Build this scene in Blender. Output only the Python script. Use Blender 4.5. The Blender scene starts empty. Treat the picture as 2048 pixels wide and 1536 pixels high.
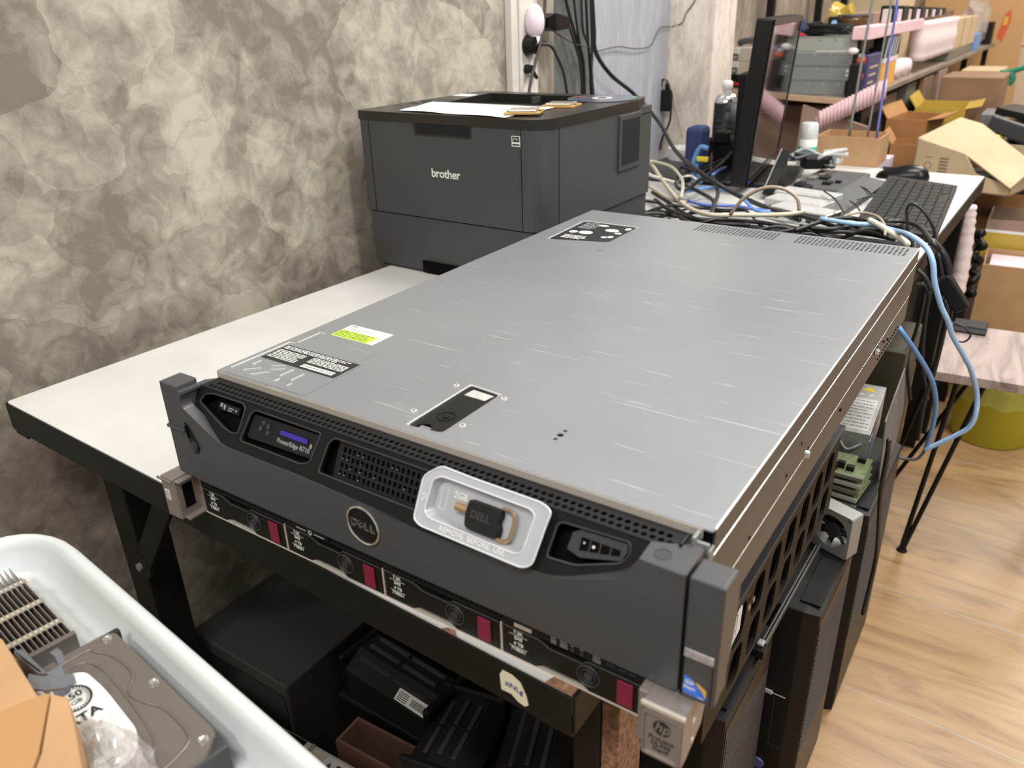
import bpy, bmesh, math, random
from mathutils import Matrix, Vector, Euler
from mathutils.geometry import tessellate_polygon
R = math.radians
scn = bpy.context.scene
COL = scn.collection
# ---------------------------------------------------------------- camera, world, lights
cam_d = bpy.data.cameras.new('camera'); cam = bpy.data.objects.new('camera', cam_d); COL.objects.link(cam)
cam.matrix_world = Matrix(((0.82946442, -0.21644191, 0.5149191, 0.56184868),
                           (0.55781285, 0.36863964, -0.74360583, -0.36797051),
                           (-0.02887213, 0.90402307, 0.42650754, 1.15143131),
                           (0, 0, 0, 1)))
cam_d.sensor_width = 36; cam_d.lens = 27.863; cam_d.clip_start = 0.02; cam_d.clip_end = 60
cam_d.dof.use_dof = True; cam_d.dof.focus_distance = 0.86; cam_d.dof.aperture_fstop = 8.5
scn.camera = cam
scn.view_settings.view_transform = 'Standard'; scn.view_settings.look = 'None'
scn.view_settings.gamma = 1.0; scn.view_settings.exposure = 0.22
scn.view_settings.use_curve_mapping = False
wd = bpy.data.worlds.new('world'); scn.world = wd; wd.use_nodes = True
wd.node_tree.nodes['Background'].inputs[0].default_value = (1.0, 0.97, 0.94, 1)
wd.node_tree.nodes['Background'].inputs[1].default_value = 0.24

def area(name, loc, target, size, power, col):
    l = bpy.data.lights.new(name, 'AREA'); l.shape = 'RECTANGLE'; l.size, l.size_y = size
    l.energy = power; l.color = col
    o = bpy.data.objects.new(name, l); COL.objects.link(o); o.location = loc
    o.rotation_euler = (Vector(target) - Vector(loc)).to_track_quat('-Z', 'Y').to_euler()
    return o
WARM = (1.0, 0.97, 0.925)
area('ceiling_lamp_front', (0.75, -1.0, 2.6), (0.4, 0.2, 0.6), (0.8, 0.25), 22, WARM)
area('ceiling_lamp_front_left', (-0.05, -1.5, 2.5), (-0.2, 0.1, 0.5), (0.5, 0.25), 17, WARM)
area('ceiling_lamp_desk', (0.62, 1.25, 2.6), (0.3, 0.9, 0.75), (0.3, 0.9), 31, WARM)
area('ceiling_lamp_aisle', (2.1, 0.35, 2.6), (0.8, 1.3, 0.0), (0.5, 0.9), 36, WARM)
area('ceiling_lamp_middle', (0.8, 2.9, 2.65), (0.5, 2.7, 0.0), (1.2, 0.4), 33, WARM)
area('ceiling_lamp_back', (0.9, 4.7, 2.65), (0.6, 4.6, 0.0), (1.4, 0.6), 52, (1.0, 0.92, 0.82))

# ---------------------------------------------------------------- materials
def _n(nt, t, **kw):
    n = nt.nodes.new(t)
    for k, v in kw.items(): setattr(n, k, v)
    return n
def mat(name, col, rough=0.5, metal=0.0, var=0.0, scale=20.0, bump=0.0, bscale=80.0, alpha=1.0, emit=None, estr=0.0, coat=0.0, stretch=(1, 1, 1), spec=0.5, col2=None):
    m = bpy.data.materials.new(name); m.use_nodes = True; nt = m.node_tree
    b = nt.nodes['Principled BSDF']
    b.inputs['Base Color'].default_value = (*col, 1); b.inputs['Roughness'].default_value = rough
    b.inputs['Metallic'].default_value = metal; b.inputs['Alpha'].default_value = alpha
    b.inputs['Coat Weight'].default_value = coat; b.inputs['Specular IOR Level'].default_value = spec
    if emit: b.inputs['Emission Color'].default_value = (*emit, 1); b.inputs['Emission Strength'].default_value = estr
    if var or bump:
        tc = _n(nt, 'ShaderNodeTexCoord'); mp = _n(nt, 'ShaderNodeMapping'); mp.inputs['Scale'].default_value = stretch
        nt.links.new(tc.outputs['Object'], mp.inputs[0])
    if var:
        no = _n(nt, 'ShaderNodeTexNoise'); no.inputs['Scale'].default_value = scale; no.inputs['Detail'].default_value = 6
        nt.links.new(mp.outputs[0], no.inputs['Vector'])
        rp = _n(nt, 'ShaderNodeValToRGB'); rp.color_ramp.elements[0].position = 0.32; rp.color_ramp.elements[1].position = 0.68
        c2 = col2 if col2 else tuple(min(1, c * (1 + var)) for c in col)
        rp.color_ramp.elements[0].color = (*[c * (1 - var) for c in col], 1); rp.color_ramp.elements[1].color = (*c2, 1)
        nt.links.new(no.outputs['Fac'], rp.inputs[0]); nt.links.new(rp.outputs[0], b.inputs['Base Color'])
    if bump:
        n2 = _n(nt, 'ShaderNodeTexNoise'); n2.inputs['Scale'].default_value = bscale; n2.inputs['Detail'].default_value = 3
        nt.links.new(mp.outputs[0], n2.inputs['Vector'])
        bp = _n(nt, 'ShaderNodeBump'); bp.inputs['Strength'].default_value = bump; bp.inputs['Distance'].default_value = 0.002
        nt.links.new(n2.outputs['Fac'], bp.inputs['Height']); nt.links.new(bp.outputs[0], b.inputs['Normal'])
    return m

def plaster(name, dark, mid, light, sc=1.0, stretch=(1, 1, 1), bump=0.3, rough=0.6, facet=1.0):
    """trowelled plaster: angular overlapping patches, cloudy tone, fine grain and thin strokes"""
    m = bpy.data.materials.new(name); m.use_nodes = True; nt = m.node_tree; b = nt.nodes['Principled BSDF']; L = nt.links.new
    tc = _n(nt, 'ShaderNodeTexCoord'); mp = _n(nt, 'ShaderNodeMapping'); mp.inputs['Scale'].default_value = stretch
    L(tc.outputs['Object'], mp.inputs[0])
    def noise(s, d, dist, rg=0.55, vec=None):
        n = _n(nt, 'ShaderNodeTexNoise'); n.inputs['Scale'].default_value = s; n.inputs['Detail'].default_value = d
        n.inputs['Distortion'].default_value = dist; n.inputs['Roughness'].default_value = rg
        L(vec or mp.outputs[0], n.inputs['Vector']); return n
    w = noise(9 * sc, 4, 0)
    ad = _n(nt, 'ShaderNodeVectorMath', operation='MULTIPLY_ADD'); ad.inputs[1].default_value = (0.09, 0.09, 0.09)
    L(w.outputs['Color'], ad.inputs[0]); L(mp.outputs[0], ad.inputs[2])
    def vor(s, feat='F1'):
        v = _n(nt, 'ShaderNodeTexVoronoi'); v.feature = feat; v.inputs['Scale'].default_value = s; L(ad.outputs[0], v.inputs['Vector']); return v
    def math_(op, a, b_, c=None):
        q = _n(nt, 'ShaderNodeMath', operation=op)
        for i, x in enumerate((a, b_, c)):
            if x is None: continue
            if isinstance(x, (int, float)): q.inputs[i].default_value = x
            else: L(x, q.inputs[i])
        return q.outputs[0]
    def grey(v):
        s_ = _n(nt, 'ShaderNodeSeparateColor'); L(v.outputs['Color'], s_.inputs[0]); return s_.outputs[0]
    v1 = grey(vor(7 * sc)); v2 = grey(vor(15 * sc)); c1 = noise(4.5 * sc, 8, 0.4, 0.62); c2 = noise(26 * sc, 6, 0.9, 0.6)
    t = math_('MULTIPLY', v1, 0.17 * facet); t = math_('MULTIPLY_ADD', v2, 0.11 * facet, t)
    t = math_('MULTIPLY_ADD', c1.outputs['Fac'], 0.85, t); t = math_('MULTIPLY_ADD', c2.outputs['Fac'], 0.62, t)
    t = math_('ADD', t, -0.37 - 0.14 * facet)
    r = _n(nt, 'ShaderNodeValToRGB'); e = r.color_ramp.elements; e[0].position = 0.22; e[0].color = (*dark, 1); e[1].position = 0.58; e[1].color = (*light, 1)
    k = e.new(0.38); k.color = (*mid, 1); L(t, r.inputs[0])
    ed = vor(7 * sc, 'DISTANCE_TO_EDGE'); re_ = _n(nt, 'ShaderNodeValToRGB'); re_.color_ramp.elements[0].color = (0.80, 0.78, 0.76, 1); re_.color_ramp.elements[1].position = 0.012
    L(ed.outputs['Distance'], re_.inputs[0])
    msk = _n(nt, 'ShaderNodeValToRGB'); msk.color_ramp.elements[0].position = 0.56; msk.color_ramp.elements[1].position = 0.68; L(c1.outputs['Fac'], msk.inputs[0])
    mx = _n(nt, 'ShaderNodeMix', data_type='RGBA', blend_type='MULTIPLY'); L(msk.outputs[0], mx.inputs[0]); L(r.outputs[0], mx.inputs[6]); L(re_.outputs[0], mx.inputs[7])
    L(mx.outputs[2], b.inputs['Base Color'])
    bp = _n(nt, 'ShaderNodeBump'); bp.inputs['Strength'].default_value = bump; bp.inputs['Distance'].default_value = 0.004
    L(t, bp.inputs['Height']); L(bp.outputs[0], b.inputs['Normal'])
    b.inputs['Roughness'].default_value = rough
    return m

def wood(name, c0, c1, c2, axis='x', sc=1.0, rough=0.45, wave=False):
    m = bpy.data.materials.new(name); m.use_nodes = True; nt = m.node_tree; b = nt.nodes['Principled BSDF']
    tc = _n(nt, 'ShaderNodeTexCoord'); mp = _n(nt, 'ShaderNodeMapping')
    s = {'x': (1.2, 9, 9), 'y': (9, 1.2, 9), 'z': (9, 9, 1.2)}[axis]
    mp.inputs['Scale'].default_value = tuple(v * sc for v in s)
    nt.links.new(tc.outputs['Object'], mp.inputs[0])
    n = _n(nt, 'ShaderNodeTexNoise'); n.inputs['Scale'].default_value = 2.2; n.inputs['Detail'].default_value = 7; n.inputs['Distortion'].default_value = 1.5
    nt.links.new(mp.outputs[0], n.inputs['Vector'])
    src = n.outputs['Fac']
    if wave:
        w = _n(nt, 'ShaderNodeTexWave'); w.inputs['Scale'].default_value = 1.1; w.inputs['Distortion'].default_value = 7; w.inputs['Detail'].default_value = 3; w.inputs['Detail Scale'].default_value = 0.7
        w.bands_direction = 'Y' if axis == 'x' else 'X'
        nt.links.new(mp.outputs[0], w.inputs['Vector'])
        mm = _n(nt, 'ShaderNodeMath', operation='MULTIPLY_ADD'); mm.inputs[1].default_value = 0.55
        m3 = _n(nt, 'ShaderNodeMath', operation='MULTIPLY'); m3.inputs[1].default_value = 0.45
        nt.links.new(n.outputs['Fac'], m3.inputs[0]); nt.links.new(w.outputs['Fac'], mm.inputs[0]); nt.links.new(m3.outputs[0], mm.inputs[2]); src = mm.outputs[0]
    r = _n(nt, 'ShaderNodeValToRGB'); e = r.color_ramp.elements; e[0].position = 0.28; e[0].color = (*c0, 1); e[1].position = 0.72; e[1].color = (*c2, 1)
    k = e.new(0.5); k.color = (*c1, 1)
    nt.links.new(src, r.inputs[0]); nt.links.new(r.outputs[0], b.inputs['Base Color']); b.inputs['Roughness'].default_value = rough
    return m

def floor_mat():
    m = bpy.data.materials.new('wood_look_floor'); m.use_nodes = True; nt = m.node_tree; b = nt.nodes['Principled BSDF']
    tc = _n(nt, 'ShaderNodeTexCoord'); mp = _n(nt, 'ShaderNodeMapping')
    mp.inputs['Location'].default_value = (-0.69, -0.885, 0); mp.inputs['Rotation'].default_value = (0, 0, R(3.0))
    nt.links.new(tc.outputs['Object'], mp.inputs[0])
    br = _n(nt, 'ShaderNodeTexBrick'); br.inputs['Scale'].default_value = 1; br.inputs['Brick Width'].default_value = 1.2; br.inputs['Row Height'].default_value = 0.33
    br.inputs['Mortar Size'].default_value = 0.0022; br.inputs['Mortar Smooth'].default_value = 0.3; br.offset = 0.5
    br.inputs['Color1'].default_value = (0.39, 0.245, 0.122, 1); br.inputs['Color2'].default_value = (0.345, 0.21, 0.10, 1); br.inputs['Mortar'].default_value = (0.36, 0.29, 0.22, 1)
    nt.links.new(mp.outputs[0], br.inputs['Vector'])
    m2 = _n(nt, 'ShaderNodeMapping'); m2.inputs['Scale'].default_value = (1.3, 7.5, 7.5); m2.inputs['Rotation'].default_value = (0, 0, R(-4))
    nt.links.new(tc.outputs['Object'], m2.inputs[0])
    n = _n(nt, 'ShaderNodeTexNoise'); n.inputs['Scale'].default_value = 1.9; n.inputs['Detail'].default_value = 8; n.inputs['Distortion'].default_value = 2.2; n.inputs['Roughness'].default_value = 0.62
    nt.links.new(m2.outputs[0], n.inputs['Vector'])
    r = _n(nt, 'ShaderNodeValToRGB'); e = r.color_ramp.elements; e[0].position = 0.3; e[0].color = (0.66, 0.60, 0.54, 1); e[1].position = 0.66; e[1].color = (1.14, 1.14, 1.12, 1)
    k = e.new(0.47); k.color = (0.98, 0.96, 0.93, 1)
    nt.links.new(n.outputs['Fac'], r.inputs[0])
    mx = _n(nt, 'ShaderNodeMix', data_type='RGBA', blend_type='MULTIPLY'); mx.inputs[0].default_value = 1
    nt.links.new(br.outputs['Color'], mx.inputs[6]); nt.links.new(r.outputs[0], mx.inputs[7])
    nt.links.new(mx.outputs[2], b.inputs['Base Color']); b.inputs['Roughness'].default_value = 0.38
    return m

def steel_mat():
    """galvanised sheet with faint scratches"""
    m = bpy.data.materials.new('galvanised_steel'); m.use_nodes = True; nt = m.node_tree; b = nt.nodes['Principled BSDF']
    tc = _n(nt, 'ShaderNodeTexCoord')
    n = _n(nt, 'ShaderNodeTexNoise'); n.inputs['Scale'].default_value = 6; n.inputs['Detail'].default_value = 5
    nt.links.new(tc.outputs['Object'], n.inputs['Vector'])
    r = _n(nt, 'ShaderNodeValToRGB'); e = r.color_ramp.elements; e[0].position = 0.3; e[0].color = (0.295, 0.31, 0.325, 1); e[1].position = 0.7; e[1].color = (0.34, 0.355, 0.37, 1)
    nt.links.new(n.outputs['Fac'], r.inputs[0])
    prev = r.outputs[0]
    for i, (rot, st, th, w) in enumerate(((25, (3, 190, 1), 0.725, 0.5), (-40, (4, 150, 1), 0.715, 0.45), (70, (5, 130, 1), 0.72, 0.4), (4, (1.6, 160, 1), 0.76, 0.12))):
        mp = _n(nt, 'ShaderNodeMapping'); mp.inputs['Rotation'].default_value = (0, 0, R(rot)); mp.inputs['Scale'].default_value = st; mp.inputs['Location'].default_value = (i * 3.1, i, 0)
        nt.links.new(tc.outputs['Object'], mp.inputs[0])
        s = _n(nt, 'ShaderNodeTexNoise'); s.inputs['Scale'].default_value = 2.4; s.inputs['Detail'].default_value = 2
        nt.links.new(mp.outputs[0], s.inputs['Vector'])
        q = _n(nt, 'ShaderNodeValToRGB'); q.color_ramp.elements[0].position = th; q.color_ramp.elements[1].position = th + 0.02
        q.color_ramp.elements[1].color = (w, w, w, 1); nt.links.new(s.outputs['Fac'], q.inputs[0])
        mx = _n(nt, 'ShaderNodeMix', data_type='RGBA'); mx.inputs[7].default_value = (0.85, 0.84, 0.82, 1)
        nt.links.new(q.outputs[0], mx.inputs[0]); nt.links.new(prev, mx.inputs[6]); prev = mx.outputs[2]
    nt.links.new(prev, b.inputs['Base Color'])
    b.inputs['Metallic'].default_value = 0.55; b.inputs['Roughness'].default_value = 0.36
    return m

M = {}
M['wall'] = plaster('mottled_plaster', (0.17, 0.15, 0.12), (0.29, 0.26, 0.21), (0.46, 0.42, 0.34))
M['pillar'] = plaster('pillar_plaster', (0.50, 0.43, 0.375), (0.66, 0.58, 0.51), (0.78, 0.70, 0.62), 1.2, (2, 2, 0.8), 0.2, 0.6, 0.4)
M['brown_wall'] = plaster('brown_plaster', (0.17, 0.14, 0.11), (0.26, 0.215, 0.17), (0.38, 0.33, 0.27), 0.9, (2, 2, 0.7), 0.2, 0.6, 0.4)
M['blue_wall'] = plaster('blue_grey_plaster', (0.33, 0.335, 0.37), (0.38, 0.385, 0.43), (0.50, 0.505, 0.55), 1.0, (2.5, 2.5, 0.5), 0.1, 0.4, 0.2)
M['green_wall'] = plaster('green_grey_plaster', (0.09, 0.095, 0.09), (0.125, 0.13, 0.125), (0.17, 0.175, 0.165), 1.0, (1, 1, 1), 0.1, 0.6, 0.2)
M['cream_wall'] = mat('cream_wall', (0.60, 0.47, 0.35), 0.7, var=0.06, scale=2)
M['floor'] = floor_mat()
M['steel'] = steel_mat()
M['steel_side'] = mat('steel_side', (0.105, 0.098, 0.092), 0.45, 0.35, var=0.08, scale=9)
M['steel_bright'] = mat('steel_edge_highlight', (0.85, 0.85, 0.84), 0.25, 0.6)  # pale copy of the lid steel; edge highlights are put into its colour
M['desk_white'] = mat('white_laminate', (0.56, 0.55, 0.53), 0.42, var=0.04, scale=14, bump=0.08, bscale=30)
M['desk_black'] = mat('black_painted_steel', (0.0055, 0.0052, 0.005), 0.5, var=0.2, scale=30, spec=0.28)
M['chipboard'] = mat('chipboard', (0.25, 0.13, 0.075), 0.85, var=0.5, scale=180, bump=0.5, bscale=220)
M['bezel'] = mat('grey_bezel_plastic', (0.072, 0.073, 0.077), 0.42, 0.25, bump=0.05, bscale=900)
M['bezel_light'] = mat('silver_paint_wear', (0.42, 0.41, 0.43), 0.5, 0.4, var=0.3, scale=300)
M['black'] = mat('black_plastic', (0.0065, 0.0063, 0.006), 0.45, spec=0.28)
M['black_soft'] = mat('matt_black_plastic', (0.0105, 0.010, 0.0098), 0.6, bump=0.12, bscale=600, spec=0.25)
M['void'] = mat('dark_interior', (0.002, 0.002, 0.002), 0.85, spec=0.1)
M['gloss_black'] = mat('gloss_black', (0.005, 0.005, 0.005), 0.3, spec=0.3)
M['dark_grey'] = mat('dark_grey_plastic', (0.035, 0.035, 0.038), 0.5)
M['laptop_grey'] = mat('laptop_grey', (0.07, 0.07, 0.073), 0.5, var=0.1, scale=40)
M['mid_grey'] = mat('mid_grey_plastic', (0.16, 0.16, 0.165), 0.5, var=0.1, scale=40)
M['chrome'] = mat('chrome', (0.8, 0.8, 0.78), 0.16, 0.95)
M['hp_metal'] = mat('champagne_metal', (0.30, 0.265, 0.245), 0.38, 0.45)
M['hp_edge'] = mat('pale_metal_edge', (0.72, 0.66, 0.58), 0.35, 0.5)
M['burgundy'] = mat('burgundy_plastic', (0.20, 0.012, 0.042), 0.4)
M['print_white'] = mat('white_print', (0.72, 0.72, 0.70), 0.6)
M['print_black'] = mat('black_print', (0.015, 0.015, 0.015), 0.6)
M['print_grey'] = mat('grey_print', (0.3, 0.3, 0.3), 0.6)
M['label_white'] = mat('white_label', (0.78, 0.78, 0.75), 0.5)
M['label_black'] = mat('black_label', (0.014, 0.013, 0.014), 0.45)
M['label_green'] = mat('lime_label', (0.42, 0.60, 0.06), 0.5, var=0.15, scale=60)
M['label_silver'] = mat('silver_label', (0.55, 0.55, 0.55), 0.4, 0.3, var=0.12, scale=120)
M['lcd'] = mat('blue_lcd', (0.035, 0.022, 0.26), 0.2, emit=(0.05, 0.03, 0.35), estr=0.12)  # the display only reflects; a faint glow is put into its material
M['badge_blue'] = mat('badge_blue', (0.02, 0.16, 0.75), 0.25)
M['badge_gold'] = mat('badge_gold', (0.72, 0.42, 0.08), 0.3)
M['blister'] = mat('milky_clear_plastic', (0.62, 0.64, 0.68), 0.22, alpha=0.62, coat=0.3)
M['gold'] = mat('brass', (0.62, 0.45, 0.26), 0.28, 0.85)
M['printer_grey'] = mat('printer_grey', (0.050, 0.050, 0.050), 0.45, bump=0.08, bscale=900)
M['printer_black'] = mat('printer_black', (0.018, 0.015, 0.013), 0.3, bump=0.06, bscale=900)
M['paper'] = mat('paper', (0.85, 0.85, 0.87), 0.7)
M['pcb_green'] = mat('circuit_board', (0.16, 0.20, 0.09), 0.45, var=0.3, scale=90)
M['cpu_board'] = mat('cpu_substrate', (0.42, 0.26, 0.08), 0.45)
M['nickel'] = mat('nickel', (0.62, 0.56, 0.47), 0.28, 0.8)
M['trunk_white'] = mat('white_trunking', (0.62, 0.58, 0.53), 0.5)
M['pink_white'] = mat('pinkish_white_plastic', (0.72, 0.62, 0.68), 0.45)
M['cable_black'] = mat('black_cable', (0.014, 0.0135, 0.013), 0.42)
M['cable_brown'] = mat('dark_brown_cable', (0.05, 0.035, 0.028), 0.5)
M['cable_grey'] = mat('grey_cable', (0.09, 0.095, 0.10), 0.5)
M['cable_beige'] = mat('beige_cable', (0.52, 0.47, 0.36), 0.45)
M['cable_white'] = mat('cream_cable', (0.72, 0.70, 0.58), 0.45)
M['cable_tan'] = mat('tan_cable', (0.38, 0.31, 0.23), 0.45)
M['cable_blue'] = mat('blue_cable', (0.13, 0.30, 0.62), 0.4)
M['cable_pale_blue'] = mat('pale_blue_cable', (0.33, 0.52, 0.78), 0.4)
M['cable_deep_blue'] = mat('violet_blue_cable', (0.12, 0.17, 0.50), 0.4)
M['yellow'] = mat('yellow_plastic', (0.80, 0.62, 0.04), 0.4)
M['lime_led'] = mat('lime_plastic', (0.50, 0.80, 0.05), 0.4)
M['red'] = mat('red_plastic', (0.55, 0.03, 0.03), 0.4)
M['orange_red'] = mat('orange_red_plastic', (0.62, 0.12, 0.03), 0.4)
M['green'] = mat('green_plastic', (0.01, 0.22, 0.12), 0.4)
M['navy'] = mat('navy_fabric', (0.03, 0.045, 0.14), 0.8)
M['blue_box'] = mat('dark_blue_card', (0.05, 0.045, 0.13), 0.5)
M['orange'] = mat('orange_card', (0.75, 0.36, 0.08), 0.6)
M['teal'] = mat('teal_label', (0.05, 0.45, 0.33), 0.5)
M['white_plastic'] = mat('white_plastic', (0.76, 0.75, 0.72), 0.42)
M['cloud_plastic'] = mat('cloudy_cap', (0.70, 0.70, 0.70), 0.3, alpha=0.75)
M['clear'] = mat('clear_film', (0.62, 0.58, 0.55), 0.15, alpha=0.38, coat=0.4)
M['wrap'] = mat('crumpled_film', (0.52, 0.51, 0.49), 0.14, alpha=0.55, coat=0.8, var=0.25, scale=30)
M['tub'] = mat('white_tub_plastic', (0.53, 0.56, 0.56), 0.4, var=0.05, scale=9, bump=0.06, bscale=40)
M['kraft'] = mat('kraft_card', (0.40, 0.235, 0.115), 0.75, var=0.07, scale=20, bump=0.12, bscale=200)
M['kraft_dark'] = mat('brown_card', (0.23, 0.135, 0.08), 0.8, var=0.15, scale=8)
M['kraft_pale'] = mat('pale_card', (0.52, 0.40, 0.25), 0.8, var=0.08, scale=8)
M['kraft_orange'] = mat('orange_brown_card', (0.38, 0.18, 0.06), 0.75, var=0.12, scale=8)
M['kraft_rose'] = mat('rosy_brown_card', (0.30, 0.20, 0.15), 0.8, var=0.12, scale=8)
M['tape_yellow'] = mat('yellow_tape', (0.48, 0.33, 0.05), 0.35)
M['pink_foam'] = mat('pink_foam', (0.74, 0.50, 0.53), 0.7, var=0.08, scale=30, bump=0.4, bscale=90)
M['pink_pale'] = mat('pale_pink_wrap', (0.80, 0.66, 0.66), 0.5, bump=0.6, bscale=120)
M['hdd_plate'] = mat('hdd_cover', (0.20, 0.175, 0.16), 0.36, 0.55)
M['hdd_body'] = mat('hdd_casting', (0.05, 0.05, 0.052), 0.5, 0.3)
M['fin'] = mat('aluminium_fin', (0.42, 0.38, 0.34), 0.35, 0.8)
M['zinc'] = mat('zinc_bracket', (0.26, 0.28, 0.32), 0.35, 0.7)
M['slim_grey'] = mat('grey_zinc_case', (0.25, 0.27, 0.27), 0.45, 0.35, var=0.06, scale=6)
M['beige_case'] = mat('beige_plastic', (0.62, 0.55, 0.48), 0.5)
M['screen'] = mat('glossy_screen', (0.012, 0.010, 0.010), 0.06, coat=0.3)
M['shelf_edge'] = wood('pale_shelf_wood', (0.48, 0.33, 0.22), (0.58, 0.41, 0.28), (0.66, 0.49, 0.35), 'x', 1, 0.6)
M['shelf_grey'] = wood('grey_shelf_wood', (0.17, 0.13, 0.11), (0.24, 0.19, 0.155), (0.31, 0.26, 0.21), 'y', 1, 0.55)
M['side_wood'] = wood('rosy_grey_wood', (0.12, 0.085, 0.08), (0.33, 0.25, 0.225), (0.42, 0.33, 0.30), 'y', 1.3, 0.5, False)
M['board'] = mat('brown_board', (0.55, 0.33, 0.15), 0.6, var=0.08, scale=3)
M['lime'] = mat('lime_bucket', (0.56, 0.58, 0.03), 0.35)
M['lime_bag'] = mat('lime_bag', (0.56, 0.58, 0.14), 0.2, alpha=0.55, coat=0.5)
M['frame_black'] = mat('frame_black', (0.0045, 0.0045, 0.0045), 0.55, spec=0.25)
M['device_beige'] = mat('beige_casing', (0.34, 0.32, 0.26), 0.55, var=0.1, scale=12)
M['shaded_card'] = mat('card_with_shade', (0.10, 0.045, 0.028), 0.85)  # brown card darkened; the shade under the desk is put into the colour
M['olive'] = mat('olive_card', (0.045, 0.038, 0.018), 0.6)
M['violet_button'] = mat('violet_button', (0.11, 0.10, 0.30), 0.35)
M['tower'] = mat('tower_black', (0.007, 0.0068, 0.0074), 0.5, spec=0.3)
M['tower_face'] = mat('tower_mesh', (0.014, 0.0115, 0.010), 0.42, 0.3)
M['rubber'] = mat('black_rubber', (0.01, 0.01, 0.01), 0.8)
M['fan_grey'] = mat('fan_grey', (0.30, 0.30, 0.29), 0.5, 0.2)
M['handset'] = mat('silver_trim', (0.16, 0.155, 0.15), 0.4, 0.6)
M['old_beige'] = mat('aged_beige', (0.17, 0.16, 0.13), 0.5)
M['cd'] = None
def cd_mat():
    m = bpy.data.materials.new('disc_rainbow'); m.use_nodes = True; nt = m.node_tree; b = nt.nodes['Principled BSDF']
    tc = _n(nt, 'ShaderNodeTexCoord'); g = _n(nt, 'ShaderNodeTexGradient', gradient_type='RADIAL')
    nt.links.new(tc.outputs['Object'], g.inputs[0])
    r = _n(nt, 'ShaderNodeValToRGB'); e = r.color_ramp.elements; base = (0.22, 0.21, 0.27, 1)
    e[0].position = 0; e[0].color = base; e[1].position = 1; e[1].color = base
    for p, c in ((0.03, base), (0.055, (0.05, 0.85, 0.05, 1)), (0.075, base), (0.10, (0.10, 0.03, 0.85, 1)), (0.13, base), (0.52, base), (0.55, (0.05, 0.85, 0.05, 1)), (0.575, base), (0.60, (0.12, 0.03, 0.8, 1)), (0.63, base), (0.90, base), (0.93, (0.9, 0.30, 0.32, 1)), (0.96, base)):
        k = e.new(p); k.color = c
    nt.links.new(g.outputs['Color'], r.inputs[0]); nt.links.new(r.outputs[0], b.inputs['Base Color'])
    b.inputs['Metallic'].default_value = 0.7; b.inputs['Roughness'].default_value = 0.2
    return m
M['cd'] = cd_mat()

# ---------------------------------------------------------------- helpers
def link(name, me, m, parent=None, smooth=False):
    o = bpy.data.objects.new(name, me); COL.objects.link(o)
    for q in (m if isinstance(m, (list, tuple)) else [m]): me.materials.append(M[q] if isinstance(q, str) else q)
    if smooth:
        for p in me.polygons: p.use_smooth = True
    if parent is not None: o.parent = parent
    return o
def rootmat(o):
    mw = Matrix.Translation(o.location) @ o.rotation_euler.to_matrix().to_4x4()
    return (rootmat(o.parent) @ mw) if o.parent else mw
def tag(o, label=None, cat=None, group=None, kind=None):
    if label: o['label'] = label
    if cat: o['category'] = cat
    if group: o['group'] = group
    if kind: o['kind'] = kind
    return o
def thing(name, label, cat, loc=(0, 0, 0), rz=0.0, group=None):
    o = bpy.data.objects.new(name, None); COL.objects.link(o); o.empty_display_size = 0.02
    o.location = loc; o.rotation_euler = (0, 0, R(rz)); return tag(o, label, cat, group)
def frame(o, u, v, w=None):
    u = Vector(u).normalized(); v = Vector(v).normalized(); w = Vector(w).normalized() if w else u.cross(v)
    m = Matrix.Identity(4)
    for i in range(3): m[i][0] = u[i]; m[i][1] = v[i]; m[i][2] = w[i]; m[i][3] = o[i]
    return m
ID = Matrix.Identity(4)
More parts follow.
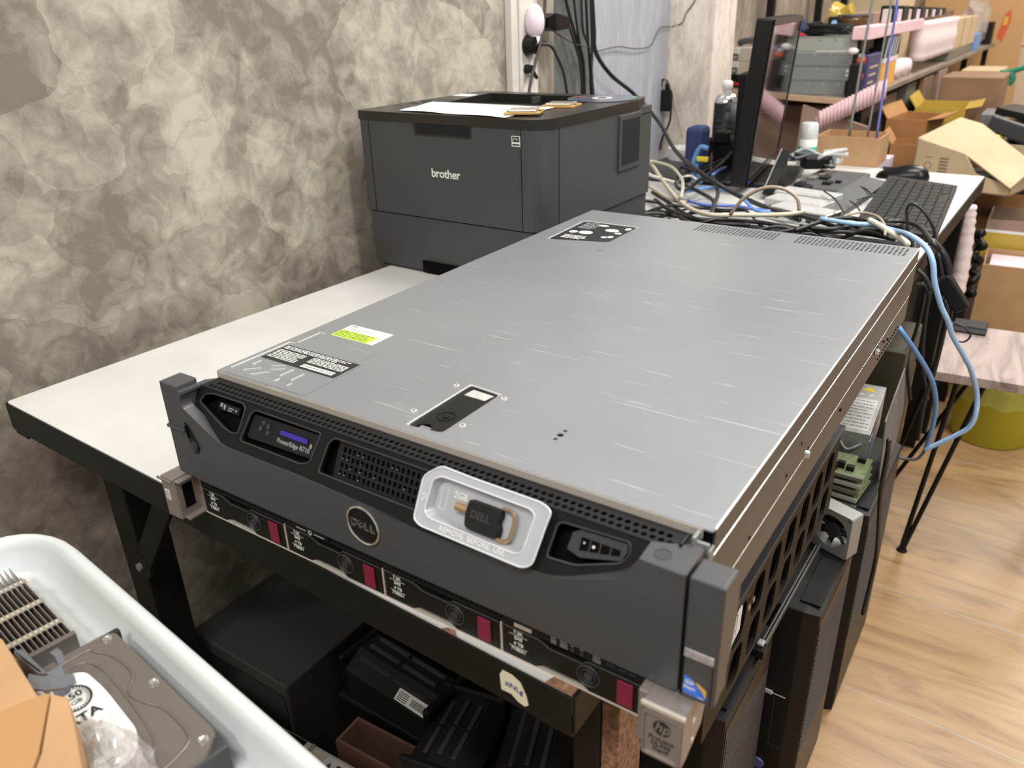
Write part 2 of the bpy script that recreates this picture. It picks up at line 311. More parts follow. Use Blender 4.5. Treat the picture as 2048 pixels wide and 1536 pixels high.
class MB:
    def __init__(s): s.bm = bmesh.new(); s.mi = 0
    def _fin(s, vs, mtx):
        if mtx is not None: bmesh.ops.transform(s.bm, matrix=mtx, verts=vs)
    def _setmi(s, faces):
        for f in faces: f.material_index = s.mi
    def box(s, a, b, r=0.0, mtx=None, seg=2):
        n0 = set(s.bm.verts) if r > 0 else None; f0 = set(s.bm.faces) if s.mi else None
        g = bmesh.ops.create_cube(s.bm, size=1.0); vs = g['verts']
        for v in vs:
            v.co = Vector((a[i] + (b[i] - a[i]) * (v.co[i] + 0.5) for i in range(3)))
        if r > 0:
            r = min(r, 0.49 * min(abs(b[i] - a[i]) for i in range(3)))
            es = list({e for v in vs for e in v.link_edges})
            bmesh.ops.bevel(s.bm, geom=es, offset=r, segments=seg, affect='EDGES', profile=0.5)
        nv = [v for v in s.bm.verts if v not in n0] if r > 0 else vs; s._fin(nv, mtx)
        if s.mi: s._setmi([f for f in s.bm.faces if f not in f0])
        return s
    def prism(s, pts, a, b, axis='z', mtx=None, taper=0.0):
        """2-D polygon extruded from a to b along axis (x: pts=(y,z); y: pts=(x,z); z: pts=(x,y))"""
        def P(p, h):
            return {'z': (p[0], p[1], h), 'y': (p[0], h, p[1]), 'x': (h, p[0], p[1])}[axis]
        cx = sum(p[0] for p in pts) / len(pts); cy = sum(p[1] for p in pts) / len(pts)
        lo = [s.bm.verts.new(P(p, a)) for p in pts]
        hi = [s.bm.verts.new(P((p[0] + (cx - p[0]) * taper, p[1] + (cy - p[1]) * taper), b)) for p in pts]
        n = len(pts); fs = []
        for i in range(n): fs.append(s.bm.faces.new((lo[i], lo[(i + 1) % n], hi[(i + 1) % n], hi[i])))
        fs.append(s.bm.faces.new(lo[::-1])); fs.append(s.bm.faces.new(hi))
        bmesh.ops.triangulate(s.bm, faces=fs[-2:]) if n > 4 else None
        s._fin(lo + hi, mtx)
        if s.mi: s._setmi({f for v in lo + hi for f in v.link_faces})
        return s
    def cyl(s, p0, p1, r, n=16, r2=None, mtx=None, caps=True):
        p0, p1 = Vector(p0), Vector(p1); d = (p1 - p0)
        m = Matrix.Translation((p0 + p1) / 2) @ d.to_track_quat('Z', 'Y').to_matrix().to_4x4()
        g = bmesh.ops.create_cone(s.bm, cap_ends=caps, segments=n, radius1=r, radius2=r if r2 is None else r2, depth=d.length, matrix=m)
        s._fin(g['verts'], mtx)
        if s.mi: s._setmi({f for v in g['verts'] for f in v.link_faces})
        return s
    def sph(s, c, r, sc=(1, 1, 1), n=12, mtx=None):
        g = bmesh.ops.create_uvsphere(s.bm, u_segments=n, v_segments=max(6, n // 2), radius=r, matrix=Matrix.Translation(c) @ Matrix.Diagonal((*sc, 1)))
        s._fin(g['verts'], mtx)
        if s.mi: s._setmi({f for v in g['verts'] for f in v.link_faces})
        return s
    def rings(s, rings, cap0=True, cap1=True, mtx=None, closed=True):
        rs = [[s.bm.verts.new(p) for p in r] for r in rings]; n = len(rs[0]); fs = []
        for a, b in zip(rs, rs[1:]):
            for i in range(n if closed else n - 1): fs.append(s.bm.faces.new((a[i], a[(i + 1) % n], b[(i + 1) % n], b[i])))
        if cap0: fs.append(s.bm.faces.new(rs[0][::-1]))
        if cap1: fs.append(s.bm.faces.new(rs[-1]))
        s._fin([v for r in rs for v in r], mtx); s._setmi(fs); return s
    def lathe(s, prof, c=(0, 0, 0), n=24, mtx=None, cap=True):
        return s.rings([[(c[0] + r * math.cos(2 * math.pi * i / n), c[1] + r * math.sin(2 * math.pi * i / n), c[2] + z) for i in range(n)] for r, z in prof], cap, cap, mtx)
    def tube(s, pts, r, n=8, smooth=6, mtx=None, rfun=None):
        P = [Vector(p) for p in pts]
        if smooth and len(P) > 2:
            Q = []
            E = [P[0] * 2 - P[1]] + P + [P[-1] * 2 - P[-2]]
            for i in range(1, len(E) - 2):
                for k in range(smooth):
                    t = k / smooth; a, b, c, d = E[i - 1:i + 3]
                    Q.append(0.5 * ((2 * b) + (c - a) * t + (2 * a - 5 * b + 4 * c - d) * t * t + (3 * b - a - 3 * c + d) * t ** 3))
            Q.append(P[-1]); P = Q
        rg = []; t0 = (P[1] - P[0]).normalized()
        up = Vector((0, 0, 1)) if abs(t0.z) < 0.9 else Vector((1, 0, 0))
        nx = t0.cross(up).normalized()
        for i, p in enumerate(P):
            t = (P[min(i + 1, len(P) - 1)] - P[max(i - 1, 0)])
            t = t.normalized() if t.length > 1e-9 else t0
            nx = (nx - t * nx.dot(t)); nx = nx.normalized() if nx.length > 1e-6 else t.orthogonal().normalized(); ny = t.cross(nx)
            rr = r if rfun is None else r * rfun(i / (len(P) - 1))
            rg.append([p + (nx * math.cos(2 * math.pi * k / n) + ny * math.sin(2 * math.pi * k / n)) * rr for k in range(n)])
        return s.rings(rg, True, True, mtx)
    def quad(s, *p, mtx=None):
        vs = [s.bm.verts.new(q) for q in p]; f = s.bm.faces.new(vs); s._fin(vs, mtx); s._setmi([f]); return s
    def build(s, name, m, parent=None, world=False, smooth=False, label=None):
        me = bpy.data.meshes.new(name); bmesh.ops.recalc_face_normals(s.bm, faces=s.bm.faces)
        s.bm.to_mesh(me); s.bm.free()
        if world and parent is not None: me.transform(rootmat(parent).inverted())
        o = link(name, me, m, parent, smooth)
        if label: o['label'] = label
        return o
    def solo(s, name, m, label, cat, group=None, smooth=False, kind=None):
        me = bpy.data.meshes.new(name); bmesh.ops.recalc_face_normals(s.bm, faces=s.bm.faces); s.bm.to_mesh(me); s.bm.free()
        xs = [v.co for v in me.vertices]; c = Vector(((min(v.x for v in xs) + max(v.x for v in xs)) / 2, (min(v.y for v in xs) + max(v.y for v in xs)) / 2, min(v.z for v in xs)))
        me.transform(Matrix.Translation(-c)); o = link(name, me, m, None, smooth); o.location = c
        return tag(o, label, cat, group, kind)
def curve_mesh(splines, depth, bevel=0.0):
    cu = bpy.data.curves.new('tmp', 'CURVE'); cu.dimensions = '2D'; cu.fill_mode = 'BOTH'; cu.extrude = max(0, depth / 2 - bevel); cu.bevel_depth = bevel; cu.bevel_resolution = 1
    if bevel: cu.offset = -bevel
    for s in splines:
        sp = cu.splines.new('POLY'); sp.points.add(len(s) - 1); sp.use_cyclic_u = True
        for i, p in enumerate(s): sp.points[i].co = (p[0], p[1], 0, 1)
    o = bpy.data.objects.new('tmp', cu); COL.objects.link(o)
    dg = bpy.context.evaluated_depsgraph_get(); dg.update()
    me = bpy.data.meshes.new_from_object(o.evaluated_get(dg)); bpy.data.objects.remove(o); bpy.data.curves.remove(cu); me.materials.clear()
    return me
def plate(name, outer, holes, depth, mtx, m, parent=None, world=True, bevel=0.0, label=None):
    """flat plate with real holes; local w from -depth to 0, mtx maps to world"""
    me = curve_mesh([outer] + list(holes), depth, bevel)
    me.transform(Matrix.Translation((0, 0, -depth / 2))); me.transform(mtx)
    if world and parent is not None: me.transform(rootmat(parent).inverted())
    o = link(name, me, m, parent)
    if label: o['label'] = label
    return o
def text(name, s, size, mtx, m, parent, world=True, align='CENTER', ext=0.00012, shear=0.0, space=1.0, bold=0.0, label=None):
    cu = bpy.data.curves.new('tmp', 'FONT'); cu.body = s; cu.size = size; cu.align_x = align; cu.align_y = 'CENTER'; cu.extrude = ext; cu.shear = shear; cu.space_character = space; cu.offset = bold; cu.resolution_u = 3
    o = bpy.data.objects.new('tmp', cu); COL.objects.link(o); dg = bpy.context.evaluated_depsgraph_get(); dg.update()
    me = bpy.data.meshes.new_from_object(o.evaluated_get(dg)); bpy.data.objects.remove(o); bpy.data.curves.remove(cu); me.materials.clear()
    me.transform(mtx)
    if world and parent is not None: me.transform(rootmat(parent).inverted())
    o = link(name, me, m, parent)
    if label: o['label'] = label
    return o
def rpoly(pts, r, n=4):
    out = []; N = len(pts)
    for i in range(N):
        p = Vector(pts[i]); a = Vector(pts[i - 1]); b = Vector(pts[(i + 1) % N])
        da = (a - p); db = (b - p); rr = min(r[i] if isinstance(r, (list, tuple)) else r, da.length * 0.45, db.length * 0.45)
        p0 = p + da.normalized() * rr; p1 = p + db.normalized() * rr
        for k in range(n + 1):
            t = k / n; q = p0 * (1 - t) ** 2 + p * 2 * t * (1 - t) + p1 * t * t; out.append((q.x, q.y))
    return out
def rect(x0, y0, x1, y1, r=0.0):
    p = [(x0, y0), (x1, y0), (x1, y1), (x0, y1)]; return rpoly(p, r) if r else p
def circ(cx, cy, r, n=14, ry=None):
    ry = r if ry is None else ry
    return [(cx + r * math.cos(2 * math.pi * i / n), cy + ry * math.sin(2 * math.pi * i / n)) for i in range(n)]
def dashes(name, x0, y0, x1, y1, rows, mtx, m, parent, seed=0, fill=0.62, dens=0.045, world=True):
    """tiny print: broken strokes in lines, one mesh lying on the label"""
    rnd = random.Random(seed); b = MB(); h = (y1 - y0) / rows; w = x1 - x0
    for i in range(rows):
        x = x0; yb = y0 + i * h + h * (1 - fill) / 2
        end = x1 - (rnd.random() * 0.25 * w if rnd.random() < 0.5 else 0)
        while x < end:
            l = min(w * dens * (0.4 + rnd.random() * 1.6), end - x)
            b.quad((x, yb, 0.00012), (x + l, yb, 0.00012), (x + l, yb + h * fill, 0.00012), (x, yb + h * fill, 0.00012), mtx=mtx)
            x += l + w * dens * 0.25
    return b.build(name, m, parent, world)
def struct(o): o['kind'] = 'structure'; return o
# ---------------------------------------------------------------- the room
struct(MB().box((-0.9, -1.6, -0.05), (3.2, 6.5, 0.0)).build('floor', 'floor'))
struct(MB().box((-0.55, -1.5, 0.0), (-0.47, 1.24, 2.7)).build('wall_left', 'wall'))
b = MB().box((-0.55, 1.24, 0.0), (-0.47, 1.335, 2.7)); struct(b.build('wall_left_strip', 'brown_wall'))
struct(MB().box((-0.56, 1.335, 0.0), (-0.474, 1.53, 2.7)).build('wall_left_recess', 'green_wall'))
struct(MB().box((-0.56, 1.53, 0.0), (-0.47, 1.985, 2.7), 0.004).build('wall_left_far', 'blue_wall'))
struct(MB().box((-0.66, 1.99, 0.0), (-0.335, 2.16, 2.7), 0.003).build('wall_pillar', 'pillar'))
struct(MB().box((-0.74, 2.16, 0.0), (-0.66, 6.3, 2.7)).build('wall_left_rear', 'brown_wall'))
b = MB().box((-0.74, 6.3, 0.0), (3.2, 6.38, 2.7))
b.box((-0.1, 6.293, 0.84), (3.2, 6.3, 0.846)); b.box((-0.1, 6.293, 1.02), (3.2, 6.3, 1.026)); struct(b.build('wall_back', 'cream_wall'))
b = MB().box((-0.47, 1.137, 0.0), (-0.452, 1.238, 2.7), 0.002); b.box((-0.452, 1.16, 0.0), (-0.446, 1.215, 2.7), 0.002)
struct(b.build('trim_1', 'trunk_white'))

# ---------------------------------------------------------------- desk
FL, FR, BR, BL = (-0.4186, -0.0101), (0.3728, -0.0375), (0.412, 1.922), (-0.325, 1.945)
desk = thing('desk', 'long white-topped work desk with black steel frame, carrying the servers and the printer', 'desk', (0, 0.95, 0))
def inset(a, b, t):   # point helper along edges
    return (a[0] + (b[0] - a[0]) * t, a[1] + (b[1] - a[1]) * t)
top = rpoly([FL, FR, BR, BL], 0.006, 3)
MB().prism(top, 0.7265, 0.7475).build('tabletop', 'desk_white', desk, True)
# chipped bare chipboard at the front right corner
b = MB(); b.prism([(0.352, -0.0372), (0.3728, -0.0378), (0.3745, -0.012), (0.362, -0.012), (0.358, -0.022)], 0.7467, 0.7479)
b.build('chipped_corner', 'chipboard', desk, True, label='bare chipboard where the white laminate has chipped')
MB().prism([(0.262, -0.0345), (0.276, -0.0350), (0.272, -0.031), (0.265, -0.0315)], 0.7467, 0.7479).build('chipped_spot', 'chipboard', desk, True)
def bar(b, p, q, t, z0, z1, off=0.0):
    p, q = Vector((*p, 0)), Vector((*q, 0)); d = (q - p).normalized(); n = Vector((d.y, -d.x, 0))
    b.box((0, 0.0, z0), ((q - p).length, t, z1), 0.001, frame(p + n * off, d, -n))
b = MB(); 
bar(b, FL, FR, 0.03, 0.712, 0.7264, 0); bar(b, FL, FR, 0.0025, 0.712, 0.7462, 0.0022)
bar(b, FR, BR, 0.0025, 0.712, 0.7462, 0.0022); bar(b, FR, BR, 0.03, 0.708, 0.7264)
bar(b, BR, BL, 0.03, 0.70, 0.7262); bar(b, BL, FL, 0.0025, 0.712, 0.7462, 0.0022); bar(b, BL, FL, 0.03, 0.705, 0.7262)
b.build('steel_frame', 'desk_black', desk, True)
for nm, x0, x1, y0, y1 in (('leg', -0.327, -0.285, 0.03, 0.075), ('leg', 0.345, 0.368, 0.012, 0.055), ('leg', -0.30, -0.262, 1.86, 1.90), ('leg', 0.352, 0.390, 1.86, 1.90)):
    MB().box((x0, y0, 0.0), (x1, y1, 0.7263), 0.002).build('leg', 'desk_black', desk, True)
b = MB().box((0.3685, 0.014, 0.0), (0.383, 0.055, 0.7075), 0.001); b.build('wooden_batten', 'chipboard', desk, True, label='rough brown chipboard batten on the front right leg')
b = MB(); A = Vector((-0.272, 0.024, 0.545)); B_ = Vector((-0.155, 0.024, 0.708)); d = (B_ - A).normalized()
b.box((0, -0.014, -0.003), ((B_ - A).length + 0.01, 0.014, 0.003), 0.001, frame(A, d, Vector((0, -1, 0)).cross(d)))
b.cyl((-0.272, 0.0205, 0.545), (-0.272, 0.0275, 0.545), 0.019, 20)
br = b.build('folding_brace', 'desk_black', desk, True)
MB().cyl((-0.272, 0.0165, 0.545), (-0.272, 0.0205, 0.545), 0.005, 12).build('rivet', 'mid_grey', br, True)
# paper sticker on the frame
st = [(0.3155, 0.7355), (0.318, 0.7405), (0.326, 0.7405), (0.333, 0.7375), (0.338, 0.7275), (0.3395, 0.7205), (0.3365, 0.7175), (0.331, 0.7185), (0.325, 0.7225), (0.3165, 0.722)]
ms = frame((0, -0.0378, 0), (1, -0.0346, 0), (0, 0, 1))
s = plate('paper_sticker', st, [], 0.0004, frame((0, -0.0274, 0), (1, -0.0346, 0), (0, 0, 1), (0, -1, 0)), mat('cream_sticker', (0.72, 0.68, 0.50), 0.7), desk)
text('handwriting', 'ziNLg', 0.0066, frame((0.3275, -0.0389, 0.7300), (1, -0.0346, -0.10), (0.10, 0, 1)), mat('blue_ink', (0.02, 0.03, 0.25), 0.6), s, bold=0.00005)

# ---------------------------------------------------------------- lower server (1U) on the desk
HX0, HX1, HY = -0.0135, 0.4215, -0.030
hp = thing('rack_server', 'slim black-fronted rack server with four dark red drive latches, lying under the larger server', 'server', (0.2, 0.3, 0.7475))
MB().box((HX0, HY + 0.012, 0.7478), (HX1, 0.66, 0.7888), 0.0008).build('chassis', 'steel_side', hp, True)
MB().box((HX0 + 0.001, HY + 0.008, 0.7485), (HX1 - 0.001, HY + 0.013, 0.7885)).build('front_backing', 'void', hp, True)
MB().box((HX0, HY - 0.0005, 0.7475), (HX1, HY + 0.014, 0.7487), 0.0003).build('bottom_lip', 'hp_edge', hp, True, label='bright metal lip along the bottom of the front')
MF = frame((0, HY, 0), (1, 0, 0), (0, 0, 1), (0, -1, 0))     # u=x, v=z, w towards the viewer
# upper ventilated strip
hol = []
for x0, x1 in ((0.004, 0.102), (0.145, 0.205), (0.215, 0.318)):
    n = int((x1 - x0) / 0.0042)
    for i in range(n):
        for r_ in range(2):
            x = x0 + 0.0042 * (i + 0.5 * r_); hol.append(rect(x, 0.7785 + r_ * 0.0038, x + 0.0026, 0.7805 + r_ * 0.0038))
plate('vent_strip', rect(HX0 + 0.001, 0.7755, HX1 - 0.001, 0.7885), hol, 0.003, MF, 'black_soft', hp)
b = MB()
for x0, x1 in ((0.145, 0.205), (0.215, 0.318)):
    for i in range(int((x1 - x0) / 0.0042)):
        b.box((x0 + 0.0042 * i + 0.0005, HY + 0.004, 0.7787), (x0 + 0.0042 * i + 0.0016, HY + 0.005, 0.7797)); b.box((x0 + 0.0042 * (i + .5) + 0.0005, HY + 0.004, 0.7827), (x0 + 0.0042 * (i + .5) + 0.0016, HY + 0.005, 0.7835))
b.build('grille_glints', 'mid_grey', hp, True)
# power bar and ports
b = MB().box((0.108, HY - 0.0012, 0.7762), (0.148, HY, 0.7842), 0.001); pb = b.build('power_bar', 'black', hp, True)
mt = frame((0.128, HY - 0.0013, 0.7790), (1, 0, 0), (0, 0, 1), (0, -1, 0)); b = MB()
for x0, x1 in ((-0.016, -0.0045), (0.0045, 0.016)): b.box((x0, -0.0002, 0), (x1, 0.0003, 0.0002), mtx=mt)
b.rings([[(q[0], q[1], 0) for q in circ(0, 0, 0.0022)], [(q[0], q[1], 0.0002) for q in circ(0, 0, 0.0022)], [(q[0], q[1], 0.0002) for q in circ(0, 0, 0.0016)], [(q[0], q[1], 0) for q in circ(0, 0, 0.0016)]], False, False, mt)
b.box((-0.0003, 0.0002, 0), (0.0003, 0.0024, 0.0002), mtx=mt); b.build('power_symbol', 'print_white', pb, True)
b = MB().box((0.3235, HY - 0.0008, 0.7765), (0.3375, HY + 0.001, 0.7795), 0.0004); b.box((0.3235, HY - 0.0008, 0.7825), (0.3285, HY + 0.001, 0.7842), 0.0003); b.build('usb_port', 'hp_edge', hp, True)
for i, (x, w_) in enumerate(((0.3525, 0.0045), (0.3595, 0.006), (0.3675, 0.0028), (0.3745, 0.0028), (0.3835, 0.006))):
    b = MB().box((x, HY - 0.001, 0.7768), (x + w_, HY, 0.7805), 0.0012); bt = b.build('indicator_button', 'mid_grey' if w_ > 0.004 else 'dark_grey', hp, True)
    MB().box((x + 0.0004, HY - 0.0012, 0.7818), (x + w_ - 0.0004, HY, 0.7825)).build('marking', 'print_grey', bt, True)
b = MB()
for x in (0.3935, 0.4015, 0.4085): b.box((x, HY - 0.0006, 0.7790), (x + 0.0055, HY, 0.7803), 0.0003)
b.build('sled_tab', 'dark_grey', hp, True)
# drive caddies
PIT = 0.1085
for i in range(4):
    x = HX0 + 0.0018 + i * PIT; w_ = PIT - 0.0024
    if i: MB().box((x - 0.0021, HY - 0.0006, 0.7487), (x - 0.0006, HY + 0.01, 0.7745), 0.0003).build('bay_divider', 'hp_edge', hp, True)
    o_ = [(x, 0.7490), (x + 0.026, 0.7490), (x + 0.030, 0.7532), (x + 0.062, 0.7532), (x + 0.067, 0.7490), (x + w_, 0.7490), (x + w_, 0.7740), (x + 0.080, 0.7740), (x + 0.066, 0.7740), (x + 0.062, 0.7705), (x + 0.038, 0.7705), (x + 0.029, 0.7742), (x, 0.7742)]
    cd = plate('drive_caddy', o_, [], 0.010, MF, 'black', hp)
    MB().box((x + 0.030, HY + 0.006, 0.7490), (x + 0.066, HY + 0.008, 0.7534)).build('caddy_foot', 'old_beige', cd, True)
    b = MB(); ln = [(x + 0.0, 0.7742), (x + 0.029, 0.7742), (x + 0.038, 0.7703), (x + 0.062, 0.7703), (x + 0.066, 0.7738), (x + 0.0875, 0.7738), (x + w_ - 0.001, 0.7738)]
    b.tube([(p[0], HY - 0.0003, p[1]) for p in ln], 0.0006, 6, 0); b.build('edge_trim', 'dark_grey', cd, True)
    c = (x + 0.0665, 0.7618); b = MB()
    for r0 in (0.0088, 0.0056): b.rings([[(c[0] + r0 * k * math.cos(t * math.pi / 12), HY - h, c[1] + r0 * k * math.sin(t * math.pi / 12)) for t in range(24)] for k, h in ((1.0, 0), (0.96, 0.0009), (0.90, 0.0009), (0.86, 0))], False, False)
    b.cyl((c[0], HY, c[1]), (c[0], HY - 0.0008, c[1]), 0.0032, 18); b.build('activity_ring', 'dark_grey', cd, True, smooth=False)
    MB().box((x + 0.0875, HY - 0.0016, 0.7515), (x + 0.0985, HY, 0.7712), 0.0006).build('release_latch', 'burgundy', cd, True)
    mt = frame((x + 0.0125, HY - 0.00005, 0.7635), (1, 0, 0), (0, 0, 1), (0, -1, 0))
    for k, (s_, v) in enumerate((('7.2K', 0.0074), ('SAS', 0.0026), ('4 TB', -0.0024), ('778551', -0.0074))):
        text('lettering', s_, 0.0041, mt @ Matrix.Translation((0, v, 0)), 'print_white', cd, bold=0.00006)
    b = MB()
    for v in (0.0050, -0.0050): b.box((-0.0075, v - 0.0001, 0), (0.0075, v + 0.0001, 0.0001), mtx=mt)
    b.build('label_rule', 'print_white', cd, True)
# right ear
e = MB().prism([(-0.052, 0.7885), (-0.020, 0.7885), (-0.014, 0.779), (-0.022, 0.757), (-0.045, 0.7475), (-0.052, 0.7475)], 0.4285, 0.4537, 'x').build('rack_ear', 'hp_metal', hp, True)
MB().box((0.4222, -0.046, 0.7485), (0.4285, -0.028, 0.7885), 0.001).build('ear_flange', 'hp_metal', e, True)
MB().box((0.4270, -0.0535, 0.7855), (0.4545, -0.0505, 0.7890), 0.0008).build('bright_lip', 'hp_edge', e, True)
plate('ear_frame', rpoly([(0.4288, 0.7485), (0.4528, 0.7485), (0.4528, 0.7838), (0.4288, 0.7838)], 0.0025), [rpoly([(0.4300, 0.7500), (0.4516, 0.7500), (0.4516, 0.7815), (0.4300, 0.7815)], 0.002)], 0.0016, frame((0, -0.0534, 0), (1, 0, 0), (0, 0, 1), (0, -1, 0)), 'hp_metal', e)
me_ = frame((0.4408, -0.0523, 0.7727), (1, 0, 0), (0, 0, 1), (0, -1, 0))
lg = plate('logo_disc', circ(0, 0, 0.0056, 24), [], 0.0004, me_, 'print_black', e)
text('lettering', 'hp', 0.0098, me_ @ Matrix.Translation((0.0002, 0.0006, 0.0001)), 'hp_metal', lg, shear=0.25, bold=0.0001)
for s_, v in (('ProLiant', -0.0092), ('DL360', -0.0134), ('Gen9', -0.0176)): text('lettering', s_, 0.0046, me_ @ Matrix.Translation((0, v, 0.0001)), 'print_black', e)
b = MB(); b.cyl((0.4536, -0.036, 0.772), (0.4542, -0.036, 0.772), 0.0022, 12); b.cyl((0.4536, -0.036, 0.756), (0.4542, -0.036, 0.756), 0.0018, 12); b.build('ear_rivet', 'hp_edge', e, True)
# left ear
e = MB().prism([(-0.050, 0.7885), (-0.024, 0.7885), (-0.018, 0.776), (-0.022, 0.753), (-0.05, 0.7480)], -0.0400, -0.0225, 'x').build('rack_ear', 'hp_metal', hp, True)
b = MB(); b.box((-0.0225, -0.050, 0.7480), (-0.0205, -0.018, 0.7885), 0.0005); b.box((-0.0225, -0.030, 0.7480), (-0.0135, -0.022, 0.7885), 0.0008); b.box((-0.0225, -0.050, 0.7870), (-0.0140, -0.022, 0.7885), 0.0004); b.box((-0.0215, -0.047, 0.7480), (-0.0135, -0.020, 0.7500), 0.0004)
b.build('ear_bracket', 'hp_metal', e, True)
MB().box((-0.0206, -0.044, 0.757), (-0.0203, -0.034, 0.781)).build('latch_slot', 'void', e, True)
MB().box((-0.0448, -0.0515, 0.7845), (-0.0245, -0.0498, 0.7872), 0.0008).build('ear_tab', 'hp_metal', e, True)
lb = MB().box((-0.0372, -0.0504, 0.7655), (-0.0308, -0.0500, 0.7755)).build('white_sticker', 'label_white', e, True)
dashes('print', -0.0364, 0.7662, -0.0315, 0.7750, 6, frame((0, -0.0504, 0), (1, 0, 0), (0, 0, 1), (0, -1, 0)), 'print_grey', lb, 3)
# ---------------------------------------------------------------- upper server (2U)
W, D, ZT, ZB = 0.443, 0.668, 0.880, 0.790
dl = thing('rack_server', 'large grey-fronted rack server with a scuffed silver lid, lying on the slim server', 'server', (0.2215, 0.33, 0.790))
MC = frame((0, 0, ZT), (1, 0, 0), (0, 1, 0))                   # lid plane
LT = [(0.2075, 0.0085), (0.2365, 0.0120), (0.2370, 0.0830), (0.2075, 0.0860)]
vents = []
def vent(x0, x1, y0, y1, nc, nr):
    dx = (x1 - x0) / nc; dy = (y1 - y0) / nr
    for i in range(nc):
        for j in range(nr): vents.append(rect(x0 + i * dx, y0 + j * dy, x0 + i * dx + dx * 0.55, y0 + j * dy + dy * 0.72))
vent(0.174, 0.283, 0.625, 0.662, 21, 6); vent(0.306, 0.436, 0.625, 0.662, 25, 6)
holes = [rpoly(LT, 0.004)] + [circ(0.3105, y, r, 10) for y, r in ((0.0461, 0.0017), (0.0528, 0.0026), (0.0596, 0.0017))] + vents
b = MB(); b.box((0.0015, 0.0022, 0.7902), (W - 0.0018, D - 0.002, 0.8772)); b.build('chassis', 'void', dl, True)
lid = plate('lid', rect(0, 0, W, D, 0.0015), holes, 0.0012, MC, 'steel', dl)
b = MB()
b.box((0.0, -0.0004, 0.8725), (W - 0.006, 0.0012, 0.8796), 0.0004); b.build('lid_front_lip', 'hp_edge', lid, True, label='worn bright folded lip along the front of the lid')  # pinkish reflection of the wood is put into the lip colour
b = MB()
b.box((W - 0.0012, 0.004, 0.8625), (W + 0.0004, D, 0.8796), 0.0005); b.box((-0.0004, 0.004, 0.8625), (0.0012, D, 0.8796), 0.0005); b.box((0, D - 0.001, 0.8625), (W, D + 0.0004, 0.8796), 0.0005)
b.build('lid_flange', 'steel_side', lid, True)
b = MB(); b.box((W - 0.0009, 0.003, 0.8785), (W + 0.0007, D, 0.8803), 0.0006); b.build('lid_edge', 'steel_bright', lid, True)  # highlight along the rounded lid corner, drawn as a pale strip
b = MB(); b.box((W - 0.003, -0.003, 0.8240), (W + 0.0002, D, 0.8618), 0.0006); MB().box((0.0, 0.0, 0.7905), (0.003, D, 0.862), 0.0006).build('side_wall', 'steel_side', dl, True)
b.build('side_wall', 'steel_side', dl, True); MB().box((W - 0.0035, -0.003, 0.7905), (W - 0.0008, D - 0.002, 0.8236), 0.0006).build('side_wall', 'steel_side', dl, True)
b = MB(); b.box((W - 0.0012, -0.002, 0.8610), (W + 0.0008, D, 0.8622), 0.0004); b.box((W - 0.002, 0.02, 0.8233), (W + 0.0003, D - 0.01, 0.8243), 0.0003); b.build('folded_seam', 'steel_bright', dl, True)  # highlight lines along the side folds, drawn as pale strips
b = MB()
for y, z in ((0.075, 0.829), (0.155, 0.835), (0.19, 0.845), (0.330, 0.812), (0.52, 0.812), (0.545, 0.806)): b.cyl((W - 0.001, y, z), (W + 0.0006, y, z), 0.0016, 8)
for k in range(12): b.cyl((W - 0.001, 0.50 + k * 0.010, 0.7985), (W + 0.0002, 0.50 + k * 0.010, 0.7985), 0.0011, 6)
b.build('side_hole', 'void', dl, True)
for y, z in ((0.2096, 0.826), (0.475, 0.817)):
    b = MB().cyl((W, y, z), (W + 0.003, y, z), 0.0034, 14, 0.0028); b.cyl((W + 0.0028, y, z), (W + 0.0033, y, z), 0.0014, 8); b.build('rail_stud', 'chrome', dl, True)
    MB().cyl((W - 0.0008, y + 0.004, z), (W + 0.0004, y + 0.004, z), 0.005, 14).build('stud_recess', 'print_black', dl, True)
# lid latch
lt = plate('lid_latch', rpoly([(q[0] * 0.995 + 0.2222 * 0.005, q[1]) for q in LT], 0.004), [circ(0.219, 0.0125, 0.0062, 16)], 0.0016, frame((0, 0, ZT - 0.0008), (1, 0, 0), (0, 1, 0)), 'gloss_black', dl)
MB().box((0.214, 0.0095, 0.8765), (0.228, 0.0165, 0.8785), 0.0008).build('finger_catch', 'mid_grey', lt, True)
b = MB()
for r0 in (0.0074, 0.0066): b.rings([[(0.2225 + r0 * k * math.cos(t * math.pi / 14), 0.0345 + r0 * k * math.sin(t * math.pi / 14), ZT - 0.0008 + h) for t in range(28)] for k, h in ((1, 0), (0.98, 0.0004), (0.95, 0.0004), (0.93, 0))], False, False)
b.cyl((0.2225, 0.0345, ZT - 0.0008), (0.2225, 0.0345, ZT - 0.0002), 0.0028, 14); b.box((0.2195, 0.0340, ZT - 0.0003), (0.2255, 0.0350, ZT), 0.0002)
b.build('lock_screw', 'black', lt, True)
tg = MB().prism(rpoly([(0.2122, 0.0705), (0.2325, 0.0700), (0.2333, 0.0765), (0.2345, 0.0800), (0.2135, 0.0815)], 0.001), ZT - 0.0008, ZT - 0.0004).build('grey_label', 'label_silver', lt, True)
b = MB(); 
def strip(b, pts, w_, z0, z1):
    for p, q in zip(pts, pts[1:]):
        p, q = Vector((*p, 0)), Vector((*q, 0)); d = (q - p).normalized(); b.box((-w_ * .3, -w_ / 2, z0), ((q - p).length + w_ * .3, w_ / 2, z1), w_ * 0.3, frame(p, d, Vector((-d.y, d.x, 0))))
strip(b, [(0.2065, 0.009), (0.2065, 0.0870), (0.2378, 0.0842)], 0.0014, ZT - 0.0004, ZT + 0.0005); b.build('recess_rim', 'steel_bright', lid, True, label='bright pressed rim of the latch recess')
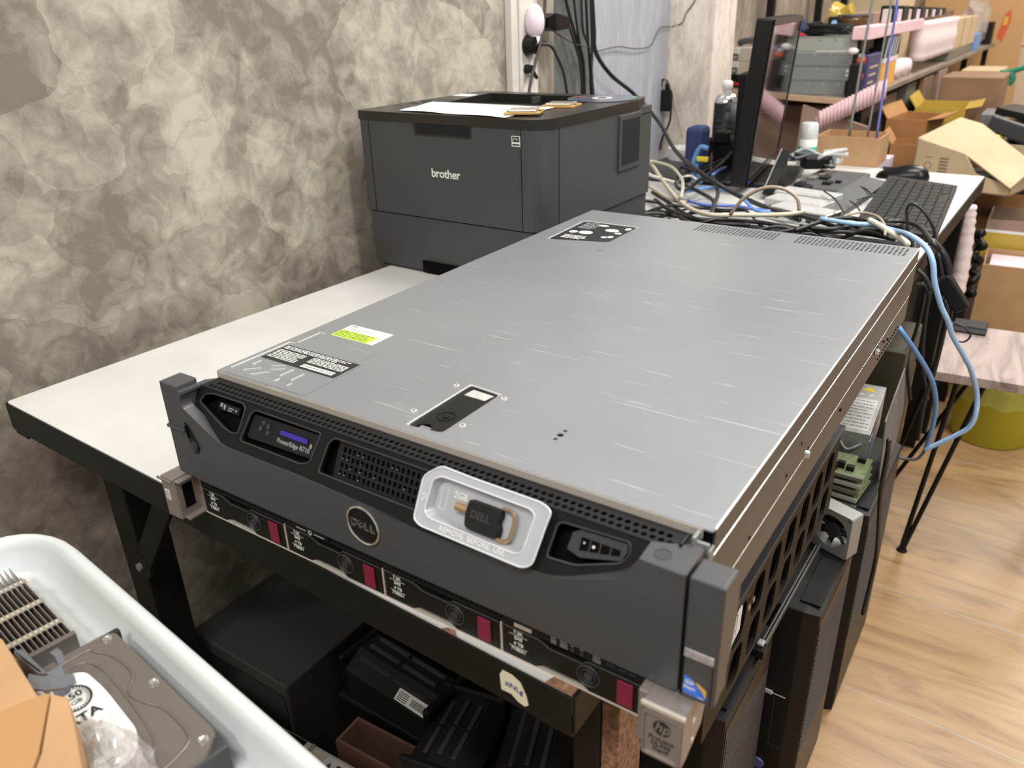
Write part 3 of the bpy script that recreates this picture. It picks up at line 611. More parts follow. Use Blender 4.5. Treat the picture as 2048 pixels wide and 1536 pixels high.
for x, y in ((0.1972, 0.0803), (0.2435, 0.0803), (0.1963, 0.0287), (0.2425, 0.0285)):
    b = MB().lathe([(0.0026, 0.0), (0.0024, 0.0005), (0.0012, 0.0006), (0.0010, 0.0001)], (x, y, ZT), 16); rv = b.build('lid_rivet', 'steel_bright', lid, True)
    MB().cyl((x, y, ZT), (x, y, ZT + 0.0004), 0.0010, 8).build('rivet_hole', 'void', rv, True)
MB().box((0.109, 0.478, ZT), (0.117, 0.484, ZT + 0.0004), 0.0003, None).build('punched_tab', 'mid_grey', lid, True)
# embossed logo area, labels
EM = rpoly([(0.0062, 0.0015), (0.1045, 0.0030), (0.1030, 0.0762), (0.0955, 0.0762), (0.0960, 0.1075), (0.0135, 0.1075), (0.0135, 0.0762), (0.0062, 0.0762)], 0.005)
me = curve_mesh([EM], 0.0004, 0.0); me.transform(Matrix.Translation((0, 0, ZT + 0.0002))); me.transform(rootmat(lid).inverted()); em = link('embossed_panel', me, 'steel', lid)
b = MB(); strip(b, [(0.0066, 0.010), (0.0066, 0.0755), (0.0130, 0.0762)], 0.0012, ZT, ZT + 0.0008); strip(b, [(0.0138, 0.079), (0.0138, 0.1065), (0.020, 0.1075)], 0.0010, ZT, ZT + 0.0008); b.build('embossed_edge', 'steel_bright', lid, True)
mt = frame((0.058, 0.021, ZT + 0.0005), (1, 0, 0), (0, 1, 0))
b = MB()
def seg(b, x0, y0, x1, y1, w_=0.0011): strip(b, [(x0, y0), (x1, y1)], w_, ZT + 0.0004, ZT + 0.0009)
for s_ in ((0.018, 0.033, 0.018, 0.024), (0.0205, 0.012, 0.031, 0.022), (0.033, 0.009, 0.044, 0.020), (0.036, 0.030, 0.046, 0.036), (0.041, 0.024, 0.051, 0.031), (0.058, 0.019, 0.058, 0.034), (0.062, 0.010, 0.062, 0.015), (0.073, 0.018, 0.073, 0.032), (0.078, 0.009, 0.078, 0.014)): seg(b, *s_)
b.build('embossed_logo', 'steel_bright', lid, True, label='pressed maker logo strokes')
lb = plate('black_label', rect(0.0112, 0.0385, 0.1006, 0.0700), [], 0.0002, frame((0, 0, ZT + 0.0007), (1, 0, 0), (0, 1, 0)), 'label_black', lid)
ml = frame((0, 0, ZT + 0.0008), (1, 0, 0), (0, 1, 0))
dashes('print', 0.0135, 0.0620, 0.098, 0.0685, 3, ml, 'print_white', lb, 1, 0.5, 0.05); dashes('print', 0.0135, 0.0425, 0.048, 0.0600, 7, ml, 'print_white', lb, 2, 0.5, 0.08)
dashes('print', 0.056, 0.0500, 0.098, 0.0610, 5, ml, 'print_white', lb, 5, 0.5, 0.08); dashes('print', 0.058, 0.0405, 0.096, 0.0470, 2, ml, 'print_white', lb, 6, 0.75, 0.05)
lb = plate('white_label', rect(0.0258, 0.1085, 0.0788, 0.1378, 0.0015), [], 0.0002, frame((0, 0, ZT + 0.0003), (1, 0, 0), (0, 1, 0)), 'label_white', lid)
MB().box((0.0262, 0.1088, ZT + 0.0003), (0.0725, 0.1240, ZT + 0.0005)).build('lime_band', 'label_green', lb, True)
ml = frame((0, 0, ZT + 0.0005), (1, 0, 0), (0, 1, 0)); dashes('print', 0.0275, 0.1095, 0.071, 0.1235, 5, ml, mat('olive_print', (0.12, 0.18, 0.02), 0.6), lb, 7, 0.4, 0.07)
dashes('print', 0.029, 0.1262, 0.060, 0.1312, 2, frame((0, 0, ZT + 0.0003), (1, 0, 0), (0, 1, 0)), 'print_grey', lb, 8, 0.5, 0.05)
MB().box((0.0275, 0.1335, ZT + 0.0003), (0.036, 0.1365, ZT + 0.00045)).build('icon', 'print_grey', lb, True)
# information plate at the back
lb = plate('info_plate', rpoly([(0.0285, 0.4985), (0.1040, 0.5200), (0.1040, 0.6010), (0.0240, 0.6010)], 0.004), [], 0.0002, frame((0, 0, ZT + 0.0003), (1, 0, 0), (0, 1, 0)), 'label_black', lid)
b = MB(); strip(b, [(0.0262, 0.500), (0.0225, 0.600), (0.030, 0.6045), (0.1050, 0.6035)], 0.0022, ZT, ZT + 0.0007); b.build('bright_edge', 'steel_bright', lb, True)
mi = frame((0, 0, ZT + 0.0004), (1, 0, 0), (0, 1, 0)); b = MB(); rnd = random.Random(4)
for x, y, rx, ry in ((0.055, 0.548, 0.010, 0.008), (0.082, 0.572, 0.010, 0.007), (0.098, 0.588, 0.004, 0.006), (0.088, 0.537, 0.004, 0.004), (0.095, 0.542, 0.004, 0.005), (0.096, 0.562, 0.005, 0.004), (0.060, 0.590, 0.008, 0.004), (0.038, 0.545, 0.006, 0.006)):
    b.prism(circ(x, y, rx, 12, ry), 0.0, 0.0001, mtx=mi)
b.build('pictogram', 'print_white', lb, True); dashes('print', 0.032, 0.565, 0.056, 0.598, 6, mi, 'print_grey', lb, 11, 0.5, 0.2); dashes('print', 0.036, 0.512, 0.070, 0.530, 4, mi, 'print_white', lb, 12, 0.5, 0.15)
# ---- front bezel
BY = -0.038
MG = frame((0, BY, 0), (1, 0, 0), (0, 0, 1), (0, -1, 0))
S0 = (-0.0372, 0.8365)
def sl(u, v):  # point on the sloping black band -> (x,z) on the front elevation
    return (u, 0.8365 + v * 0.8944)
out = [(-0.0052, 0.7905), (0.4427, 0.7905), (0.4427, 0.8742), (0.4150, 0.8742), (0.4095, 0.8640), (0.4035, 0.8560), (0.3965, 0.8520), (0.3665, 0.8400), (0.3530, 0.8368), (0.30, 0.8352), (0.2576, 0.8345), (0.134, 0.8375), (0.0510, 0.8372), (0.0400, 0.8385), (0.0290, 0.8445), (-0.0010, 0.8600), (-0.0022, 0.8680), (0.0015, 0.8742), (-0.0052, 0.8742)]
bz = plate('bezel', rpoly(out, 0.003, 3), [], 0.010, MG, 'bezel', dl)
b = MB(); b.box((-0.0052, BY + 0.009, 0.7905), (0.4427, -0.0040, 0.7960), 0.001); b.box((-0.0052, BY + 0.006, 0.795), (0.4427, BY + 0.0098, 0.833)); b.box((-0.0052, BY + 0.002, 0.7905), (-0.0022, -0.004, 0.873), 0.001); b.box((0.4397, BY + 0.002, 0.7905), (0.4427, -0.012, 0.873), 0.001)
b.prism([(0.4150, -0.0375), (0.4427, -0.0375), (0.4427, -0.012), (0.436, -0.003), (0.433, -0.012), (0.4140, -0.0195)], 0.8722, 0.8744); b.prism([(-0.0052, -0.0375), (0.0008, -0.0375), (0.0018, -0.0205), (0.0040, -0.0015), (-0.0040, -0.010)], 0.8722, 0.8744)
b.build('bezel_shell', 'bezel', bz, True)
b = MB(); b.lathe([(0.0052, 0), (0.0052, 0.0003), (0.0045, 0.0003), (0.0045, 0.0)], (0.4245, -0.0270, 0.8744), 20, cap=False); b.cyl((0.4245, -0.0270, 0.8742), (0.4245, -0.0270, 0.8745), 0.0045, 18); b.build('release_button', 'dark_grey', bz, True)
# sloping black band with windows
MS = frame((0, -0.0372, 0.8365), (1, 0, 0), (0, 0.4472, 0.8944))
w1 = rpoly([(0.0045, 0.0285), (0.0105, 0.0365), (0.0205, 0.0385), (0.0575, 0.0390), (0.0612, 0.0360), (0.0585, 0.0145), (0.0516, 0.0125), (0.0400, 0.0150)], 0.003)
w2 = rpoly([(0.0625, 0.0095), (0.0685, 0.0330), (0.0730, 0.0372), (0.1470, 0.0372), (0.1415, 0.0130), (0.1330, 0.0095)], 0.003)
w3 = rpoly([(0.1520, 0.0085), (0.1560, 0.0320), (0.1610, 0.0372), (0.2650, 0.0372), (0.2650, 0.0085)], 0.003)
w4 = rpoly([(0.3510, 0.0110), (0.3535, 0.0325), (0.3565, 0.0350), (0.4020, 0.0370), (0.4030, 0.0290), (0.3985, 0.0230), (0.3710, 0.0125)], 0.003)
bo = rpoly([(-0.0020, 0.0310), (0.0010, 0.0418), (0.4140, 0.0418), (0.4115, 0.0320), (0.4060, 0.0220), (0.3980, 0.0165), (0.3680, 0.0030), (0.3530, -0.0008), (0.30, -0.0025), (0.2576, -0.0033), (0.1341, 0.0003), (0.0500, -0.0003), (0.0400, 0.0010), (0.0300, 0.0075)], 0.003)
band = plate('bezel_band', bo, [w1, w2, w3, w4], 0.004, MS, 'black', dl, label='black upper band of the bezel with four windows')
b = MB()
for wv in (w1, w2, w3, w4):
    c = (sum(p[0] for p in wv) / len(wv), sum(p[1] for p in wv) / len(wv))
    b.tube([(MS @ Vector((p[0], p[1], 0.0002))) for p in wv + wv[:1]], 0.0007, 6, 0); b.build('window_rim', 'dark_grey', band, True); b = MB()
b = MB(); b.prism([(-0.0275, 0.8330), (-0.0100, 0.8690), (-0.004, 0.8690), (-0.004, 0.833)], 0.0, 0.43, 'x'); b.build('bezel_cavity', 'void', band, True)
# operator panel in window two
mp_ = MS @ Matrix.Translation((0, 0, -0.0035))
op = plate('operator_panel', rpoly([(0.066, 0.0135), (0.069, 0.0330), (0.144, 0.0345), (0.1400, 0.0150)], 0.002), [], 0.002, mp_ @ Matrix.Translation((0, 0, 0.0005)), 'black_soft', dl)
MB().prism([(0.0995, 0.0240), (0.1330, 0.0240), (0.1332, 0.0290), (0.1015, 0.0288)], 0.0006, 0.0010, mtx=mp_).build('display_frame', 'black', op, True)
MB().prism([(0.1015, 0.0247), (0.1322, 0.0247), (0.1322, 0.0284), (0.1028, 0.0284)], 0.001, 0.0012, mtx=mp_).build('display', 'lcd', op, True)
text('lettering', 'PowerEdge R710', 0.0052, mp_ @ Matrix.Translation((0.1180, 0.0198, 0.0006)), 'print_grey', op, bold=0.00005)
for k, (x, y) in enumerate(((0.0825, 0.0290), (0.0800, 0.0240), (0.0890, 0.0225), (0.0880, 0.0275))): MB().prism(circ(x, y, 0.0022, 10), 0.0005, 0.0016, mtx=mp_).build('panel_button', 'dark_grey', op, True)
MB().prism(circ(0.1368, 0.0240, 0.0012, 10, 0.002), 0.0005, 0.0012, mtx=mp_).build('panel_screw', 'chrome', op, True)
# inner grille behind window three, drive seen in window one and four
gh = []
for i in range(19):
    for j in range(4): gh.append(rect(0.168 + i * 0.0047, 0.011 + j * 0.0058, 0.1708 + i * 0.0047, 0.0150 + j * 0.0058))
gr = plate('inner_grille', rect(0.163, 0.0085, 0.262, 0.036), gh, 0.001, MS @ Matrix.Translation((0, 0, -0.0042)), 'black_soft', dl)
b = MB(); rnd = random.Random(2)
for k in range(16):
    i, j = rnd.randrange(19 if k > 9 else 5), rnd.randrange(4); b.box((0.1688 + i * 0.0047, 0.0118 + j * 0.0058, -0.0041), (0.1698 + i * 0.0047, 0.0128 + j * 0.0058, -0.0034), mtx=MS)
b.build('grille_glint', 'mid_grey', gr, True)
b = MB(); b.prism([(0.3625, 0.020), (0.3640, 0.031), (0.3690, 0.0338), (0.400, 0.0350), (0.4005, 0.030), (0.398, 0.024), (0.372, 0.0175)], -0.0042, -0.0016, mtx=MS); dh = b.build('drive_handle', 'dark_grey', dl, True)
b = MB()
for k in range(4): b.prism([(0.3705 + k * 0.0068, 0.0215 + k * 0.0012), (0.3762 + k * 0.0068, 0.0228 + k * 0.0012), (0.3762 + k * 0.0068, 0.0300), (0.3705 + k * 0.0068, 0.0300)], -0.0016, -0.0013, mtx=MS)
b.build('handle_slot', 'void', dh, True)
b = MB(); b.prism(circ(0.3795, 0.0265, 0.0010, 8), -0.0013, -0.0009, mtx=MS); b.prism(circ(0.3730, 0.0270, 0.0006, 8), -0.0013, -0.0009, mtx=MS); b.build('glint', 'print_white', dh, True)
b = MB(); b.box((0.024, 0.0270, -0.0050), (0.050, 0.0330, -0.0042), mtx=MS); fp = b.build('front_port_panel', 'black_soft', dl, True)
b = MB()
for x, y, w_, h_ in ((0.026, 0.0295, 0.003, 0.003), (0.0305, 0.028, 0.002, 0.004), (0.036, 0.0300, 0.007, 0.0008), (0.036, 0.0280, 0.005, 0.0008), (0.0450, 0.0290, 0.0018, 0.0018), (0.054, 0.0205, 0.003, 0.003)): b.box((x, y, -0.0042), (x + w_, y + h_, -0.0040), mtx=MS)
b.build('port_marking', 'print_grey', fp, True)
# perforated strip on top of the bezel
hs = []
for i in range(78):
    for j in range(2):
        x = 0.0105 + i * 0.00536 + j * 0.0027; 
        if x < 0.425: hs.append(circ(x, -0.0148 + j * 0.0062, 0.0021, 8, 0.0022))
sp = plate('vent_strip', [(0.0015, -0.0190), (0.4130, -0.0195), (0.4325, -0.0150), (0.4345, -0.0005), (0.0020, -0.0005)], hs, 0.0012, frame((0, 0, 0.8741), (1, 0, 0), (0, 1, 0)), 'black_soft', dl)
b = MB(); rnd = random.Random(9)
for i in range(78):
    if i in (14, 15, 16, 17) or i > 52 or rnd.random() < 0.12:
        x = 0.0105 + i * 0.00536; b.sph((x, -0.0152, 0.8718), 0.0011, (1, 1, 0.4), 6)
b.build('bright_spacer', 'label_silver', sp, True); 
MB().box((0.003, -0.0160, 0.8640), (0.433, -0.002, 0.8705)).build('strip_backing', 'void', sp, True)
MB().box((0.4290, -0.0160, 0.8735), (0.4310, -0.0040, 0.8765), 0.0008).build('strip_latch', 'black', sp, True)
# corner hinge clip at the front right
b = MB(); b.box((0.4362, -0.0085, 0.8545), (0.4440, -0.0060, 0.8760), 0.0006); b.box((0.4425, -0.0085, 0.8545), (0.4440, 0.002, 0.8700), 0.0005); b.box((0.4340, -0.0100, 0.8520), (0.4362, -0.0010, 0.8790), 0.0006)
b.prism([(0.436, -0.009), (0.444, -0.009), (0.444, -0.001), (0.436, -0.001)], 0.8480, 0.8510); b.build('hinge_clip', 'slim_grey', dl, True)
# round logo badge
bd = plate('logo_badge', circ(0.1985, 0.8165, 0.0152, 40), [], 0.0010, frame((0, BY - 0.0008, 0), (1, 0, 0), (0, 0, 1), (0, -1, 0)), 'black', bz)
b = MB(); b.tube([(0.1985 + 0.0154 * math.cos(t * math.pi / 24), BY - 0.0009, 0.8165 + 0.0154 * math.sin(t * math.pi / 24)) for t in range(49)], 0.0009, 8, 0); b.build('badge_ring', 'chrome', bd, True)
mb_ = frame((0.1985, BY - 0.0010, 0.8163), (1, 0, 0), (0, 0, 1), (0, -1, 0))
for ch, x, rot in (('D', -0.0088, 0), ('E', -0.0030, 38), ('L', 0.0034, 0), ('L', 0.0092, 0)): text('logo_letter', ch, 0.0088, mb_ @ Matrix.Translation((x, 0, 0)) @ Matrix.Rotation(R(rot), 4, 'Z'), 'chrome', bd, ext=0.0003, bold=0.0003)
# lock on the left
lk = plate('lock_cover', rpoly([(-0.0030, 0.8470), (0.0020, 0.8445), (0.0100, 0.8320), (0.0120, 0.8240), (0.0075, 0.8180), (0.0035, 0.8190), (-0.0010, 0.8290)], 0.002), [], 0.0008, frame((0, BY - 0.0006, 0), (1, 0, 0), (0, 0, 1), (0, -1, 0)), 'black', bz)
b = MB(); b.cyl((0.0065, BY - 0.0006, 0.8265), (0.0065, BY - 0.0022, 0.8265), 0.0042, 16); b.cyl((0.0065, BY - 0.002, 0.8265), (0.0065, BY - 0.0026, 0.8265), 0.0022, 12); b.build('lock_barrel', 'dark_grey', lk, True)
MB().prism([(-0.0010, 0.8440), (0.0006, 0.8440), (0.0018, 0.8330), (0.0006, 0.8335)], BY - 0.0022, BY - 0.0010, 'y').build('lock_slot', 'void', lk, True)
# ears
er = MB().box((-0.0277, BY, 0.7908), (-0.0054, -0.0165, 0.8787), 0.0014).build('rack_ear', 'bezel', dl, True)
b = MB(); b.box((-0.0287, BY - 0.0016, 0.8355), (-0.0054, BY + 0.010, 0.8385), 0.0008); b.build('ear_ridge', 'bezel', er, True)
er = MB().box((0.4447, BY, 0.7895), (0.4646, -0.0178, 0.8745), 0.0011).build('rack_ear', 'bezel', dl, True)
b = MB(); b.box((0.4438, BY + 0.0004, 0.7900), (0.4450, -0.02, 0.8735), 0.0003); b.build('ear_gap', 'void', er, True)
b = MB().prism([(-0.0372, 0.8735), (-0.0180, 0.8735), (-0.0120, 0.860), (-0.0120, 0.836), (-0.0180, 0.812), (-0.0300, 0.7900), (-0.0372, 0.7900)], 0.4638, 0.4650, 'x'); b.build('ear_side_plate', 'steel_side', er, True)
b = MB().box((0.4454, BY - 0.0012, 0.8205), (0.4628, BY, 0.8265), 0.0006); wr = b.build('worn_cap', 'bezel_light', er, True, label='worn silvery strip on the ear')
b = MB(); b.box((0.4454, BY - 0.0004, 0.7905), (0.4458, BY, 0.8205)); b.box((0.4624, BY - 0.0004, 0.7905), (0.4628, BY, 0.8205)); b.build('ear_groove', 'void', er, True)
mbg = frame((0, BY - 0.0004, 0), (1, 0, 0), (0, 0, 1), (0, -1, 0))
bg = plate('processor_badge', rpoly([(0.4466, 0.7935), (0.4598, 0.7925), (0.4598, 0.7950), (0.4560, 0.7995), (0.4510, 0.8045), (0.4468, 0.8065)], 0.0008), [], 0.0004, mbg, 'badge_blue', er)
plate('gold_corner', rpoly([(0.4603, 0.7950), (0.4600, 0.8005), (0.4545, 0.8035), (0.4535, 0.8030), (0.4575, 0.7990), (0.4598, 0.7952)], 0.0004), [], 0.0003, mbg, 'badge_gold', bg)
mbt = frame((0, BY - 0.00045, 0), (1, 0, 0), (0, 0, 1), (0, -1, 0))
text('lettering', 'intel', 0.0026, mbt @ Matrix.Translation((0.4500, 0.8023, 0)), 'print_white', bg, bold=0.00006); text('lettering', 'Xeon', 0.0032, mbt @ Matrix.Translation((0.4500, 0.7982, 0)), 'print_white', bg, bold=0.0001); text('lettering', 'inside', 0.0016, mbt @ Matrix.Translation((0.4570, 0.7938, 0)), 'print_white', bg)
b = MB(); b.tube([tuple(mbt @ Vector((0.4500 + 0.0028 * math.cos(t * math.pi / 12), 0.8024 + 0.0017 * math.sin(t * math.pi / 12), 0))) for t in range(25)], 0.00012, 5, 0); b.build('badge_oval', 'print_white', bg, True)

# ---------------------------------------------------------------- blister tray and key leaning on the bezel
MT = MS @ Matrix.Translation((0, 0, 0.0075))
bt = thing('blister_tray', 'milky clear plastic tray stuck on the front of the upper server, holding a dark key', 'plastic tray', (0.302, -0.045, 0.836))
fo = rpoly([(0.2520, 0.0050), (0.2525, 0.0350), (0.2650, 0.0450), (0.2900, 0.0440), (0.3440, 0.0435), (0.3515, 0.0405), (0.3500, 0.0330), (0.3465, 0.0050), (0.3400, 0.0010), (0.2580, 0.0020)], 0.004)
fi = rpoly([(0.2590, 0.0125), (0.2605, 0.0345), (0.2670, 0.0385), (0.3370, 0.0375), (0.3410, 0.0345), (0.3380, 0.0105), (0.3330, 0.0075), (0.2640, 0.0090)], 0.004)
plate('tray_flange', fo, [fi], 0.0007, MT, 'blister', bt)
cx, cy = 0.300, 0.023
b = MB(); b.rings([[(p[0], p[1], 0) for p in fi], [(cx + (p[0] - cx) * 0.93, cy + (p[1] - cy) * 0.80, -0.0062) for p in fi]], False, True, MT); b.build('tray_cavity', 'blister', bt, True)
b = MB(); b.tube([MT @ Vector((p[0], p[1], 0.0002)) for p in fo + fo[:1]], 0.0006, 6, 0); b.tube([MT @ Vector((p[0], p[1], 0.0001)) for p in fi + fi[:1]], 0.0005, 6, 0)
b.tube([MT @ Vector((p[0], p[1], -0.006)) for p in [(0.266, 0.016), (0.271, 0.016), (0.271, 0.030), (0.266, 0.031), (0.266, 0.016)]], 0.0003, 5, 0); b.build('tray_ridge', mat('pale_plastic_edge', (0.8, 0.82, 0.86), 0.2, alpha=0.8), bt, True)
text('lettering', 'REMOVE  BEFORE  USE', 0.0052, MT @ Matrix.Translation((0.3000, 0.0052, 0.0002)), 'print_white', bt, bold=0.0001); text('lettering', '2GB', 0.0062, MT @ Matrix.Translation((0.2815, 0.0285, -0.0058)), 'print_white', bt, bold=0.0001)
text('lettering', 'PS', 0.005, MT @ Matrix.Translation((0.2562, 0.0215, 0.0002)) @ Matrix.Rotation(R(-70), 4, 'Z'), 'print_white', bt)
ky = thing('server_key', 'small key with dark grip and brass barrel lying in the clear plastic tray', 'key', (0.305, -0.044, 0.85))
b = MB(); kb = rpoly([(0.2915, 0.0135), (0.2905, 0.0215), (0.2915, 0.0300), (0.3160, 0.0300), (0.3175, 0.0255), (0.3160, 0.0215), (0.3180, 0.0175), (0.3175, 0.0115), (0.2935, 0.0115)], 0.0015)
b.rings([[(p[0], p[1], -0.0060) for p in kb], [(p[0], p[1], -0.0010) for p in kb], [(0.305 + (p[0] - 0.305) * .95, 0.021 + (p[1] - 0.021) * .93, 0.0005) for p in kb]], True, True, MT); g = b.build('key_grip', 'black_soft', ky, True)
text('lettering', 'DELL', 0.0068, MT @ Matrix.Translation((0.3030, 0.0218, 0.0006)), 'dark_grey', g, bold=0.0002, ext=0.0002)
b = MB(); b.cyl((0.2815, 0.0225, -0.0030), (0.2915, 0.0225, -0.0030), 0.0030, 18, mtx=MT); b.cyl((0.2812, 0.0225, -0.0030), (0.2820, 0.0225, -0.0030), 0.0018, 12, mtx=MT); b.build('key_barrel', 'gold', ky, True)
b = MB(); b.tube([MT @ Vector(p) for p in ((0.3165, 0.0315, -0.002), (0.3225, 0.0315, -0.002), (0.3262, 0.0285, -0.002), (0.3262, 0.0160, -0.002), (0.3225, 0.0115, -0.002), (0.3165, 0.0115, -0.002))], 0.0013, 8, 4); b.build('key_loop', 'gold', ky, True)
# ---------------------------------------------------------------- printer
PR = thing('laser_printer', 'dark grey laser printer with black top, on the desk against the plaster wall', 'printer', (-0.4252, 0.6334, 0.7477), -1.0)
PW, PD, PS, PH, PL = 0.367, 0.350, 0.096, 0.2475, 0.2612
def pout(i=0.0): return rpoly([(i, i), (PW - i, i), (PW - i, PD - i), (i, PD - i)], [0.006, 0.040, 0.004, 0.004], 8)
MB().prism(pout(0.003), 0.004, PS - 0.0012).build('lower_body', 'printer_grey', PR)
notch = MB().box((0.118, -0.0012, 0.002), (0.215, 0.0030, 0.022), 0.0008).build('tray_grip', 'void', PR)
MB().prism(rpoly([(0.004, 0.004), (PW - 0.004, 0.004), (PW - 0.004, PD - .004), (0.004, PD - .004)], 0.03), 0.0, 0.006).build('base', 'printer_black', PR)
MB().prism(pout(0.004), PS - 0.003, PS + 0.002).build('shadow_gap', 'void', PR)
MB().prism(pout(), PS + 0.0012, PH).build('body', 'printer_grey', PR)
b = MB()
for x in (0.022, PW - 0.040): MB().box((x - 0.0005, -0.00045, PS + 0.002), (x + 0.0005, 0.002, PH - 0.001)).build('panel_seam', 'void', PR)
b.box((PW - 0.002, 0.040, PS + 0.002), (PW + 0.0004, 0.041, PH - 0.001)); b.build('panel_seam', 'void', PR); b = MB(); b.box((PW - 0.002, PD - 0.052, PH - 0.012), (PW + 0.0004, PD, PH - 0.011)); b.build('panel_seam', 'void', PR)
b = MB().prism(rpoly([(0.118, PH + 0.001), (0.236, PH + 0.001), (0.236, PH - 0.0190), (0.123, PH - 0.0190)], 0.004), -0.0010, 0.006, 'y'); b.build('front_grip', 'printer_black', PR)
b = MB().box((0.1265, -0.0013, PH - 0.0165), (0.233, -0.0008, PH - 0.0005), 0.0003); b.build('grip_recess', 'black_soft', PR)
oh = rpoly([(0.066, 0.152), (0.305, 0.165), (0.312, 0.312), (0.042, 0.312)], 0.006)
MTP = Matrix.Translation((0, 0, PL))
plate('top_cover', rpoly([(-0.002, -0.002), (PW + 0.002, -0.002), (PW + 0.002, PD - 0.05), (PW - 0.012, PD - 0.006), (-0.002, PD - 0.006)], [0.008, 0.042, 0.01, 0.004, 0.004], 8), [oh], PL - PH, MTP, 'printer_black', PR, world=False)
b = MB(); b.prism(oh, PH - 0.001, PH + 0.0006); b.build('output_tray_floor', 'void', PR)
b = MB(); b.box((0.155, 0.285, PH), (0.160, 0.311, PL - 0.002)); b.build('output_rib', 'dark_grey', PR)
b = MB(); b.box((PW - 0.0005, 0.225, 0.152), (PW + 0.0035, 0.303, 0.243), 0.003); vt = b.build('side_vent', 'printer_grey', PR)
b = MB(); b.box((PW + 0.0034, 0.233, 0.160), (PW + 0.0038, 0.297, 0.236)); b.build('vent_panel', 'dark_grey', vt)
b = MB()
for k in range(15): b.box((PW + 0.0036, 0.235 + k * 0.0042, 0.162), (PW + 0.0042, 0.2362 + k * 0.0042, 0.234))
b.build('vent_slat', 'black', vt)
mf = frame((0.181, -0.0004, 0.1712), (1, 0, 0), (0, 0, 1), (0, -1, 0))
text('logo_lettering', 'brother', 0.0190, mf, 'print_white', PR, world=False, bold=0.0003, space=0.98)
b = MB(); b.box((0.311, -0.0006, 0.2225), (0.326, 0.0, 0.2375)); st = b.build('energy_sticker', 'label_white', PR)
b = MB(); b.box((0.3122, -0.0008, 0.2290), (0.3248, -0.0006, 0.2365)); b.box((0.3122, -0.0008, 0.2240), (0.3248, -0.0006, 0.2262)); b.build('sticker_print', 'print_black', st)
b = MB(); b.tube([(0.3135, -0.0010, 0.2305), (0.3170, -0.0010, 0.2350), (0.3205, -0.0010, 0.2320), (0.3240, -0.0010, 0.2345)], 0.0004, 5); b.build('sticker_swoosh', 'label_white', st)
b = MB()
for k in range(3): b.box((0.012 + k * 0.014, 0.115 + k * 0.018, PL), (0.030 + k * 0.012, 0.121 + k * 0.018, PL + 0.0008), 0.0003)
b.build('control_button', 'dark_grey', PR)
MB().box((0.006, 0.150, PL), (0.048, 0.195, PL + 0.0005)).build('display', 'gloss_black', PR)
MB().box((0.004, 0.245, PL), (0.042, 0.275, PL + 0.0006)).build('top_label', 'label_white', PR)
MP = rootmat(PR)
# paper sheet
def on(p, z=PL): return MP @ Vector((p[0], p[1], z))
b = MB(); nx, ny = 16, 8
A, B_, C_, D_ = (0.078, 0.016), (0.300, 0.000), (0.300, 0.135), (0.046, 0.138)
g = []
for j in range(ny + 1):
    row = []
    for i in range(nx + 1):
        s_, t = i / nx, j / ny; x = (A[0] * (1 - s_) + B_[0] * s_) * (1 - t) + (D_[0] * (1 - s_) + C_[0] * s_) * t; y = (A[1] * (1 - s_) + B_[1] * s_) * (1 - t) + (D_[1] * (1 - s_) + C_[1] * s_) * t
        row.append(b.bm.verts.new(on((x, y), PL + 0.0006 + 0.0012 * math.sin(s_ * 6) ** 2 * (1 - t) + 0.0008 * math.sin(t * 4 + 1) ** 2)))
    g.append(row)
for j in range(ny):
    for i in range(nx): b.bm.faces.new((g[j][i], g[j][i + 1], g[j + 1][i + 1], g[j + 1][i]))
pp = b.solo('paper_sheet', mat('printed_paper', (0.86, 0.86, 0.88), 0.7, var=0.05, scale=30, col2=(0.80, 0.80, 0.84)), 'white printed sheet of paper lying on top of the dark grey printer', 'paper', smooth=True)
# two processors
for k, (x, y, rz) in enumerate(((0.300, 0.050, 24), (0.296, 0.162, 12))):
    c = on((x, y)); t = thing('processor', ['processor on the printer top nearer the front edge, touching the paper', 'computer processor on the printer top, the one farther back, beside the compact disc'][k], 'processor', (c.x, c.y, c.z + 0.0002 + (0.0022 if k == 0 else 0)), rz, 'processors on the printer')
    MB().box((-0.027, -0.025, 0), (0.027, 0.025, 0.0030), 0.0006).build('board', 'cpu_board', t)
    MB().box((-0.021, -0.019, 0.0030), (0.021, 0.019, 0.0062), 0.0012).build('heat_spreader', 'nickel', t)
    b = MB(); b.box((-0.0265, -0.006, 0.0022), (-0.0215, 0.006, 0.003)); b.box((0.0215, -0.006, 0.0022), (0.0265, 0.006, 0.003)); b.build('side_tab', 'nickel', t)
c = on((0.303, 0.285)); b = MB(); n = 48
b.rings([[(r * math.cos(2 * math.pi * i / n), r * math.sin(2 * math.pi * i / n), z) for i in range(n)] for r, z in ((0.008, 0), (0.060, 0), (0.060, 0.0012), (0.008, 0.0012), (0.008, 0))], False, False)
me = bpy.data.meshes.new('compact_disc'); b.bm.to_mesh(me); b.bm.free(); me.transform(Matrix.Translation((0, 0, 0)))
cdt = thing('compact_disc', 'shiny rainbow compact disc lying at the back right of the printer top', 'disc', (c.x, c.y, c.z + 0.0003), 20)
link('disc', me, 'cd', cdt)
MB().lathe([(0.0085, 0.0), (0.018, 0.0), (0.018, 0.0015), (0.0085, 0.0015)], n=32, cap=False).build('clear_hub', 'cloud_plastic', cdt)

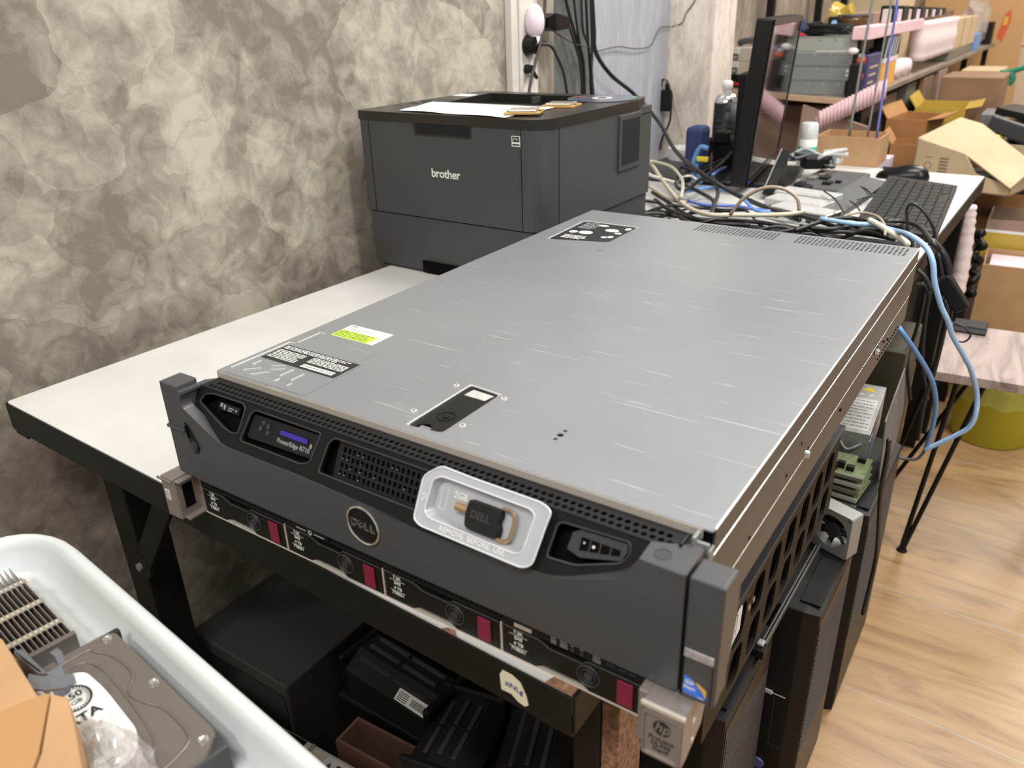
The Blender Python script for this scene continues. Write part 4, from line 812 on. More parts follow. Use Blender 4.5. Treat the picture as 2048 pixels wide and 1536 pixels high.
# ---------------------------------------------------------------- tub with spare parts
TR = -6.4
tb = thing('plastic_tub', 'white plastic tub with a rounded rim full of spare parts, bottom left corner', 'tub', (0.1365, -0.3195, 0.735), TR)
def rr(w_, h_, r, z, n=8):
    pts = rpoly([(-w_, -h_), (w_, -h_), (w_, h_), (-w_, h_)], r, n); return [(p[0], p[1], z) for p in pts]
HW, HH = 0.246, 0.160
b = MB(); b.rings([rr(HW - 0.020, HH - 0.020, 0.05, 0.0), rr(HW - 0.004, HH - 0.004, 0.06, 0.020), rr(HW, HH, 0.075, 0.034), rr(HW, HH, 0.075, 0.039), rr(HW - 0.002, HH - 0.002, 0.073, 0.0430), rr(HW - 0.006, HH - 0.006, 0.06, 0.0440), rr(HW - 0.010, HH - 0.010, 0.055, 0.042), rr(HW - 0.014, HH - 0.013, 0.05, 0.036), rr(HW - 0.020, HH - 0.017, 0.045, 0.017), rr(HW - 0.028, HH - 0.023, 0.04, 0.0125)])
tw = b.build('tub_shell', 'tub', tb, smooth=True)
ct = thing('tub_stand', 'black stand under the white tub', 'stand', (0.135, -0.325, 0), TR)
MB().box((-0.19, -0.11, 0.66), (0.19, 0.11, 0.7348), 0.004).build('platform', 'black_soft', ct)
for sx in (-1, 1):
    for sy in (-1, 1): MB().box((sx * 0.17 - 0.012, sy * 0.09 - 0.012, 0.0), (sx * 0.17 + 0.012, sy * 0.09 + 0.012, 0.66)).build('leg', 'desk_black', ct)
# hard disk
hd = thing('hard_disk', 'bare metal hard disk drive with a white 250 GB label, in the white tub', 'hard disk', (0.0873, -0.1765, 0.7478), -6.9)
MB().box((0.0, -0.1016, 0.0), (0.147, 0.0, 0.0215), 0.002).build('casting', 'hdd_body', hd)
b = MB(); pl_ = rpoly([(0.001, -0.1005), (0.143, -0.1005), (0.1455, -0.095), (0.1455, -0.012), (0.135, -0.001), (0.006, -0.001), (0.001, -0.006)], 0.003); b.prism(pl_, 0.0215, 0.0252); cv = b.build('top_cover', 'hdd_plate', hd)
b = MB()
def ridge(b, pts, r=0.0012, z=0.0252): b.tube([(p[0], p[1], z) for p in pts], r, 8, 4)
ridge(b, [(0.010, -0.090), (0.008, -0.026), (0.014, -0.018), (0.028, -0.012), (0.052, -0.011), (0.066, -0.020), (0.080, -0.018), (0.096, -0.012), (0.122, -0.012), (0.132, -0.018), (0.137, -0.040), (0.139, -0.088)], 0.0011)
ridge(b, [(0.016, -0.088), (0.015, -0.036), (0.024, -0.024), (0.052, -0.022), (0.105, -0.026), (0.122, -0.034), (0.124, -0.060), (0.120, -0.088)], 0.0008)
b.build('pressed_ridge', 'hdd_plate', cv, smooth=True)
for x, y in ((0.0075, -0.0075), (0.070, -0.006), (0.135, -0.009), (0.138, -0.094), (0.008, -0.094)):
    b = MB().lathe([(0.0032, 0.0252), (0.0030, 0.0262), (0.0016, 0.0266), (0.0008, 0.0260)], (x, y, 0), 14); b.build('cover_screw', 'chrome', cv)
mh = Matrix.Translation((0, 0, 0.0254))
lb = plate('white_label', rpoly([(0.021, -0.085), (0.019, -0.040), (0.026, -0.0300), (0.050, -0.0285), (0.098, -0.0305), (0.115, -0.038), (0.118, -0.060), (0.106, -0.085)], 0.006), [], 0.0002, mh, 'label_white', hd, world=False)
b = MB(); cc = (0.044, -0.0445); RT = Matrix.Rotation(R(90), 4, 'Z')
b.rings([[(cc[0] + r * math.cos(t * math.pi / 24), cc[1] + 0.82 * r * math.sin(t * math.pi / 24), z) for t in range(48)] for r, z in ((0.0125, 0), (0.0125, 0.0001), (0.0108, 0.0001), (0.0108, 0))], False, False, mh)
for k in range(30):
    a = k * math.pi / 15; b.box((-0.0011, -0.0004, 0), (0.0011, 0.0004, 0.0001), mtx=mh @ Matrix.Translation((cc[0] + 0.0098 * math.cos(a), cc[1] + 0.0080 * math.sin(a), 0)) @ Matrix.Rotation(a, 4, 'Z'))
b.build('capacity_ring', 'print_black', lb)
RL = Matrix.Rotation(R(0), 4, 'Z')
text('lettering', '250', 0.0078, mh @ Matrix.Translation((cc[0] - 0.0025, cc[1], 0)) @ RT, 'print_black', lb, world=False, bold=0.0002); text('lettering', 'GB', 0.0052, mh @ Matrix.Translation((cc[0] + 0.0042, cc[1], 0)) @ RT, 'print_black', lb, world=False, bold=0.0001)
text('lettering', 'SATA', 0.0105, mh @ Matrix.Translation((0.0635, -0.049, 0)) @ RT, 'print_black', lb, world=False, bold=0.0004)
b = MB(); b.tube([(x, y, 0.0255) for x, y in ((0.074, -0.036), (0.083, -0.036), (0.083, -0.052), (0.074, -0.052), (0.074, -0.036))], 0.0002, 4, 0); b.build('blank_box', 'print_grey', lb)
dashes('print', -0.064, -0.100, -0.040, -0.086, 6, mh @ RT, 'print_grey', lb, 3, 0.4, 0.06, world=False)
text('lettering', 'CE', 0.0105, mh @ Matrix.Translation((0.110, -0.054, 0)) @ RT, 'print_black', lb, world=False, bold=0.0003)
b = MB(); b.tube([(0.0985, -0.072, 0.0255), (0.1045, -0.066, 0.0255)], 0.0003, 4, 0); b.tube([(0.1045, -0.072, 0.0255), (0.0985, -0.066, 0.0255)], 0.0003, 4, 0); b.build('bin_mark', 'print_black', lb)
MB().box((-0.001, -0.006, 0.012), (0.004, 0.003, 0.0238), 0.001).build('corner_bumper', 'rubber', hd)
# heat sink
hk = thing('heat_sink', 'finned aluminium heat sink in the white tub, left of the hard disk', 'heat sink', (-0.034, -0.180, 0.7478), -7.0)
for k in range(27): MB().box((0.001, -0.092 + k * 0.0035, 0.0008), (0.098, -0.0914 + k * 0.0035, 0.0205)).build('fin', 'fin', hk)
b = MB(); b.box((0.000, -0.0945, 0.0), (0.099, 0.0015, 0.0010)); b.build('base_plate', 'hdd_body', hk)
for x in (0.006, 0.040, 0.073): 
    b = MB(); b.box((x, -0.093, 0.0198), (x + 0.0055, 0.0008, 0.0212), 0.0003); r_ = b.build('top_rail', 'nickel', hk)
    b = MB()
    for k in range(26): b.box((x + 0.0018, -0.091 + k * 0.0035, 0.0212), (x + 0.0036, -0.0895 + k * 0.0035, 0.0214))
    b.build('rail_dimple', 'label_silver', r_)
MB().box((0.094, -0.094, 0.001), (0.0985, 0.001, 0.0208), 0.0004).build('end_plate', 'hdd_plate', hk)
for k in range(9): MB().box((-0.020, -0.030 + k * 0.0035, 0.002), (0.001, -0.0295 + k * 0.0035, 0.0195)).build('long_fin', 'fin', hk)
# zinc bracket lying on the disk edge
bk = MB(); bk.prism([(0.0800, -0.2335), (0.1130, -0.2352), (0.1170, -0.2322), (0.0830, -0.2300)], 0.7935, 0.7950)
bk.prism([(0.1080, -0.2385), (0.1175, -0.2350), (0.1320, -0.2235), (0.1390, -0.2262), (0.1375, -0.2330), (0.1300, -0.2400), (0.1180, -0.2450)], 0.7935, 0.7952); bk.box((0.082, -0.2345, 0.776), (0.113, -0.2330, 0.795), 0.0002); bk.box((0.1172, -0.2325, 0.7735), (0.1190, -0.2240, 0.7950), 0.0002); bk.box((0.1085, -0.2245, 0.7935), (0.1145, -0.2195, 0.8010), 0.0005)
bk.solo('metal_bracket', 'zinc', 'small bent blue-grey metal bracket lying between the heat sink and the hard disk', 'bracket')
# cardboard piece and crumpled film
cb = thing('cardboard_box', 'open brown cardboard box in the front left corner of the white tub', 'cardboard box', (0.15, -0.30, 0.7755))
MB().prism([(0.030, -0.2400), (0.0835, -0.2378), (0.1490, -0.2500), (0.1420, -0.2668), (0.06, -0.30), (0.0, -0.30)], 0.7760, 0.8090).build('rear_flap', 'kraft', cb, True, label='paler worn rear flap')
b = MB().prism([(0.1490, -0.2500), (0.1525, -0.2452), (0.1880, -0.2700), (0.2250, -0.3050), (0.20, -0.34), (0.05, -0.36), (0.04, -0.30), (0.1420, -0.2668)], 0.7760, 0.8102); b.build('front_flap', mat('plain_kraft', (0.38, 0.205, 0.085), 0.7, bump=0.1, bscale=300), cb, True)
MB().prism([(0.1535, -0.2448), (0.1640, -0.2412), (0.1885, -0.2508), (0.2330, -0.2700), (0.236, -0.315), (0.2260, -0.3045), (0.1890, -0.2690)], 0.7760, 0.8095).build('side_flap', 'kraft', cb, True)
b = MB(); rnd = random.Random(12); nx, ny = 34, 20
import mathutils.noise as mn
g = []
for j in range(ny + 1):
    row = []
    for i in range(nx + 1):
        s_, t = i / nx, j / ny
        top_ = Vector((0.1460, -0.2330, 0)).lerp(Vector((0.2380, -0.2370, 0)), s_); top_.y += 0.013 * math.sin(s_ * math.pi) ; bot = Vector((0.205, -0.262, 0)).lerp(Vector((0.262, -0.283, 0)), s_)
        p = top_.lerp(bot, t); e_ = min(1, 6 * min(s_, 1 - s_, t + 0.02)); n_ = mn.noise(Vector((p.x * 70, p.y * 70, 0))) + 0.6 * abs(mn.noise(Vector((p.x * 160, p.y * 160, 3))))
        row.append(b.bm.verts.new((p.x + 0.002 * n_, p.y + 0.002 * mn.noise(Vector((p.y * 90, p.x * 90, 5))), 0.7762 + e_ * (0.010 + 0.008 * n_))))
    g.append(row)
for j in range(ny):
    for i in range(nx): b.bm.faces.new((g[j][i], g[j][i + 1], g[j + 1][i + 1], g[j + 1][i]))
b.solo('plastic_film', 'wrap', 'crumpled transparent plastic film over the hard disk beside the cardboard', 'plastic wrap', smooth=False)
# ---------------------------------------------------------------- cables
W_ = {
 'thick': [(-0.44,1.457,1.23),(-0.44,1.463,1.168),(-0.44,1.473,1.102),(-0.44,1.484,1.052),(-0.43,1.547,0.996),(-0.42,1.668,0.938),(-0.33,1.63,0.876),(-0.24,1.532,0.826),(-0.101,1.35,0.813),(-0.006,1.318,0.78),(0.083,1.278,0.765),(0.162,1.213,0.765)],
 'vert0': [(-0.44,1.371,1.229),(-0.44,1.376,1.168),(-0.44,1.4,1.083),(-0.44,1.425,1.027),(-0.44,1.432,0.947)],
 'vert1': [(-0.446,1.436,1.23),(-0.446,1.443,1.168),(-0.446,1.454,1.081),(-0.446,1.466,1.025),(-0.446,1.476,0.943)],
 'vert2': [(-0.44,1.407,1.229),(-0.44,1.41,1.168),(-0.44,1.419,1.104),(-0.44,1.449,1.059),(-0.44,1.478,0.943)],
 'vert3': [(-0.446,1.341,1.228),(-0.446,1.35,1.168),(-0.446,1.392,1.095),(-0.446,1.421,1.039),(-0.446,1.43,0.947)],
 'vert4': [(-0.44,1.449,1.23),(-0.44,1.454,1.168),(-0.44,1.464,1.07),(-0.44,1.463,1.002),(-0.44,1.47,0.944)],
 'plugc': [(-0.425,1.184,1.083),(-0.425,1.214,1.083),(-0.425,1.251,1.076),(-0.425,1.281,1.047),(-0.425,1.305,1.014),(-0.425,1.324,0.958)],
 'cordbrown': [(-0.42,1.223,1.225),(-0.42,1.218,1.169),(-0.42,1.209,1.111),(-0.42,1.179,1.053),(-0.42,1.158,1.015),(-0.42,1.145,0.976)],
 'adcord': [(-0.43,1.33,1.126),(-0.43,1.364,1.074),(-0.43,1.388,1.03),(-0.43,1.404,0.95)],
 'thin1': [(-0.44,1.245,1.122),(-0.44,1.302,1.1),(-0.44,1.381,1.076),(-0.44,1.449,1.065),(-0.46,1.529,1.053),(-0.46,1.582,1.056),(-0.46,1.652,1.057),(-0.46,1.747,1.047),(-0.46,1.836,1.05),(-0.46,1.872,1.074),(-0.46,1.9,1.094),(-0.461,1.985,1.095),(-0.431,1.985,1.105),(-0.42,1.985,1.131),(-0.394,1.985,1.168),(-0.388,1.985,1.237)],
 'pil1': [(-0.459,1.94,0.946),(-0.448,1.94,0.956),(-0.431,1.94,0.926),(-0.417,1.94,0.878),(-0.391,1.94,0.794)],
 'pil2': [(-0.472,1.95,0.935),(-0.468,1.95,0.952),(-0.45,1.95,0.944),(-0.44,1.95,0.897),(-0.438,1.95,0.84),(-0.459,1.95,0.789),(-0.465,1.95,0.752)],
 'w1': [(-0.291,1.499,0.8),(-0.284,1.502,0.8),(-0.217,1.457,0.8),(-0.139,1.336,0.8),(-0.097,1.246,0.8),(-0.06,1.149,0.8)],
 'w2': [(-0.314,1.537,0.79),(-0.278,1.491,0.79),(-0.176,1.325,0.79),(-0.059,1.149,0.79),(0.021,1.078,0.79),(0.08,1.099,0.79),(0.15,1.139,0.79),(0.176,1.18,0.79)],
 'w3': [(0.119,0.93,0.83),(0.139,0.93,0.859),(0.17,0.93,0.879),(0.202,0.93,0.881),(0.225,0.93,0.868),(0.231,0.93,0.849)],
 'w4': [(-0.246,1.398,0.79),(-0.228,1.379,0.79),(-0.144,1.327,0.79)],
 'w5': [(-0.207,1.316,0.78),(-0.184,1.29,0.78),(-0.107,1.208,0.78),(-0.069,1.194,0.78)],
 'w6': [(-0.152,1.362,0.79),(-0.16,1.404,0.79),(-0.148,1.416,0.79),(-0.124,1.388,0.79)],
 'bl1': [(-0.076,1.232,0.775),(-0.032,1.212,0.775),(0.025,1.23,0.775),(0.059,1.222,0.775),(0.102,1.215,0.775)],
 'bl2': [(-0.12,1.306,0.775),(-0.101,1.357,0.775),(-0.087,1.382,0.775),(-0.044,1.361,0.775),(0.002,1.326,0.775),(0.072,1.214,0.775),(0.104,1.21,0.775)],
 'bl3': [(-0.108,1.448,0.79),(-0.115,1.515,0.79),(-0.114,1.551,0.79)],
 'white': [(0.305,1.12,0.8),(0.319,1.103,0.8),(0.352,1.052,0.8),(0.38,1.006,0.8),(0.388,0.99,0.8)],
 'brownthin': [(0.258,1.134,0.8),(0.277,1.174,0.8),(0.308,1.159,0.8),(0.332,1.102,0.8),(0.347,1.031,0.8)],
 'blueA': [(0.217,1.138,0.79),(0.274,1.126,0.79),(0.308,1.131,0.79),(0.352,1.07,0.8),(0.394,0.95,0.824),(0.421,0.93,0.814),(0.435,0.92,0.796),(0.443,0.92,0.766),(0.457,0.93,0.728),(0.469,0.94,0.704),(0.48,0.96,0.672),(0.5,0.99,0.631),(0.514,1.02,0.595),(0.528,1.05,0.545),(0.533,1.05,0.508),(0.528,1.05,0.483),(0.512,1.05,0.463),(0.491,1.05,0.442),(0.47,1.05,0.421)],
 'blueB': [(0.4,0.915,0.699),(0.415,0.868,0.703),(0.441,0.9,0.657),(0.464,0.95,0.599),(0.475,1.0,0.533),(0.475,1.03,0.47),(0.47,1.06,0.416)],
 'darkB': [(0.47,1.06,0.416),(0.463,1.06,0.398),(0.453,1.06,0.391),(0.433,1.06,0.389),(0.421,1.06,0.396)],
 'b1': [(0.196,1.055,0.785),(0.202,1.066,0.785),(0.221,1.138,0.785),(0.257,1.186,0.785),(0.309,1.166,0.785),(0.348,1.166,0.785)],
 'b2': [(0.191,1.107,0.78),(0.212,1.102,0.78),(0.247,1.112,0.78),(0.274,1.155,0.78),(0.288,1.217,0.78),(0.317,1.223,0.78)],
 'b3': [(0.323,1.167,0.79),(0.351,1.182,0.79),(0.384,1.146,0.79),(0.419,1.0,0.806),(0.434,1.0,0.794),(0.444,1.0,0.782),(0.452,1.0,0.76),(0.454,1.0,0.736)],
 'b4': [(0.373,1.1,0.783),(0.368,1.1,0.804),(0.363,1.1,0.83),(0.372,1.1,0.84),(0.392,1.1,0.826),(0.409,1.1,0.802),(0.412,1.1,0.785),(0.406,1.1,0.774)],
 'b5': [(0.401,1.05,0.794),(0.419,1.05,0.793),(0.438,1.05,0.774),(0.449,1.05,0.75),(0.45,1.05,0.729),(0.444,1.05,0.698)],
 'b6': [(0.034,1.297,0.775),(0.083,1.244,0.775),(0.138,1.209,0.775),(0.174,1.2,0.775),(0.231,1.159,0.775),(0.271,1.138,0.775),(0.324,1.127,0.775)],
 'b7': [(-0.143,1.21,0.775),(-0.078,1.139,0.775),(-0.004,1.091,0.775),(0.049,1.109,0.775),(0.113,1.12,0.775),(0.173,1.108,0.775),(0.227,1.107,0.775),(0.291,1.125,0.775),(0.352,1.111,0.775)],
 'b8': [(-0.19,1.299,0.77),(-0.134,1.24,0.77),(-0.045,1.14,0.77),(0.024,1.097,0.77),(0.097,1.112,0.77)],
 'b9': [(-0.151,1.463,0.79),(-0.211,1.507,0.79),(-0.191,1.444,0.79),(-0.138,1.306,0.79),(-0.099,1.265,0.79),(-0.112,1.381,0.79),(-0.138,1.577,0.79),(-0.23,1.982,0.79)],
 'b10': [(-0.207,1.467,0.785),(-0.187,1.476,0.785),(-0.172,1.533,0.785),(-0.172,1.633,0.785),(-0.173,1.689,0.785)],
 'b11': [(-0.248,1.814,0.785),(-0.156,1.563,0.785),(-0.092,1.418,0.785),(-0.036,1.294,0.785),(-0.0,1.178,0.785),(0.025,1.095,0.785)],
 'b12': [(-0.139,1.361,0.78),(-0.078,1.3,0.78),(-0.028,1.242,0.78),(0.007,1.166,0.78)],
 'b13': [(0.156,1.404,0.785),(0.195,1.336,0.785),(0.231,1.246,0.785),(0.248,1.2,0.785)],
 'b14': [(0.187,1.588,0.765),(0.215,1.552,0.765),(0.254,1.447,0.765),(0.278,1.366,0.765)],
 'b15': [(0.219,1.44,0.765),(0.229,1.484,0.765),(0.247,1.521,0.765)],
 'b16': [(0.212,1.4,0.77),(0.234,1.359,0.77),(0.253,1.306,0.77),(0.27,1.245,0.77)],
 'loop': [(0.466,0.98,0.69),(0.491,0.98,0.683),(0.502,0.98,0.671),(0.495,0.98,0.659),(0.48,0.98,0.661),(0.471,0.98,0.674),(0.467,0.98,0.69),(0.457,0.98,0.722)],
 'h1': [(0.401,1.15,0.752),(0.416,1.15,0.7),(0.419,1.15,0.626),(0.428,1.15,0.549),(0.45,1.15,0.473)],
 'h2': [(0.39,1.2,0.72),(0.404,1.2,0.665),(0.404,1.2,0.596),(0.399,1.2,0.524),(0.417,1.2,0.443)],
 'h3': [(0.421,1.1,0.767),(0.448,1.1,0.684),(0.456,1.1,0.649),(0.455,1.1,0.555),(0.45,1.1,0.494),(0.452,1.1,0.412)],
 'h4': [(0.425,0.85,0.801),(0.436,0.85,0.792),(0.447,0.85,0.775)],
 'h5': [(0.427,0.85,0.779),(0.437,0.85,0.781),(0.447,0.85,0.768)],
 'floorcord': [(0.45,0.678,0.615),(0.45,0.693,0.586),(0.45,0.705,0.518),(0.45,0.782,0.399),(0.45,0.819,0.328),(0.45,0.814,0.275),(0.45,0.794,0.227)],
 'rodA': [(0.082,1.96,1.236),(0.082,1.96,1.148),(0.077,1.96,0.985),(0.074,1.96,0.82)],
 'rodB': [(0.121,1.97,1.235),(0.124,1.97,1.147),(0.121,1.97,0.985),(0.118,1.97,0.819)],
 'rodC': [(0.124,1.98,1.235),(0.136,1.98,1.146),(0.137,1.98,0.996),(0.139,1.98,0.811)],
}
def cable(key, r, m, name, label, cat='cable', group=None, n=8):
    return MB().tube(W_[key], r, n, 6).solo(name, m, label, cat, group, smooth=True)
cable('thick', 0.0052, 'cable_black', 'power_cable', 'thick black cable slanting down the blue-grey wall, behind the printer and across the desk')
VL = ['black cable hanging down the wall, leftmost of the bundle beside the black adapter', 'black cable hanging in the bundle, just left of the blue-grey wall', 'black cable crossing inside the hanging bundle and bending to the right at its foot', 'black cable curving down behind the black adapter into the bundle', 'black cable on the right edge of the hanging bundle']
for i in range(5): cable('vert%d' % i, 0.0038 if i % 2 else 0.003, 'cable_black', 'hanging_cable', VL[i], group='cable bundle on the wall')
cable('plugc', 0.0034, 'cable_black', 'plug_cable', 'black cable arching away from the round black wall plug')
cable('cordbrown', 0.0035, 'cable_brown', 'hanging_cable', 'dark brown cord hanging in front of the white trunking')
cable('adcord', 0.0028, 'cable_black', 'adapter_cable', 'black cord leaving the underside of the black power adapter')
cable('thin1', 0.0014, 'cable_brown', 'thin_wire', 'thin dark wire running across the blue-grey wall and up the plaster pillar')
cable('pil1', 0.0022, 'cable_tan', 'pillar_cable', 'thin brown cord hanging on the pillar, right of the black plug', )
cable('pil2', 0.0034, 'cable_black', 'pillar_cable', 'black cable looping round the black plug beside the pillar')
cable('w1', 0.0036, 'cable_beige', 'beige_cable', 'beige cable making a short hook right behind the printer')
cable('w2', 0.0044, 'cable_beige', 'beige_cable', 'long thick beige cable sagging from the printer along the back of the upper server')
cable('w3', 0.0030, 'cable_tan', 'tan_cable', 'tan cable standing up in an arch behind the upper server')
cable('w4', 0.0036, 'cable_white', 'pale_cable', 'short pale cable poking out beside the printer')
cable('w5', 0.0036, 'cable_beige', 'beige_cable', 'lower beige cable beside the printer, under the hook')
cable('w6', 0.0026, 'cable_white', 'pale_cable', 'small pale cable loop among black cables behind the printer')
cable('bl1', 0.0036, 'cable_deep_blue', 'blue_cable', 'violet-blue cable lying flat below the monitor foot')
cable('bl2', 0.0034, 'cable_blue', 'blue_cable', 'blue cable winding between the printer and the monitor')
cable('bl3', 0.004, 'cable_deep_blue', 'blue_cable', 'short violet-blue cable arch left of the monitor foot')
cable('white', 0.0052, 'cable_white', 'cream_cable', 'thick cream cable end on the heap behind the right corner of the upper server')
cable('brownthin', 0.0022, 'cable_tan', 'tan_cable', 'thin tan cable arching over the black heap beside the keyboard')
cable('blueA', 0.0042, 'cable_pale_blue', 'network_cable', 'long pale blue network cable falling from the desk past the wooden side table')
cable('blueB', 0.0040, 'cable_blue', 'network_cable', 'mid-blue network cable hanging from under the upper server')
cable('darkB', 0.0028, 'cable_grey', 'grey_cable', 'dark grey cable sagging in a short curve above the floor')
BL_ = {'b1': ('heap', 'black cable in the heap behind the upper server, running to the cream cable'), 'b2': ('heap', 'black cable in the heap behind the upper server, nearest the lid'), 'b3': ('heap', 'black cable leaving the heap over the right edge of the desk'),
 'b4': ('heap', 'thin black cable looping up in front of the keyboard'), 'b5': ('heap', 'black cable falling behind the pale blue cable'), 'b6': ('heap', 'black cable from the monitor foot along the drives'), 'b7': ('heap', 'longest black cable along the back edge of the upper server'),
 'b8': ('heap', 'black cable right beside the printer base'), 'b9': ('heap', 'black cable looping between printer and spray can'), 'b10': ('heap', 'black cable running level behind the printer'), 'b11': ('heap', 'black cable snaking from the spray can to the upper server'),
 'b12': ('heap', 'short black cable under the beige hook'), 'b13': ('heap', 'thin black cable across the grey laptop base, nearest the drives'), 'b14': ('heap', 'thin black cable crossing the white desk beside the keyboard'), 'b15': ('heap', 'short thin black cable touching the left end of the keyboard'), 'b16': ('heap', 'thin black cable curling at the corner of the grey laptop base')}
for k, (g, l) in BL_.items(): cable(k, 0.0017 if k in ('b13', 'b14', 'b15', 'b16') else (0.0026 if k in ('b4', 'b10') else 0.0042), 'cable_black', 'black_cable', l)
cable('loop', 0.0015, 'cable_black', 'wire_loop', 'thin black wire loop hanging over the corner of the wooden side table')
for k, l in (('h1', 'black cable hanging below the desk edge, left of the pale blue cable'), ('h2', 'black cable hanging below the desk, farthest left of the group'), ('h3', 'black cable hanging in front of the wooden side table corner'), ('h4', 'short black cable end behind the right rear corner of the upper server'), ('h5', 'lower short black cable end behind the upper server')):
    cable(k, 0.0036, 'cable_black', 'hanging_cable', l)
cable('floorcord', 0.0034, 'cable_black', 'long_cable', 'black cord hanging along the front of the farthest black tower')
MB().tube(W_['rodA'], 0.0032, 8).solo('metal_rod', 'slim_grey', 'pale grey rod rising from the cardboard box on the desk, left of the two', 'rod', smooth=True)
MB().tube(W_['rodB'], 0.0026, 8).solo('metal_rod', 'slim_grey', 'thinner pale grey rod rising from the desk box, between its twin and the blue cord', 'rod', smooth=True)
MB().tube(W_['rodC'], 0.0030, 8).solo('taut_cable', 'cable_deep_blue', 'taut blue cord rising steeply beside the two grey rods', 'cord', smooth=True)

# plugs on the white trunking
t = thing('power_adapter', 'black wedge-shaped power adapter hanging in front of the wall at the top', 'adapter', (-0.43, 1.27, 1.125))
MB().rings([[(x, y, z) for x, y, z in r] for r in ([(-0.018, -0.045, -0.012), (0.014, -0.045, -0.010), (0.014, -0.045, 0.010), (-0.018, -0.045, 0.012)], [(-0.022, -0.02, -0.018), (0.018, -0.02, -0.018), (0.018, -0.02, 0.018), (-0.022, -0.02, 0.018)], [(-0.02, 0.045, -0.014), (0.015, 0.045, -0.014), (0.015, 0.045, 0.008), (-0.02, 0.045, 0.008)])]).build('housing', 'gloss_black', t)
MB().cyl((0.0, -0.062, 0.0), (0.0, -0.044, 0.0), 0.006, 12).build('strain_relief', 'rubber', t)
t = thing('plug_adapter', 'pinkish white plug adapter with soft folds on the white trunking, top', 'plug', (-0.432, 1.195, 1.128))
b = MB(); b.sph((0, 0, 0), 0.028, (0.75, 0.8, 1.25), 16); b.build('housing', 'pink_white', t, smooth=True); MB().cyl((-0.004, 0.0, -0.055), (-0.004, 0, -0.028), 0.011, 14, 0.016).build('neck', 'pink_white', t, smooth=True)
t = thing('wall_plug', 'large round black plug on the white trunking, between two others', 'plug', (-0.445, 1.185, 1.082))
b = MB(); b.cyl((0, 0, 0), (0.022, 0, 0), 0.021, 20, 0.017); b.build('plug_body', 'gloss_black', t); MB().cyl((0.012, 0.015, 0.002), (0.016, 0.045, 0.003), 0.009, 12, 0.005).build('plug_neck', 'black', t)
t = thing('wall_plug', 'small black plug low on the white trunking', 'plug', (-0.445, 1.178, 1.035))
MB().cyl((0, 0, 0), (0.016, 0, 0), 0.010, 14, 0.008).build('plug_body', 'black', t); MB().cyl((0.008, 0.01, -0.004), (0.008, 0.03, -0.02), 0.006, 10, 0.004).build('plug_neck', 'black', t)
t = thing('pillar_plug', 'black rectangular plug hanging beside the plaster pillar', 'plug', (-0.455, 1.955, 0.895))
MB().box((-0.014, -0.012, -0.03), (0.016, 0.012, 0.03), 0.003).build('plug_body', 'black', t); MB().cyl((0, 0, 0.03), (0, 0, 0.048), 0.006, 10).build('plug_neck', 'black', t)

# ---------------------------------------------------------------- things on the desk behind the servers
ZD = 0.7477
mo = thing('monitor', 'tall black flat monitor seen almost edge-on, glossy screen mirroring the shelves', 'monitor', (-0.030, 1.45, ZD), 8.6)
MO = [MB().box((-0.036, 0.0, 0.020), (0.0, 0.46, 0.372), 0.004).build('casing', 'black', mo)]
MO.append(MB().box((-0.0005, 0.0135, 0.040), (0.0008, 0.446, 0.359)).build('screen', 'screen', mo))
b = MB(); b.box((0.0, 0.0, 0.020), (0.0025, 0.46, 0.040), 0.0008); b.box((0.0, 0.0, 0.358), (0.0025, 0.46, 0.372), 0.0008); b.box((0.0, 0.0, 0.02), (0.0025, 0.014, 0.372), 0.0008); b.box((0.0, 0.446, 0.02), (0.0025, 0.46, 0.372), 0.0008); MO.append(b.build('screen_bezel', 'gloss_black', mo))
b = MB(); b.box((-0.070, 0.19, 0.03), (-0.036, 0.27, 0.25), 0.004); b.build('stand_neck', 'black', mo); MB().box((-0.13, 0.10, 0.0), (0.09, 0.36, 0.012), 0.004).build('stand_base', 'gloss_black', mo); MB().box((-0.062, 0.2, 0.01), (-0.042, 0.26, 0.05)).build('stand_post', 'black', mo)
MO.append(MB().cyl((0.0026, 0.02, 0.028), (0.003, 0.02, 0.028), 0.002, 8).build('power_light', mat('blue_light', (0.02, 0.02, 0.7), 0.4, emit=(0.05, 0.05, 1), estr=1.5), mo))
for o in MO: o.rotation_euler = (0, R(4.2), 0)
t = thing('handset_cradle', 'black bracket with bright silver trim leaning at the foot of the monitor', 'bracket', (0.006, 1.50, ZD + 0.0122), 9)
MB().rings([[(0.0, -0.07, 0.0), (0.022, -0.07, 0.0), (0.026, -0.07, 0.014), (0.004, -0.07, 0.014)], [(0.0, 0.0, 0.0), (0.03, 0.0, 0.0), (0.032, 0.0, 0.045), (0.008, 0.0, 0.045)], [(0.0, 0.06, 0.0), (0.03, 0.06, 0.0), (0.034, 0.06, 0.078), (0.016, 0.06, 0.078)]]).build('cradle', 'black', t)
MB().tube([(0.004, -0.072, 0.014), (0.009, -0.01, 0.044), (0.016, 0.06, 0.080)], 0.0022, 8).build('silver_trim', 'handset', t)
